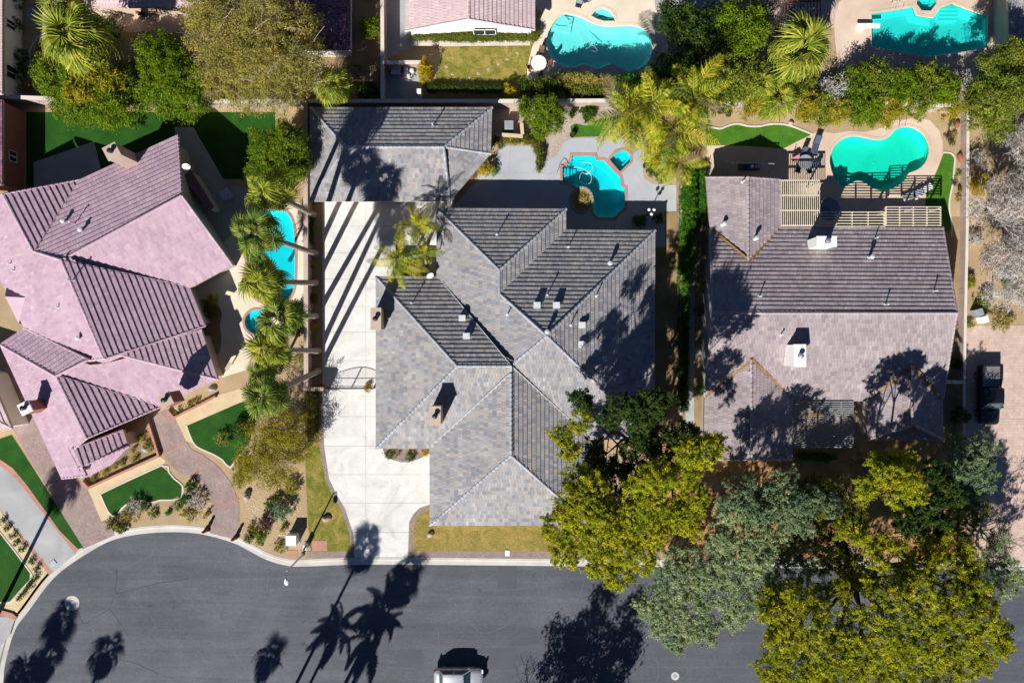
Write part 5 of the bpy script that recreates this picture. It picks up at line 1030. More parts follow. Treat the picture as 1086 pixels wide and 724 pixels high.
tree('pine_tree', 'huge yellow green pine filling the lower right corner', P33([(60, 430, 7, 66), (150, 400, 8, 62), (100, 540, 7.5, 72), (200, 500, 8.5, 70), (40, 640, 6.5, 66), (150, 660, 7, 70), (260, 620, 8.5, 72), (330, 700, 7.5, 66), (400, 640, 8.5, 60), (440, 720, 7.5, 66),
    (250, 420, 8.5, 40), (520, 540, 9.5, 66), (480, 620, 9, 46), (560, 680, 8, 70), (560, 380, 10, 56), (640, 330, 10, 60), (700, 420, 10, 62), (770, 370, 9.5, 56), (800, 450, 9.5, 62), (640, 560, 9.5, 60), (740, 580, 9, 56), (830, 540, 9, 56), (900, 470, 8.5, 56), (940, 560, 7.5, 56), (850, 630, 7.5, 56), (760, 690, 7, 56), (660, 720, 7, 56), (900, 640, 6.5, 42), (975, 570, 6.5, 34), (680, 250, 9.5, 46), (780, 290, 9, 46), (430, 330, 8, 34), (330, 545, 8.5, 52), (290, 500, 8, 40), (395, 560, 9, 46), (450, 500, 9, 40), (500, 455, 9.5, 44), (600, 470, 10, 50), (350, 615, 8.5, 50), (560, 610, 9, 52), (690, 500, 10, 50), (690, 630, 8.5, 56), (480, 390, 9, 36), (330, 380, 7.5, 28), (860, 400, 8.5, 40), (60, 520, 7, 50), (220, 690, 7.5, 60), (820, 240, 8, 36), (60, 720, 6, 60), (960, 500, 7.5, 40), (610, 210, 8.5, 30), (480, 240, 8.5, 36), (540, 300, 9, 42), (600, 270, 9, 40), (740, 220, 9, 36), (880, 330, 8.5, 40), (920, 390, 8, 40), (350, 450, 8, 32), (410, 430, 8.5, 36), (30, 370, 6.5, 44), (500, 140, 8, 30), (400, 130, 8, 34), (330, 110, 7.5, 26), (560, 180, 8.5, 36), (650, 170, 8.5, 36), (730, 150, 8.5, 34), (450, 190, 8, 34), (840, 320, 8.5, 40), (820, 180, 8, 32), (300, 330, 7, 36), (240, 350, 7, 36), (120, 330, 6.5, 36), (860, 260, 8, 34)]),
     LF['pine'], 172, .33, 66, .145, 1.6, .5, base=(893, 578), spiky=True, dh=1.5, r0=.42, flat=.8, shell=.5, zmin=-.15)
tree('pine_tree', 'rounded yellow pine crown in front of the right gable', [(806 + x / 3.811, 360 + y / 3.811, h + 1.5, r / 3.811) for x, y, h, r in ((430, 590, 8, 46), (500, 540, 9, 50), (580, 560, 9.5, 56), (540, 620, 9, 52), (620, 620, 8.5, 42), (600, 470, 9, 24), (470, 500, 8, 36), (540, 480, 8, 40), (420, 640, 7, 32))],
     LF['pine'], 173, .32, 70, .15, 1.7, .5, base=(925, 520), spiky=True, r0=.25, flat=.8, shell=.5, zmin=-.15)
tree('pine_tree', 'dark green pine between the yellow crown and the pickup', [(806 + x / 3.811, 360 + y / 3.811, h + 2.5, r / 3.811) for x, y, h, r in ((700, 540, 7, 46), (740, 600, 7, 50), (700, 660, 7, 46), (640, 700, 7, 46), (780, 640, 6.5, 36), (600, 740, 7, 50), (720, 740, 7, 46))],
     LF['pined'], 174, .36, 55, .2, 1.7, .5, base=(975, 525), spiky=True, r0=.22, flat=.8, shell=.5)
tree('pine_tree', 'small green pine left of the huge pine', [(895, 562, 6, 12), (906, 560, 6, 12), (960, 548, 7, 14), (985, 560, 7, 16), (880, 590, 6.5, 14), (905, 605, 6.8, 16), (865, 545, 5, 10)], LF['pine'], 175, .34, 55, .18, 1.3, .5, base=(915, 572), spiky=True, r0=.2, shell=.5)
tree('olive_tree', 'grey green olive tree overhanging the road', [(715, 615, 5.5, 22), (742, 600, 6, 24), (700, 640, 4.8, 20), (725, 650, 5, 24), (755, 625, 5.8, 22), (700, 662, 4.2, 14), (745, 665, 4.6, 18), (720, 590, 5.5, 16), (680, 640, 4, 10), (715, 675, 4, 14)], LF['olive'], 176, .36, 60, .17, 1.3, .4, base=(722, 585), spiky=True, r0=.18, bark=M_barkg, shell=.45)
tree('olive_tree', 'grey green olive tree behind the one over the road', [(775, 605, 7, 22), (795, 590, 7.5, 24), (785, 640, 6, 18), (805, 615, 7, 16), (765, 570, 7.5, 16), (800, 562, 8, 18), (770, 545, 8, 14), (815, 575, 7.5, 14), (775, 655, 5.4, 12)], LF['olive'], 177, .36, 60, .17, 1.3, .4, base=(772, 578), spiky=True, r0=.18, bark=M_barkg, shell=.45)
tree('olive_tree', 'shaded olive tree below the front pergola', [(815, 525, 8, 16), (830, 510, 8, 14), (840, 535, 8.5, 16), (822, 548, 8, 14), (858, 528, 7.2, 14), (880, 535, 7, 12), (790, 520, 8, 16), (848, 555, 7.5, 14), (800, 540, 8.6, 16), (775, 530, 8.5, 14)], LF['blueg'], 178, .36, 55, .18, 1.35, .4, base=(825, 530), spiky=True, r0=.16, bark=M_bark, shell=.45)
tree('olive_tree', 'blue green feathery tree beside the pickup', [(1022, 485, 5.5, 20), (1035, 475, 5, 16), (1015, 500, 5.5, 20), (1030, 505, 5, 20), (1042, 495, 4.5, 14), (1025, 525, 4.8, 16), (1012, 468, 4.6, 10)], LF['blueg'], 179, .36, 55, .18, 1.3, .38, base=(1008, 490), spiky=True, r0=.17, bark=M_bark, shell=.45)
tree('olive_tree', 'grey green tree at the mouth of the tiled driveway', [(1052, 590, 5, 18), (1062, 605, 4.6, 18), (1045, 610, 5, 14), (1068, 622, 4, 12), (1058, 570, 5, 12), (1078, 612, 3.6, 9)], LF['olive'], 180, .36, 50, .16, 1.1, .35, base=(1035, 575), spiky=True, r0=.14, bark=M_bark, shell=.4)
tree('olive_tree', 'sparse tree under the pines by the kerb', [(858, 570, 4.5, 14), (842, 590, 4.5, 14), (870, 600, 5, 14), (880, 575, 4.8, 14), (835, 570, 5, 14), (900, 585, 5, 14), (925, 570, 5, 14), (950, 580, 5, 14), (850, 545, 5, 12), (890, 550, 5, 12), (800, 535, 5, 12)], LF['pined'], 181, .38, 45, .18, .9, .4, base=(862, 580), r0=.12, shell=.4)
tree('olive_tree', 'loose green tree in the middle of the right front yard', [(868, 535, 6, 16), (885, 520, 6, 14), (900, 545, 6, 16), (880, 558, 5.5, 16), (862, 515, 5.5, 12), (905, 525, 6, 12), (845, 515, 5.5, 12)], LF['hedge'], 182, .36, 50, .17, 1.0, .4, base=(865, 528), r0=.14, spiky=True, shell=.4)
tree('olive_tree', 'grey green tree at the kerb left of the huge pine', [(815, 600, 5.5, 18), (832, 585, 5.5, 16), (845, 605, 5.5, 16), (820, 625, 5, 14), (850, 630, 5.5, 14), (860, 590, 5.5, 14), (828, 562, 5.5, 14)], LF['olive'], 183, .36, 55, .16, 1.1, .4, base=(825, 582), r0=.14, spiky=True, shell=.4)
tree('olive_tree', 'dull green tree between the huge pine and the driveway mouth', [(1010, 540, 5.5, 16), (1022, 555, 5.5, 16), (1005, 565, 5.5, 16), (1020, 580, 5, 14), (990, 580, 5.5, 16), (1035, 540, 5, 12)], LF['cedar'], 184, .36, 50, .17, 1.0, .4, base=(998, 555), r0=.14, spiky=True, shell=.4)
# ---- hedges, shrubs and small plants
def hedge(label, P, h, kind, seed, group=None, name='hedge', leaf=.1, clump=.17, per=30, dens=1.0):
    """clipped hedge along a ground path: P = [(px, py, half width m)]"""
    g = np.random.default_rng(seed); B = []; pts = [(W(p[:2]), p[2]) for p in P]
    for (a, ra), (b, rb) in zip(pts[:-1], pts[1:]):
        n = max(1, int((b - a).length / (ra * .9)))
        for i in range(n + 1): t = i / n; c = a.lerp(b, t); r = ra + (rb - ra) * t; B.append((c.x, c.y, h * .5, r, r, h * .5))
    b0 = sum((p for p, _ in pts), Vector()) / len(pts); root = thing(name, label, 'hedge', b0, group)
    qv, rn, CC = cloud(B, clump, per, leaf, g, dens, .6, .7, -.5, .7, .1); link('foliage', quad_mesh('foliage', qv - np.array(b0), rn), LF[kind], root)
    mb = MB()
    for (a, ra), (b, rb) in zip(pts[:-1], pts[1:]):
        n = max(1, int((b - a).length / .8))
        for i in range(n): c = a.lerp(b, i / n); mb.tube([c, c + Vector((.05, .05, h * .7))], [.03, .01], 4, False)
    part(mb, 'stems', M_bark, root); return root
hedge('long clipped hedge along the white gable wall', [(444, 40, .55), (500, 40, .6), (566, 40, .55)], 1.1, 'hedge', 200, dens=1.8)
hedge('curved clipped hedge around the grey slab beside the garage', [Q('O', '250,395')[0] + (.35,), Q('O', '380,390')[0] + (.4,), Q('O', '450,420')[0] + (.42,), Q('O', '478,480')[0] + (.4,), Q('O', '470,600')[0] + (.28,)], .8, 'hedge', 201, GB)
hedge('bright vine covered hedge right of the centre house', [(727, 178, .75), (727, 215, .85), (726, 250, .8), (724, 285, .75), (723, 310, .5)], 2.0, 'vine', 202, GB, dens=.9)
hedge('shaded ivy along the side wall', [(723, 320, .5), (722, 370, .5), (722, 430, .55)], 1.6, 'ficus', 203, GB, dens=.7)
hedge('narrow hedge strip beside the side walk', [(742, 186, .35), (742, 215, .38), (742, 240, .3)], 1.3, 'vine', 204, GB, dens=.9)
hedge('tall untrimmed hedge below the scalloped pool', [(572, 97, .9), (595, 94, 1.0), (620, 96, 1.0), (652, 97, .9)], 2.0, 'hedge', 205, None, 'screen_hedge', .16, .3)
hedge('brown tipped shrub row along the top of the pool hedge', [(597, 90, .45), (620, 91, .5), (645, 93, .45)], 2.3, 'mesq', 206, None, 'screen_hedge', .14, .25)
hedge('green screen behind the spa palms', [(655, 100, 1.0), (680, 96, 1.1), (700, 104, 1.0)], 2.8, 'vine', 207, None, 'screen_hedge', .18, .32)
hedge('low hedge beside the shaded planter under the long roof shadow', [(455, 96, .35), (510, 97, .35), (535, 97, .35)], .8, 'ficus', 208, None)
hedge('dark hedge by the front pergola of the right house', [(847, 482, .4), (880, 484, .4)], .8, 'vine', 209, None)
shrub('golden clipped shrub at the equipment yard corner', (452, 80), .62, 2.0, 'golden', 210, ry=1.15, dens=1.8)
shrub('golden round shrub against the pale capped wall', (541, 100), .75, 1.3, 'golden', 211)
shrub('golden shrub beside the garage eave', Q('O', '95,600')[0], .85, 1.3, 'golden', 212, ry=.6, group=GB)
shrub('green shrub in the shade of the garage eave', Q('O', '185,410')[0], .6, 1.0, 'hedge', 213, group=GB)
shrub('small golden shrub at the end of the curved hedge', Q('O', '270,390')[0], .35, .8, 'golden', 214, group=GB)
shrub('green low shrub beside the golden garage shrub', Q('O', '155,600')[0], .45, .7, 'vine', 215, group=GB)
shrub('spiky green cycad in the gravel by the pool', Q('O', '815,215')[0], .7, 1.0, 'ficus', 216, group=GB, leaf=.22)
shrub('small dark agave in the gravel bed', Q('O', '700,215')[0], .35, .5, 'ficus', 217, group=GB)
shrub('tiny plant against the wall behind the gravel bed', Q('O', '725,170')[0], .3, .5, 'ficus', 218, group=GB)
shrub('yellowing shrub along the wall behind the pool', Q('O', '840,145')[0], .6, .9, 'yellow', 219, group=GB)
shrub('flat grasses in the round planter by the pool', Q('A', '285,555')[0], .7, .35, 'mesq', 220, group=GB, ry=.85)
shrub('dark round shrub beside the spa', Q('A', '850,105')[0], .45, .9, 'ficus', 221, group=GB)
shrub('dark shrub below the round one at the spa bed', Q('A', '860,165')[0], .4, .8, 'ficus', 222, group=GB)
shrub('larger dark shrub at the back of the spa bed', Q('A', '945,60')[0], .75, 1.3, 'ficus', 223, group=GB)
shrub('leafy shrub at the deck bulge', Q('A', '850,330')[0], .6, 1.0, 'ficus', 224, group=GB)
shrub('low green shrub at the lower end of the spa bed', Q('A', '920,385')[0], .55, .7, 'citrus', 225, group=GB)
shrub('shaded shrub against the back wall of the centre house', Q('12', '525,212')[0], .7, 1.1, 'ficus', 226, group=GB)
shrub('second shaded shrub beside the tripod light', Q('12', '600,200')[0], .5, .9, 'ficus', 227, group=GB)
GD = 'small shrubs in the driveway planting strip'
for i, (zx, zy, r, kd, lb) in enumerate(((235, 385, .42, 'mesq', 'topmost dry shrub in the strip beside the driveway'), (240, 520, .5, 'hedge', 'larger shrub in the strip between the middle palm trunks'), (238, 635, .42, 'golden', 'golden shrub in the strip beside the driveway'), (230, 680, .35, 'yellow', 'lowest yellow shrub in the strip beside the driveway'))):
    shrub(lb, Q('11', '%d,%d' % (zx, zy))[0], r, .7, kd, 230 + i, group=GD)
hedge('dense dark hedge at the top of the driveway strip', [Q('11', '225,205')[0] + (.5,), Q('11', '225,290')[0] + (.5,)], 1.0, 'ficus', 235, GD)
shrub('yellow shrub at the left gate post', Q('21', '272,195')[0], .35, .6, 'golden', 236)
shrub('yellow shrub at the right gate post', Q('21', '460,198')[0], .35, .6, 'golden', 237)
shrub('low green shrub in the planter under the front eave', Q('21', '552,462')[0], .7, .6, 'hedge', 238, ry=.42)
shrub('dark shrub in the planter under the front eave', Q('21', '630,470')[0], .42, .7, 'ficus', 239)
shrub('yellow shrub beside the front eave corner', Q('21', '690,455')[0], .35, .5, 'golden', 240)
hedge('straggly dark shrubs along the lower gate strip', [Q('21', '235,215')[0] + (.45,), Q('21', '235,300')[0] + (.4,), Q('21', '228,400')[0] + (.3,)], .9, 'mesq', 241)
# left front yard shrubs
GL = 'rounded shrubs in the left front yard'
for i, (p_, r, h, kd, lb) in enumerate(((Q('D', '372,358')[0], .98, 1.1, 'blueg', 'large round blue green shrub near the white utility box'), (Q('D', '325,285')[0], .42, .6, 'ficus', 'small shrub above the large round shrub'), (Q('D', '278,335')[0], .45, .6, 'ficus', 'small dark shrub left of the large round shrub'),
    (Q('D', '262,440')[0], .72, .9, 'purple', 'dark purple shrub above the lime shrub'), (Q('D', '228,515')[0], .68, .8, 'citrus', 'lime green shrub near the kerb'), (Q('D', '153,540')[0], .45, .6, 'hedge', 'small round shrub by the kerb left of the lime shrub'), (Q('D', '163,470')[0], .4, .5, 'mesq', 'small brown shrub above the kerb'),
    (Q('D', '218,568')[0], .38, .5, 'mesq', 'small brown shrub below the lime shrub'), (Q('D', '348,595')[0], .75, .5, 'mesq', 'flat brown shrub by the utility box'), (Q('D', '362,485')[0], .5, .5, 'mesq', 'wispy dry shrub above the utility box'), (Q('D', '425,215')[0], .75, .8, 'yellow', 'yellow grass clump by the lot line'),
    (Q('D', '118,70')[0], 1.2, .7, 'mesq', 'broad dry shrub beside the dark turf bed'), (Q('J', '855,215')[0], .8, .8, 'mesq', 'see through round shrub on the dark turf bed'), (Q('J', '295,650')[0], .58, .7, 'hedge', 'left of two dark clipped shrubs at the kerb'), (Q('J', '345,672')[0], .6, .7, 'hedge', 'right of two dark clipped shrubs at the kerb'),
    (Q('J', '415,560')[0], 1.05, .9, 'twig', 'grey twiggy round shrub at the turf edge'), (Q('J', '375,610')[0], .95, .6, 'mesq', 'brownish shrub below the grey twiggy shrub'), (Q('J', '455,560')[0], .45, .7, 'citrus', 'green shrub beside the grey twiggy shrub'), (Q('J', '497,600')[0], .4, .5, 'citrus', 'small round green shrub alone in the gravel'),
    (Q('J', '570,595')[0], .28, .4, 'citrus', 'tiny round green shrub in the gravel'), (Q('J', '630,555')[0], .42, .6, 'citrus', 'round green shrub at the turf corner'), (Q('J', '725,530')[0], 1.1, .9, 'twig', 'large grey bare shrub beside the curved drive'), (Q('J', '670,520')[0], .5, .8, 'vine', 'dark green shrub beside the large bare shrub'),
    (Q('J', '695,455')[0], .5, .8, 'ficus', 'dark shrub at the inner curve of the drive'), (Q('J', '700,600')[0], .8, .6, 'mesq', 'low dry shrub below the large bare shrub'), (Q('J', '652,605')[0], .35, .4, 'mesq', 'small dry tuft by the bare shrubs'), (Q('J', '770,605')[0], .4, .5, 'mesq', 'small dry shrub at the drive mouth'),
    (Q('J', '960,160')[0], .95, 1.0, 'ficus', 'dark shrub under the palms at the turf bed corner'), (Q('J', '940,430')[0], .9, .5, 'mesq', 'sprawling dry shrub beside the curved drive'))):
    shrub(lb, p_, r, h, kd, 250 + i, group=GL, dens=.5 if kd in ('twig', 'mesq') else 1.0, shell=.25 if kd in ('twig', 'mesq') else .6)
for i, s_ in enumerate('15,330 32,358 53,388 70,415 90,440 125,485 145,515 140,553 120,580 103,603 80,623'.split()):
    shrub(ORD[i] + ' small dark plant from the top in the row beside the brick bordered drive', Q('I', s_)[0], .3, .45, 'ficus', 290 + i, group='row of small plants beside the drive', leaf=.1)
# planter plants at the left house front, and the sand bed right of the kidney pool
for i, s_ in enumerate('200,420 250,390 300,355 340,330 395,270 405,320 440,205 460,240 490,265 625,80 680,50 720,30'.split()):
    shrub(ORD[i] + ' small dry plant from the left in the raised brick planters of the left house', Q('J', s_)[0], .35, .4, 'mesq' if i % 3 else 'hedge', 310 + i, group='plants in the raised brick planter', dens=.7)
for i, s_ in enumerate('765,40 785,115 745,118 770,165 820,360 790,420 830,455 815,520'.split()):
    shrub(ORD[i] + ' small desert plant from the top in the sand bed right of the kidney pool', Q('C', s_)[0], .3, .4, ('ficus', 'mesq', 'purple')[i % 3], 330 + i, group='plants in the sand bed by the kidney pool', dens=.8)
for i, (x, y, r, h, kd, lb) in enumerate(((1024, 300, .6, .9, 'yellow', 'yellow weedy shrub beside the right house gable'), (1026, 345, .5, .8, 'mesq', 'dry shrub at the corner of the tiled driveway'), (1040, 318, .8, 1.0, 'citrus', 'green shrub under the bare trees at the right'), (1060, 340, 1.2, .8, 'mesq', 'low dry hedge at the top of the tiled driveway'),
    (1036, 200, 1.1, 1.4, 'golden', 'orange tinted shrub under the upper bare tree'), (1080, 205, 1.0, 1.5, 'ficus', 'dark shrub at the right edge among bare branches'), (1030, 170, .9, 1.2, 'twig', 'grey twiggy shrub beside the sand bed'), (1060, 238, 1.0, 1.2, 'twig', 'grey twiggy shrub between the bare trees'), (1030, 255, .8, 1.0, 'twig', 'grey twiggy shrub along the pale wall'),
    (1066, 300, .8, 1.0, 'vine', 'small green shrub among the bare trees'), (25, 62, .8, 1.2, 'ficus', 'dark agave cluster in the shaded left bed'), (18, 30, .9, 1.4, 'ficus', 'dark shrub in the shaded left bed, upper'), (22, 8, .8, 1.4, 'vine', 'green shrub at the very top of the shaded left bed'), (22, 80, .9, 1.3, 'ficus', 'dark shrub in the shaded left bed, lower'),
    (18, 97, .7, .8, 'golden', 'orange flowering shrub at the lower end of the left bed'), (32, 92, .7, 1.0, 'mesq', 'brown shrub beside the orange flowering one'), (52, 6, .7, 1.0, 'purple', 'brown round shrub at the top left'), (112, 14, .45, .9, 'mesq', 'small brown shrub under the top left eave'), (152, 15, .4, .9, 'purple', 'dark potted shrub on the top patio'),
    (395, 33, 1.0, 1.6, 'citrus', 'bright shrub against the tall tan wall'), (391, 98, 1.0, 1.2, 'ficus', 'dark shrub in the wall corner below the wooden frame'), (120, 36, 1.2, 2.0, 'ficus', 'dark green shrub behind the top left palm'), (560, 95, .9, 1.2, 'ficus', 'shaded shrub at the left end of the pool hedge'), (225, 330, .7, .9, 'hedge', 'shaded shrub in the oval planter of the left house'),
    (227, 318, .5, .7, 'golden', 'yellow flowering shrub in the oval planter'), (318, 330, .7, .8, 'hedge', 'shrub at the palm trunks beside the left pool'), (316, 350, .7, .8, 'ficus', 'dark shrub below the palm trunks at the pool wall'), (318, 380, .8, .8, 'mesq', 'dry shrub at the lowest palm trunks'),
    (742, 300, .7, 1.2, 'mesq', 'dull bush in the shaded gap beside the right house'), (742, 330, .6, 1.0, 'ficus', 'dark bush in the shaded gap beside the right house'), (743, 410, .6, 1.0, 'vine', 'green bush in the shaded gap near the front'), (1012, 385, .5, 1.0, 'ficus', 'bush in the shaded gap right of the right house'), (1014, 440, .8, 1.4, 'ficus', 'dark bush below the short return wall'))):
    shrub(lb, (x, y), r, h, kd, 350 + i, dens=.6 if kd in ('twig', 'mesq') else 1.0, shell=.3 if kd in ('twig', 'mesq') else .6)
# ---------------------------------------------------------------- pergolas
def pergola(label, rect, h, slat_dir, nsl, nraf, mat, posts, sw=.06, rw=.09, name='pergola'):
    """rect in pixels at the height of the slats; every slat and rafter is a part"""
    x0, y0, x1, y1 = rect; a = W((x0, y1), h); b = W((x1, y0), h); root = thing(name, label, 'pergola', ((a.x + b.x) / 2, (a.y + b.y) / 2, 0), 'pergolas of the right house')
    for i in range(nsl):
        t = i / (nsl - 1); mb = MB()
        if slat_dir == 'y': x = a.x + (b.x - a.x) * t; mb.bar((x, a.y, h), (x, b.y, h), sw, .05)
        else: y = a.y + (b.y - a.y) * t; mb.bar((a.x, y, h), (b.x, y, h), sw, .05)
        part(mb, 'slat', mat, root)
    for i in range(nraf):
        t = i / (nraf - 1); mb = MB()
        if slat_dir == 'y': y = a.y + (b.y - a.y) * t; mb.bar((a.x - .05, y, h - .11), (b.x + .05, y, h - .11), rw, .15)
        else: x = a.x + (b.x - a.x) * t; mb.bar((x, a.y - .05, h - .11), (x, b.y + .05, h - .11), rw, .15)
        part(mb, 'rafter', mat, root)
    for px, py in posts: q = W((px, py), h); mb = MB(); mb.box((q.x, q.y, 0), (.13, .13, h - .18)); part(mb, 'post', mat, root)
    return root
pergola('cream slatted pergola over the patio table, left of the chimney', (829, 191, 869, 239), 2.75, 'y', 20, 4, M_wood, [(868, 193), (830, 193), (868, 225)], .055)
pergola('low cream pergola with long slats right of the chimney', (870, 225, 938, 240), 2.65, 'x', 6, 5, M_wood, [(872, 226), (937, 226)], .07)
pergola('taller cream pergola at the right end of the back eave', (940, 219.5, 998, 239), 2.8, 'x', 8, 5, M_wood, [(941, 221), (997, 221), (970, 221)], .07)
pergola('grey slatted pergola over the front entry of the right house', (843, 426, 905, 474), 2.7, 'x', 22, 6, M_metal if 0 else M_grey, [(844, 472), (904, 472)], .09)
p_ = pergola('brown wooden pergola at the top edge', (832, -14, 870, 16), 2.6, 'y', 12, 3, M_brownwood, [(833, 15), (869, 15)], .09); p_['group'] = 'wooden frames'
# ---------------------------------------------------------------- driveway gate
def gate():
    a, b = W((350, 411)), W((396, 411)); root = thing('driveway_gate', 'black wrought iron double gate with arched top across the driveway', 'gate', ((a.x + b.x) / 2, a.y, 0)); L = b.x - a.x
    def top(t): return 1.15 + .45 * math.sin(math.pi * t)
    for lf in (0, 1):
        t0, t1 = (.0, .49) if lf == 0 else (.51, 1.0); mb = MB(); P = [(a.x + L * (t0 + (t1 - t0) * i / 8), a.y, top(t0 + (t1 - t0) * i / 8)) for i in range(9)]
        mb.tube(P, .03, 5); mb.tube([(P[0][0], a.y, .08), P[0]], .035, 5); mb.tube([(P[-1][0], a.y, .08), P[-1]], .035, 5)
        for z in (.12, .75): mb.tube([(P[0][0], a.y, z), (P[-1][0], a.y, z)], .025, 5)
        g_ = part(mb, 'gate_leaf', M_black, root)
        for i in range(1, 16): t = t0 + (t1 - t0) * i / 16; mb = MB(); mb.tube([(a.x + L * t, a.y, .12), (a.x + L * t, a.y, top(t))], .009, 4); part(mb, 'bar', M_black, g_)
    for x in (a.x - .12, b.x + .12): mb = MB(); mb.box((x, a.y, 0), (.12, .12, 1.35)); mb.lathe((x, a.y, 1.35), [(.07, 0), (.08, .05), (.02, .14)], 8); part(mb, 'post', M_black, root)
gate()
# ---------------------------------------------------------------- street lamp, utility boxes, stones
lb_ = W((321, 588)); hd = W((303.8, 616.4), 5.0); root = thing('street_lamp', 'tall grey street lamp at the kerb beside the driveway', 'street lamp', lb_)
mb = MB(); mb.lathe(tuple(lb_), [(.2, 0), (.2, .12), (.11, .2), (.1, 1.0), (.06, 4.7), (.05, 4.75)], 10); part(mb, 'pole', M_metal, root, True)
mb = MB(); tp = lb_ + Vector((0, 0, 4.7)); mb.tube(smooth([tp - Vector((0, 0, .2)), tp + (hd - tp) * .3 + Vector((0, 0, .25)), tp + (hd - tp) * .7 + Vector((0, 0, .3)), hd], 4, False), .04, 6); part(mb, 'arm', M_metal, root, True)
mb = MB(); mb.lathe((hd.x, hd.y, hd.z - .1), [(.1, 0), (.28, .02), (.3, .08), (.22, .18), (.06, .24)], 12, .75, 1.25); l_ = part(mb, 'lamp_head', M_white_p, root, True)
mb = MB(); mb.lathe((hd.x, hd.y, hd.z - .16), [(.12, 0), (.2, .05), (.2, .07)], 12, .75, 1.2); part(mb, 'lens', M_glass, l_)
def box_thing(name, label, px, size, h, mat, cat, rz=0, lid=None, group=None, base=None):
    c = W(px); root = thing(name, label, cat, c, group); mb = MB(); P = [Vector((c.x + x * math.cos(rz) - y * math.sin(rz), c.y + x * math.sin(rz) + y * math.cos(rz), 0)) for x, y in ((-size[0] / 2, -size[1] / 2), (size[0] / 2, -size[1] / 2), (size[0] / 2, size[1] / 2), (-size[0] / 2, size[1] / 2))]
    mb.prism(P, .05 if base else 0, h, bevel=.03); part(mb, 'cabinet', mat, root)
    mb = MB(); mb.prism(offset(ccw(P), .03), h + .002, h + .05, bevel=.02); part(mb, 'lid', lid or mat, root)
    if base: mb = MB(); mb.prism(offset(ccw(P), .12), 0, .08); part(mb, 'base', base, root)
    return root
box_thing('utility_cabinet', 'white square utility cabinet near the lot line kerb', Q('D', '437,540')[0], (.95, .95), 1.1, M_white_p, 'utility box', base=M_concg)
box_thing('utility_pedestal', 'slim white pedestal beside the street lamp', Q('D', '518,590')[0], (.3, .45), .8, M_white_p, 'utility box', base=M_concg)
box_thing('air_conditioner', 'grey air conditioner in the nook beside the garage', Q('O', '262,300')[0], (.8, .8), .9, M_grey, 'air conditioner')
box_thing('air_conditioner', 'grey air conditioner beside the pink roofed house', Q('10', '925,105')[0], (.85, .85), .9, M_metal, 'air conditioner', ROT)
box_thing('pump_cabinet', 'pale grey pump cabinet in the equipment yard at the top', Q('G', '270,505')[0], (.8, .9), .8, M_metal, 'cabinet')
box_thing('water_meter', 'white meter lid in the lawn edge by the kerb', Q('31', '1022,198')[0], (.4, .5), .04, M_white_p, 'meter lid')
box_thing('drain_grate', 'grey drain grate at the foot of the concrete drive', Q('30', '215,240')[0], (.6, .45), .028, M_metal, 'drain', R(40))
sheet('brick_pad', 'D', '393,622 458,622 458,672 393,665', .03, M_brick); sheet('brick_pad', 'D', '550,560 645,562 648,625 550,628', .03, M_brick)
# manholes
for px, r0_, lb in ((Q('30', '288,403')[0], .72, 'round manhole with pale concrete collar in the turning circle'), (Q('32', '672,698')[0], .4, 'small manhole with pale collar at the bottom edge')):
    c = W(px); root = thing('manhole', lb, 'manhole', (c.x, c.y, -.126), 'manholes'); mb = MB(); n = 28
    for ra, rb_, z in ((r0_ * .45, r0_, -.119),): mb.add([(c.x + ra * math.cos(6.2832 * i / n), c.y + ra * math.sin(6.2832 * i / n), z) for i in range(n)] + [(c.x + rb_ * math.cos(6.2832 * i / n), c.y + rb_ * math.sin(6.2832 * i / n), z) for i in range(n)], [(i, n + i, n + (i + 1) % n, (i + 1) % n) for i in range(n)])
    part(mb, 'collar', M_kerb, root); mb = MB(); mb.lathe((c.x, c.y, -.126), [(r0_ * .45, 0), (r0_ * .43, .012), (.01, .014)], n); part(mb, 'cover', M_grey, root)
# boulders and red stones
for i, (p_, rx, ry, h, m_, lb) in enumerate(((Q('D', '135,270')[0], .38, .5, .55, M_rock, 'pink boulder beside the curved drive'), (Q('D', '642,418')[0], .45, .36, .4, M_rock, 'round boulder on the patchy lawn strip'), (Q('31', '710,124')[0], .38, .3, .35, M_rock, 'small boulder on the yellow front lawn'),
    (Q('J', '458,268')[0], .36, .4, .4, M_grey, 'grey rock in the raised brick planter'), (Q('20', '858,198')[0], .38, .3, .4, M_grey, 'grey rock at the right end of the planter bed'), (Q('C', '835,255')[0], .4, .5, .45, M_rockr, 'dark red rock at the right of the narrow lawn'), (Q('C', '812,40')[0], .3, .35, .4, M_rockr, 'dark red rock in the sand bed corner'), (Q('B', '675,42')[0], .25, .25, .3, M_rock, 'small stone at the lawn edging'))):
    mb = MB(); c = W(p_); mb.rock((c.x, c.y, 0), rx, ry, h, i); solo(mb, 'boulder', lb, 'boulder', m_, 'garden boulders', True)
for i, (p_, lb) in enumerate(((Q('J', '772,682')[0], 'red stone marker left of the curved drive mouth'), (Q('D', '62,540')[0], 'red stone marker right of the curved drive mouth'))):
    c = W(p_); root = thing('stone_marker', lb, 'statue', c, 'red stone markers'); mb = MB(); mb.rock((c.x, c.y, 0), .3, .24, .35, 30 + i); part(mb, 'base', M_rockr, root, True)
    mb = MB(); mb.lathe((c.x, c.y, .25), [(.16, 0), (.2, .3), (.14, .55), (.17, .7), (.1, .85), (.02, .9)], 9, 1.0, .8); part(mb, 'figure', M_rockr, root, True)
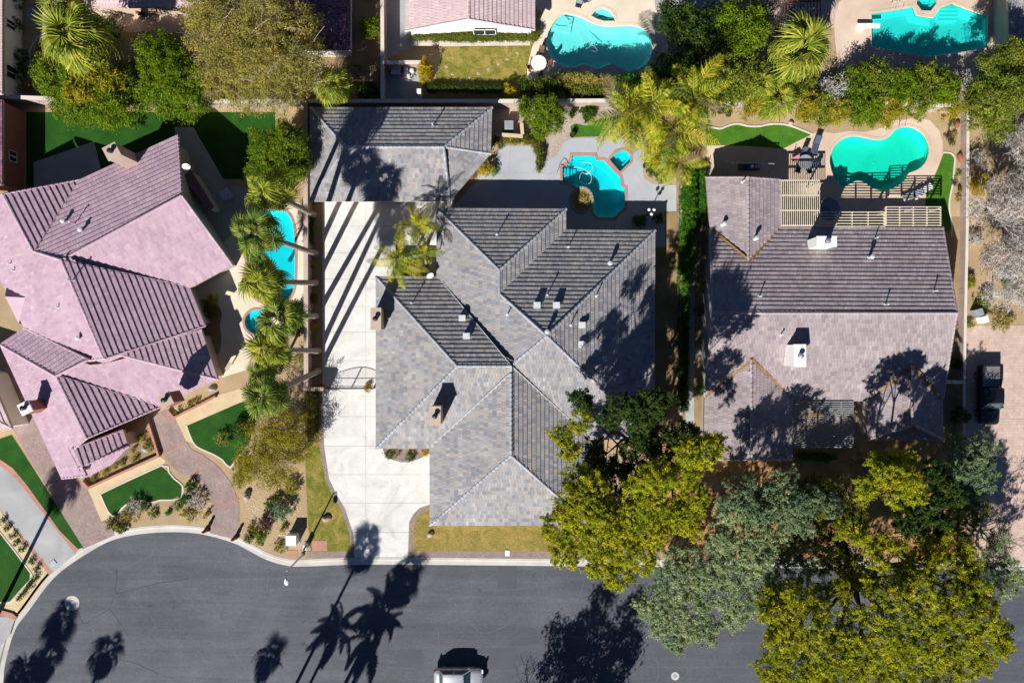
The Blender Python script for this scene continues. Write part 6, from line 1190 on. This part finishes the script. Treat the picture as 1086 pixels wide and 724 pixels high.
# loose river stones in the patchy front gravel of the left yard
rg = random.Random(77); rocks = MB()
for _ in range(420):
    u = rg.random(); p_ = (rg.uniform(255, 322), rg.uniform(512, 572)); 
    if p_[1] > 520 + (p_[0] - 255) * 1.1 + 45: continue
    c = W(p_); r = rg.uniform(.05, .11); rocks.rock((c.x, c.y, 0), r, r * rg.uniform(.7, 1.2), r * .35, rg.randint(0, 99999), 6, 2)
o_ = struct(rocks, 'river_stones', M_sandst, kind='stuff', label='loose pale stones scattered over the left front yard gravel'); o_['category'] = 'stones'
# ---------------------------------------------------------------- garden lamp, pots, planter ring, furniture
c = W(Q('A', '815,668')[0]); root = thing('garden_lamp', 'garden lamp post with three white globes at the back of the centre house', 'lamp', c)
mb = MB(); mb.lathe(tuple(c), [(.12, 0), (.06, .1), (.04, 1.7)], 8); 
for k in range(3): an = k * 2.094 + .5; mb.tube([(c.x, c.y, 1.6), (c.x + .28 * math.cos(an), c.y + .28 * math.sin(an), 1.75)], .02, 4)
part(mb, 'post', M_black, root)
for k in range(3):
    an = k * 2.094 + .5; mb = MB(); mb.lathe((c.x + .28 * math.cos(an), c.y + .28 * math.sin(an), 1.75), [(.03, 0), (.12, .06), (.16, .16), (.12, .27), (.02, .32)], 10); part(mb, 'globe', M_white_p, root, True)
for i, (p_, r, lb, m_) in enumerate(((Q('A', '205,32')[0], .3, 'dark pot at the corner of the small lawn patch', M_black), (Q('A', '790,280')[0], .28, 'dark pot beside the deck bulge', M_black), (Q('13', '128,498')[0], .2, 'small pot by the lawn edging', M_brownwood), (Q('03', '180,490')[0], .3, 'brown pot on the sand above the bright lawn', M_brownwood), (Q('02', '850,455')[0], .28, 'dark pot beside the brown soil strip', M_brownwood), (Q('02', '882,468')[0], .26, 'second dark pot beside the brown soil strip', M_brownwood), (Q('00', '580,55')[0], .35, 'dark planter pot on the top left patio', M_brownwood), (Q('12', '655,363')[0], .2, 'small green pot on the side path', MATS['dark_glass']))):
    if i == 2: continue
    c = W(p_); root = thing('plant_pot', lb, 'pot', c, 'plant pots'); mb = MB(); mb.lathe(tuple(c), [(r * .65, 0), (r * .95, .35), (r, .42), (r * .86, .42), (r * .8, .32)], 12); part(mb, 'pot', m_, root, True)
    g = np.random.default_rng(600 + i); qv, rn, _ = cloud([(c.x, c.y, .5, r * .8, r * .8, .2)], .14, 14, .1, g); link('foliage', quad_mesh('foliage', qv - np.array(c), rn), LF['ficus'], root)
c = W(Q('A', '280,552')[0]); root = thing('planter_ring', 'stone ring planter at the curve of the centre pool', 'planter', c)
for k in range(22):
    an = 6.2832 * k / 22; mb = MB(); mb.box((c.x + 1.05 * math.cos(an), c.y + 1.2 * math.sin(an), 0), (.2, .28, .25), an, .94); part(mb, 'stone', M_rock, root)
mb = MB(); mb.lathe((c.x, c.y, .0), [(1.0, 0), (1.0, .16), (.02, .18)], 22, 1, 1.14); part(mb, 'soil', M_dirt, root)
def table(label, px, r, top, leg, umbrella=None, group='garden tables', h=.74):
    c = W(px); root = thing('garden_table', label, 'table', c, group); mb = MB(); mb.lathe((c.x, c.y, h - .04), [(r, 0), (r, .03), (r - .02, .045)], 20); part(mb, 'tabletop', top, root)
    for k in range(4): an = k * 1.5708 + .4; mb = MB(); mb.tube([(c.x + r * .7 * math.cos(an), c.y + r * .7 * math.sin(an), 0), (c.x + r * .5 * math.cos(an), c.y + r * .5 * math.sin(an), h - .04)], .025, 5); part(mb, 'leg', leg, root)
    return root
def chair(label, px, rz, seat, frame, group, rec=0.0, h=.42):
    b = W(px); root = thing('garden_chair', label, 'chair', b, group, rz); BASE[root] = Vector((0, 0, 0)); mb = MB(); mb.box((0, 0, h - .04), (.5, .5, .06)); part(mb, 'seat', seat, root)
    mb = MB(); mb.add([(-.24, -.24, h), (-.24, .24, h), (-.38 - rec, .23, h + .48), (-.38 - rec, -.23, h + .48), (-.28, -.24, h), (-.28, .24, h), (-.42 - rec, .23, h + .48), (-.42 - rec, -.23, h + .48)], [(0, 1, 2, 3), (7, 6, 5, 4), (0, 4, 5, 1), (1, 5, 6, 2), (2, 6, 7, 3), (3, 7, 4, 0)]); part(mb, 'backrest', seat, root)
    for x in (-.21, .21):
        for y in (-.21, .21): mb = MB(); mb.tube([(x * 1.1, y * 1.1, 0), (x, y, h - .03)], .018, 5); part(mb, 'leg', frame, root)
    for y in (-.26, .26): mb = MB(); mb.tube([(-.3, y, h + .22), (.22, y, h + .2), (.22, y, h - .03)], .016, 5); part(mb, 'armrest', frame, root)
    return root
def lounger(label, px, rz, fabric, frame, group='sun loungers by the pools', back=35, L=1.95):
    b = W(px); root = thing('sun_lounger', label, 'sun lounger', b, group, rz); BASE[root] = Vector((0, 0, 0)); s_, c_ = math.sin(R(back)), math.cos(R(back))
    mb = MB(); mb.box((.25, 0, .3), (L * .62, .6, .06)); part(mb, 'bed', fabric, root)
    x0 = .25 - L * .31; mb = MB(); q = [(x0, -.3, .33), (x0, .3, .33), (x0 - .72 * c_, .3, .33 + .72 * s_), (x0 - .72 * c_, -.3, .33 + .72 * s_)]; q += [(x, y, z + .05) for x, y, z in q]
    mb.add(q, [(3, 2, 1, 0), (4, 5, 6, 7), (0, 1, 5, 4), (1, 2, 6, 5), (2, 3, 7, 6), (3, 0, 4, 7)]); part(mb, 'backrest', fabric, root)
    for x in (x0 + .05, .25 + L * .28):
        for y in (-.28, .28): mb = MB(); mb.tube([(x, y, 0), (x, y, .3)], .022, 5); part(mb, 'leg', frame, root)
    for y in (-.31, .31): mb = MB(); mb.tube([(x0, y, .32), (.25 + L * .31, y, .32)], .022, 5); part(mb, 'side_rail', frame, root)
    return root
M_navy = M_flat('navy_canvas', (.05, .07, .13), .8); M_pinkc = M_flat('pink_cloth', (.7, .22, .30), .8); M_greyc = M_flat('grey_mesh_fabric', (.32, .34, .38), .8); M_blueu = M_flat('slate_blue_canvas', (.10, .14, .22), .8)
table('round white table beside the scalloped pool', Q('R', '205,460')[0], .75, M_white_p, M_metal)
for i, (s_, a, lb) in enumerate((('225,375', -95, 'dark chair above the white table by the scalloped pool'), ('150,480', 15, 'dark chair left of the white table by the scalloped pool'), ('215,525', 95, 'dark chair below the white table by the scalloped pool'), ('268,450', 185, 'chair right of the white table by the scalloped pool'))):
    chair(lb, Q('R', s_)[0], R(a), M_brownwood, M_black, 'chairs around the white table')
lounger('dark lounger at the top edge above the scalloped pool', Q('R', '492,15')[0], R(75), M_greyc, M_black); lounger('second dark lounger at the top edge', Q('R', '560,-5')[0], R(35), M_greyc, M_black)
table('square dark patio table under the cream pergola', Q('B', '770,370')[0], .7, M_grey, M_black)
for i, (s_, a, lb) in enumerate((('700,330', -20, 'chair left of the pergola table with a pink towel'), ('770,290', -100, 'navy chair above the pergola table'), ('850,390', 190, 'navy chair right of the pergola table'), ('720,430', 70, 'navy chair below left of the pergola table'), ('810,430', 110, 'navy chair below right of the pergola table'))):
    chair(lb, Q('B', s_)[0], R(a), M_navy, M_black, 'chairs around the pergola table')
mb = MB(); c = W(Q('B', '715,325')[0], .8); mb.box((c.x, c.y, .74), (.75, .35, .05), .5); solo(mb, 'towel', 'pink towel over the chair by the pergola table', 'towel', M_pinkc)
for i, (s_, lb) in enumerate((('790,350', 'white dish on the pergola table, left'), ('835,345', 'white dish on the pergola table, middle'), ('865,342', 'white dish on the pergola table, right'))):
    mb = MB(); c = W(Q('B', s_)[0], .76); mb.lathe((c.x, c.y, .745), [(.06, 0), (.13, .05), (.12, .05), (.03, .015)], 10); solo(mb, 'dish', lb, 'dish', M_white_p, 'dishes on the pergola table')
lounger('navy lounger at the upper right of the pergola table', Q('B', '865,240')[0], R(-105), M_navy, M_metal, back=25)
lounger('grey lounger at the lower edge of the kidney pool', Q('C', '510,500')[0], R(200), M_greyc, M_white_p, back=20); lounger('white lounger right of the grey lounger by the kidney pool', Q('C', '575,480')[0], R(215), M_white_p, M_white_p, back=20)
# umbrella in the chimney's shadow
c = W(Q('13', '280,160')[0], 2.0); root = thing('patio_umbrella', 'slate blue patio umbrella in the shadow of the chimney', 'umbrella', (c.x, c.y, 0)); mb = MB(); n = 8
mb.add([(c.x, c.y, 2.35)] + [(c.x + 1.15 * math.cos(6.2832 * k / n), c.y + 1.15 * math.sin(6.2832 * k / n), 1.95) for k in range(n)], [(0, k + 1, (k + 1) % n + 1) for k in range(n)]); part(mb, 'canopy', M_blueu, root)
mb = MB(); mb.tube([(c.x, c.y, 0), (c.x, c.y, 2.4)], .025, 6); mb.lathe((c.x, c.y, 0), [(.25, 0), (.25, .06), (.05, .1)], 10); part(mb, 'pole', M_metal, root)
# covered patio frame with a hanging swing, behind the right house
c = W(Q('B', '370,420')[0]); root = thing('swing_seat', 'dark swing seat frame behind the right house', 'swing', c); A_, B_ = W(Q('B', '205,365')[0], 2.0), W(Q('B', '540,370')[0], 2.0)
mb = MB(); mb.tube([A_, B_], .045, 6); part(mb, 'top_bar', M_metal, root)
for q in (A_, B_):
    for sy in (-.7, .7): mb = MB(); mb.tube([q, Vector((q.x, q.y + sy, 0))], .035, 6); part(mb, 'leg', M_metal, root)
m_ = (A_ + B_) / 2; mb = MB(); mb.box((m_.x, m_.y, .5), (1.9, .6, .1)); part(mb, 'seat', M_navy, root); mb = MB(); mb.box((m_.x, m_.y - .32, .6), (1.9, .1, .55)); part(mb, 'backrest', M_navy, root)
for x in (-.9, .9): mb = MB(); mb.tube([(m_.x + x, m_.y, .6), (m_.x + x, m_.y, 1.98)], .012, 4); part(mb, 'chain', M_metal, root)
for i, (s_, m2, lb) in enumerate((('440,400', M_white_p, 'white cushion on the dark swing seat'), ('470,400', M_pinkc, 'pink cushion on the dark swing seat'))):
    c = W(Q('B', s_)[0], .7); mb = MB(); mb.rock((m_.x + .35 + .45 * i, m_.y, .6), .2, .2, .16, i); solo(mb, 'cushion', lb, 'cushion', m2, 'cushions on the swing seat', True)
# diving board
c = W(Q('03', '428,115')[0]); root = thing('diving_board', 'white diving board at the left end of the angular pool', 'diving board', c); a = W(Q('03', '382,114')[0]); b = W(Q('03', '474,114')[0])
mb = MB(); mb.bar((a.x, a.y, .48), (b.x, b.y, .48), .46, .07); part(mb, 'board', M_white_p, root); mb = MB(); mb.box((a.x + .5, a.y, 0), (.7, .5, .44), 0, .8); part(mb, 'stand', M_white_p, root)
# equipment yard: filter tanks and pipes
c = W(Q('G', '355,520')[0]); root = thing('pool_filter', 'white pool filter tanks and pipes in the equipment yard', 'pool filter', c)
for dx, dy in ((-.25, .3), (.35, .15), (.0, -.35)): mb = MB(); mb.lathe((c.x + dx, c.y + dy, 0), [(.2, 0), (.24, .1), (.24, .65), (.16, .8), (.05, .85)], 12); part(mb, 'tank', M_white_p, root, True)
for a, b in (((-.25, .3), (.35, .15)), ((.35, .15), (.0, -.35)), ((-.25, .3), (-.5, -.5)), ((0, -.35), (.45, -.6))): mb = MB(); mb.tube([(c.x + a[0], c.y + a[1], .5), (c.x + a[0], c.y + b[1], .55), (c.x + b[0], c.y + b[1], .4)], .04, 6); part(mb, 'pipe', M_white_p, root, True)
mb = MB(); c = W(Q('G', '440,680')[0]); mb.box((c.x, c.y, 0), (.32, .32, 1.7)); mb.box((c.x, c.y, 1.7), (.4, .4, .08)); solo(mb, 'gate_post', 'white post at the corner of the equipment yard', 'post', M_white_p)
# wooden swing frame in the dry yard
c = W(Q('01', '408,295')[0]); root = thing('wooden_frame', 'dark wooden play frame in the bare yard', 'play frame', c, 'wooden frames')
for a, b in (((-.7, -.6, 0), (-.5, -.5, 1.2)), ((.3, -.6, 0), (.2, -.5, 1.2)), ((-.7, .4, 0), (-.5, .3, 1.2)), ((.3, .4, 0), (.2, .3, 1.2)), ((-.5, -.5, 1.2), (.2, -.5, 1.2)), ((-.5, .3, 1.2), (.2, .3, 1.2)), ((-.5, -.5, 1.2), (-.5, .3, 1.2)), ((.2, -.5, 1.2), (.2, .3, 1.2)), ((.2, -.5, 1.2), (.5, .7, 0)), ((.2, .3, 1.2), (.5, .7, .0))):
    mb = MB(); mb.tube([c + Vector(a), c + Vector(b)], .06, 4); part(mb, 'beam', M_brownwood, root)
lounger('cream bench at the pool end of the pink roofed house', Q('20', '935,85')[0], R(62), M_wood, M_brownwood, 'benches', 10, 1.5)
# stepping stones across the patchy lawn at the top
for i, s_ in enumerate('1062,215 1020,240 985,260 945,280 905,298 870,315 835,328 800,300 775,270'.split()):
    c = W(Q('01', s_)[0]); mb = MB(); mb.rock((c.x, c.y, 0), .24, .2, .05, 40 + i, 8, 2); solo(mb, 'stepping_stone', ORD[i] + ' stepping stone from the right on the patchy top lawn', 'stepping stone', M_rock, 'stepping stones')
# ---------------------------------------------------------------- vehicles
def M_paint(name, c, metal=.3, rough=.3):
    m, t, b = nodes(name); b.inputs['Base Color'].default_value = (*c, 1); b.inputs['Metallic'].default_value = metal; b.inputs['Roughness'].default_value = rough; b.inputs['Coat Weight'].default_value = .6; b.inputs['Coat Roughness'].default_value = .08
    n = noise(t, pos(t), 1.5, 4); r = ramp(t, [(.3, [x * .9 for x in c]), (.7, [min(1, x * 1.08) for x in c])]); t.links.new(n.outputs[0], r.inputs[0]); t.links.new(r.outputs[0], b.inputs['Base Color']); return m
M_silver = M_paint('silver_paint', (.62, .64, .68), .5); M_blackp = M_paint('black_paint', (.012, .013, .016)); M_tyre = M_flat('tyre_rubber', (.02, .02, .02), .85); M_rim = M_flat('alloy_rim', (.5, .5, .52), .35, .8)
M_lamp = M_flat('headlamp_glass', (.75, .77, .8), .1); M_tail = M_flat('tail_lamp_red', (.4, .02, .02), .2); M_tonneau = M_flat('grey_tonneau', (.16, .165, .17), .6); M_tint = M_flat('tinted_glass', (.03, .07, .08), .04, 0, .9)
def loft(st, mb):
    """stations (x, half width, z bottom, z top): rounded body cross-sections"""
    n = 12; vs = []; fs = []
    for x, w_, zb, zt in st:
        hgt = zt - zb
        for y, z in ((-.8, 0), (-1, .18), (-1, .55), (-.96, .8), (-.86, .95), (-.45, 1.0), (.45, 1.0), (.86, .95), (.96, .8), (1, .55), (1, .18), (.8, 0)): vs.append((x, y * w_, zb + z * hgt))
    for i in range(len(st) - 1):
        for k in range(n): l = (k + 1) % n; fs.append((i * n + k, i * n + n + k, i * n + n + l, i * n + l))
    fs.append(tuple(range(n))); fs.append(tuple(range((len(st) - 1) * n + n - 1, (len(st) - 1) * n - 1, -1)))
    fs = [tuple(reversed(f)) for f in fs]
    return mb.add(vs, fs)
def vehicle(label, loc, rz, paint, L, Wd, body, cab, truck=None, zoff=0.0, name='car', cat='car'):
    root = thing(name, label, cat, loc, None, rz); BASE[root] = Vector((0, 0, 0)); hw = Wd / 2; mb = MB(); loft([(x * L, w_ * hw, zb, zt) for x, w_, zb, zt in body], mb); part(mb, 'body', paint, root, True)
    xr0, xr1, xf0, xf1, zb, zt = cab; w0, w1 = hw * .92, hw * .74     # glasshouse: rear base/top, front base/top
    P0 = [(xr0 * L, -w0), (xf0 * L, -w0), (xf0 * L, w0), (xr0 * L, w0)]; P1 = [(xr1 * L, -w1), (xf1 * L, -w1), (xf1 * L, w1), (xr1 * L, w1)]
    mb = MB(); mb.add([(x, y, zb) for x, y in P0] + [(x, y, zt) for x, y in P1], [(0, 1, 5, 4), (1, 2, 6, 5), (2, 3, 7, 6), (3, 0, 4, 7), (4, 5, 6, 7)]); part(mb, 'windows', M_tint, root)
    mb = MB(); loft([(xr1 * L - .06, w1 * .9, zt - .04, zt + .03), (xr1 * L + .08, w1 * 1.04, zt - .05, zt + .07), ((xr1 + xf1) / 2 * L, w1 * 1.06, zt - .05, zt + .09), (xf1 * L - .1, w1 * 1.04, zt - .05, zt + .07), (xf1 * L + .05, w1 * .9, zt - .04, zt + .03)], mb); part(mb, 'roof', paint, root, True)
    for a, b in ((0, 4), (1, 5), (2, 6), (3, 7)):
        pa, pb = (P0 + P1)[a], (P0 + P1)[b]; mb = MB(); mb.tube([(pa[0], pa[1] * 1.0, zb), (pb[0], pb[1], zt + .02)], .045, 5); part(mb, 'pillar', paint, root)
    xm = (xr0 + xf0) / 2 * L
    for sy in (-1, 1): mb = MB(); mb.tube([(xm, sy * w0 * 1.01, zb), ((xr1 + xf1) / 2 * L, sy * w1 * 1.02, zt)], .04, 4); part(mb, 'pillar', paint, root)
    for x in (-.31 * L, .31 * L):
        for sy in (-1, 1):
            mb = MB(); r = .34; n = 18; vs = [(x + rr * math.cos(6.2832 * k / n), sy * yy, r + rr * math.sin(6.2832 * k / n)) for rr, yy in ((r * .6, hw - .24), (r, hw - .22), (r, hw - .03), (r * .62, hw - .01)) for k in range(n)]
            mb.add(vs, [(i * n + k, i * n + (k + 1) % n, i * n + n + (k + 1) % n, i * n + n + k) for i in range(3) for k in range(n)]); wl = part(mb, 'tyre', M_tyre, root, True)
            mb = MB(); mb.add([(x + rr * math.cos(6.2832 * k / n), sy * yy, r + rr * math.sin(6.2832 * k / n)) for rr, yy in ((r * .62, hw - .02), (r * .15, hw - .05)) for k in range(n)], [(k, (k + 1) % n, n + (k + 1) % n, n + k) for k in range(n)]); part(mb, 'rim', M_rim, wl)
    for sy in (-1, 1):
        mb = MB(); mb.rock((xf0 * L - .15, sy * (hw + .1), zb + .02), .1, .14, .16, 3, 8, 3); part(mb, 'wing_mirror', paint, root, True)
        mb = MB(); mb.box((.488 * L, sy * hw * .68, .66), (.12, .36, .14)); part(mb, 'headlight', M_lamp, root); mb = MB(); mb.box((-.492 * L, sy * hw * .78, .78), (.08, .24, .2)); part(mb, 'tail_light', M_tail, root)
        for x in (xm - .45, xm + .45): mb = MB(); mb.box((x, sy * (hw * .985), zb - .18), (.18, .03, .03)); part(mb, 'door_handle', paint, root)
    if truck:
        x0, x1, zt_ = truck; mb = MB(); mb.box(((x0 + x1) / 2 * L, 0, zt_ + .005), ((x1 - x0) * L, Wd * .86, .05)); part(mb, 'bed_cover', M_tonneau, root)
        for sy in (-1, 1): mb = MB(); mb.bar((x0 * L, sy * hw * .9, zt_ + .03), (x1 * L, sy * hw * .9, zt_ + .03), .12, .07); part(mb, 'bed_rail', paint, root)
    return root
tl = W((1052, 419), 1.2)
vehicle('black pickup truck with grey bed cover parked on the tiled driveway', (tl.x, tl.y, .02), R(-90), M_blackp, 5.75, 1.98,
        [(-.5, .9, .5, .92), (-.485, .97, .42, 1.02), (-.3, 1, .3, 1.06), (0, 1, .3, 1.08), (.17, 1, .3, 1.08), (.3, .99, .3, 1.08), (.44, .95, .34, 1.02), (.485, .88, .4, .94), (.5, .78, .46, .8)], (-.13, -.11, .225, .12, 1.05, 1.78), truck=(-.48, -.145, 1.05), name='pickup_truck', cat='truck')
cl = W((486, 724), 1.0)
vehicle('silver car parked at the bottom edge with its shadow on the road', (cl.x, cl.y + .3, -.126), 0, M_silver, 4.75, 1.86,
        [(-.5, .8, .4, .8), (-.48, .92, .3, .93), (-.4, .98, .24, 1.0), (-.2, 1, .22, .98), (.1, 1, .22, .96), (.28, 1, .22, .94), (.42, .94, .25, .84), (.485, .82, .32, .72), (.5, .7, .38, .6)], (-.40, -.30, .25, .11, .93, 1.45))
# ---------------------------------------------------------------- last small things
# cricket dormer on the west slope of the pink roofed house
tip = on_roof(Q('10', '106,517')[0], HS_L, 4); ea = on_roof(Q('10', '28,478')[0], HS_L, 4); eb = on_roof(Q('10', '78,622')[0], HS_L, 4); rg_ = W(Q('10', '20,512')[0], ea.z + .75)
mb = MB(); u_ = Vector((0, 0, .08)); mb.add([ea + u_, rg_, tip + u_], [(0, 1, 2)], .4); mb.add([rg_, eb + u_, tip + u_], [(0, 1, 2)], .7); mb.add([ea - u_ * 4, ea + u_, rg_, eb + u_, eb - u_ * 4], [(0, 1, 2, 3, 4)], .2); part(mb, 'dormer', M_tile_l, HS_L[0])
for p_, sz, m_, lb in ((Q('13', '862,578')[0], (.62, .62), M_grey, 'grey bin above the tiled driveway'), (Q('13', '884,606')[0], (.55, .6), M_white_p, 'white bin beside the grey bin above the tiled driveway')):
    c = W(p_); root = thing('wheeled_bin', lb, 'bin', c, 'bins by the tiled driveway'); mb = MB(); mb.box((c.x, c.y, .08), (sz[0], sz[1], .85), .3, 1.08); part(mb, 'body', m_, root)
    mb = MB(); mb.box((c.x, c.y, .935), (sz[0] * 1.14, sz[1] * 1.14, .06), .3, .95); part(mb, 'lid', m_, root)
    for sx in (-.22, .22): mb = MB(); mb.lathe((c.x + sx, c.y + .26, .0), [(.02, 0), (.09, .02), (.09, .14), (.02, .16)], 8); part(mb, 'wheel', M_tyre, root)
sheet('concrete_pad', '30', '-80,430 0,455 62,462 40,530 0,580 -80,600', .028, M_concg)
mb = MB(); P = WP(Q('30', '0,425 55,440 72,455 66,466 0,448')); mb.prism(P, 0, .16); struct(mb, 'brick_step', M_brick)
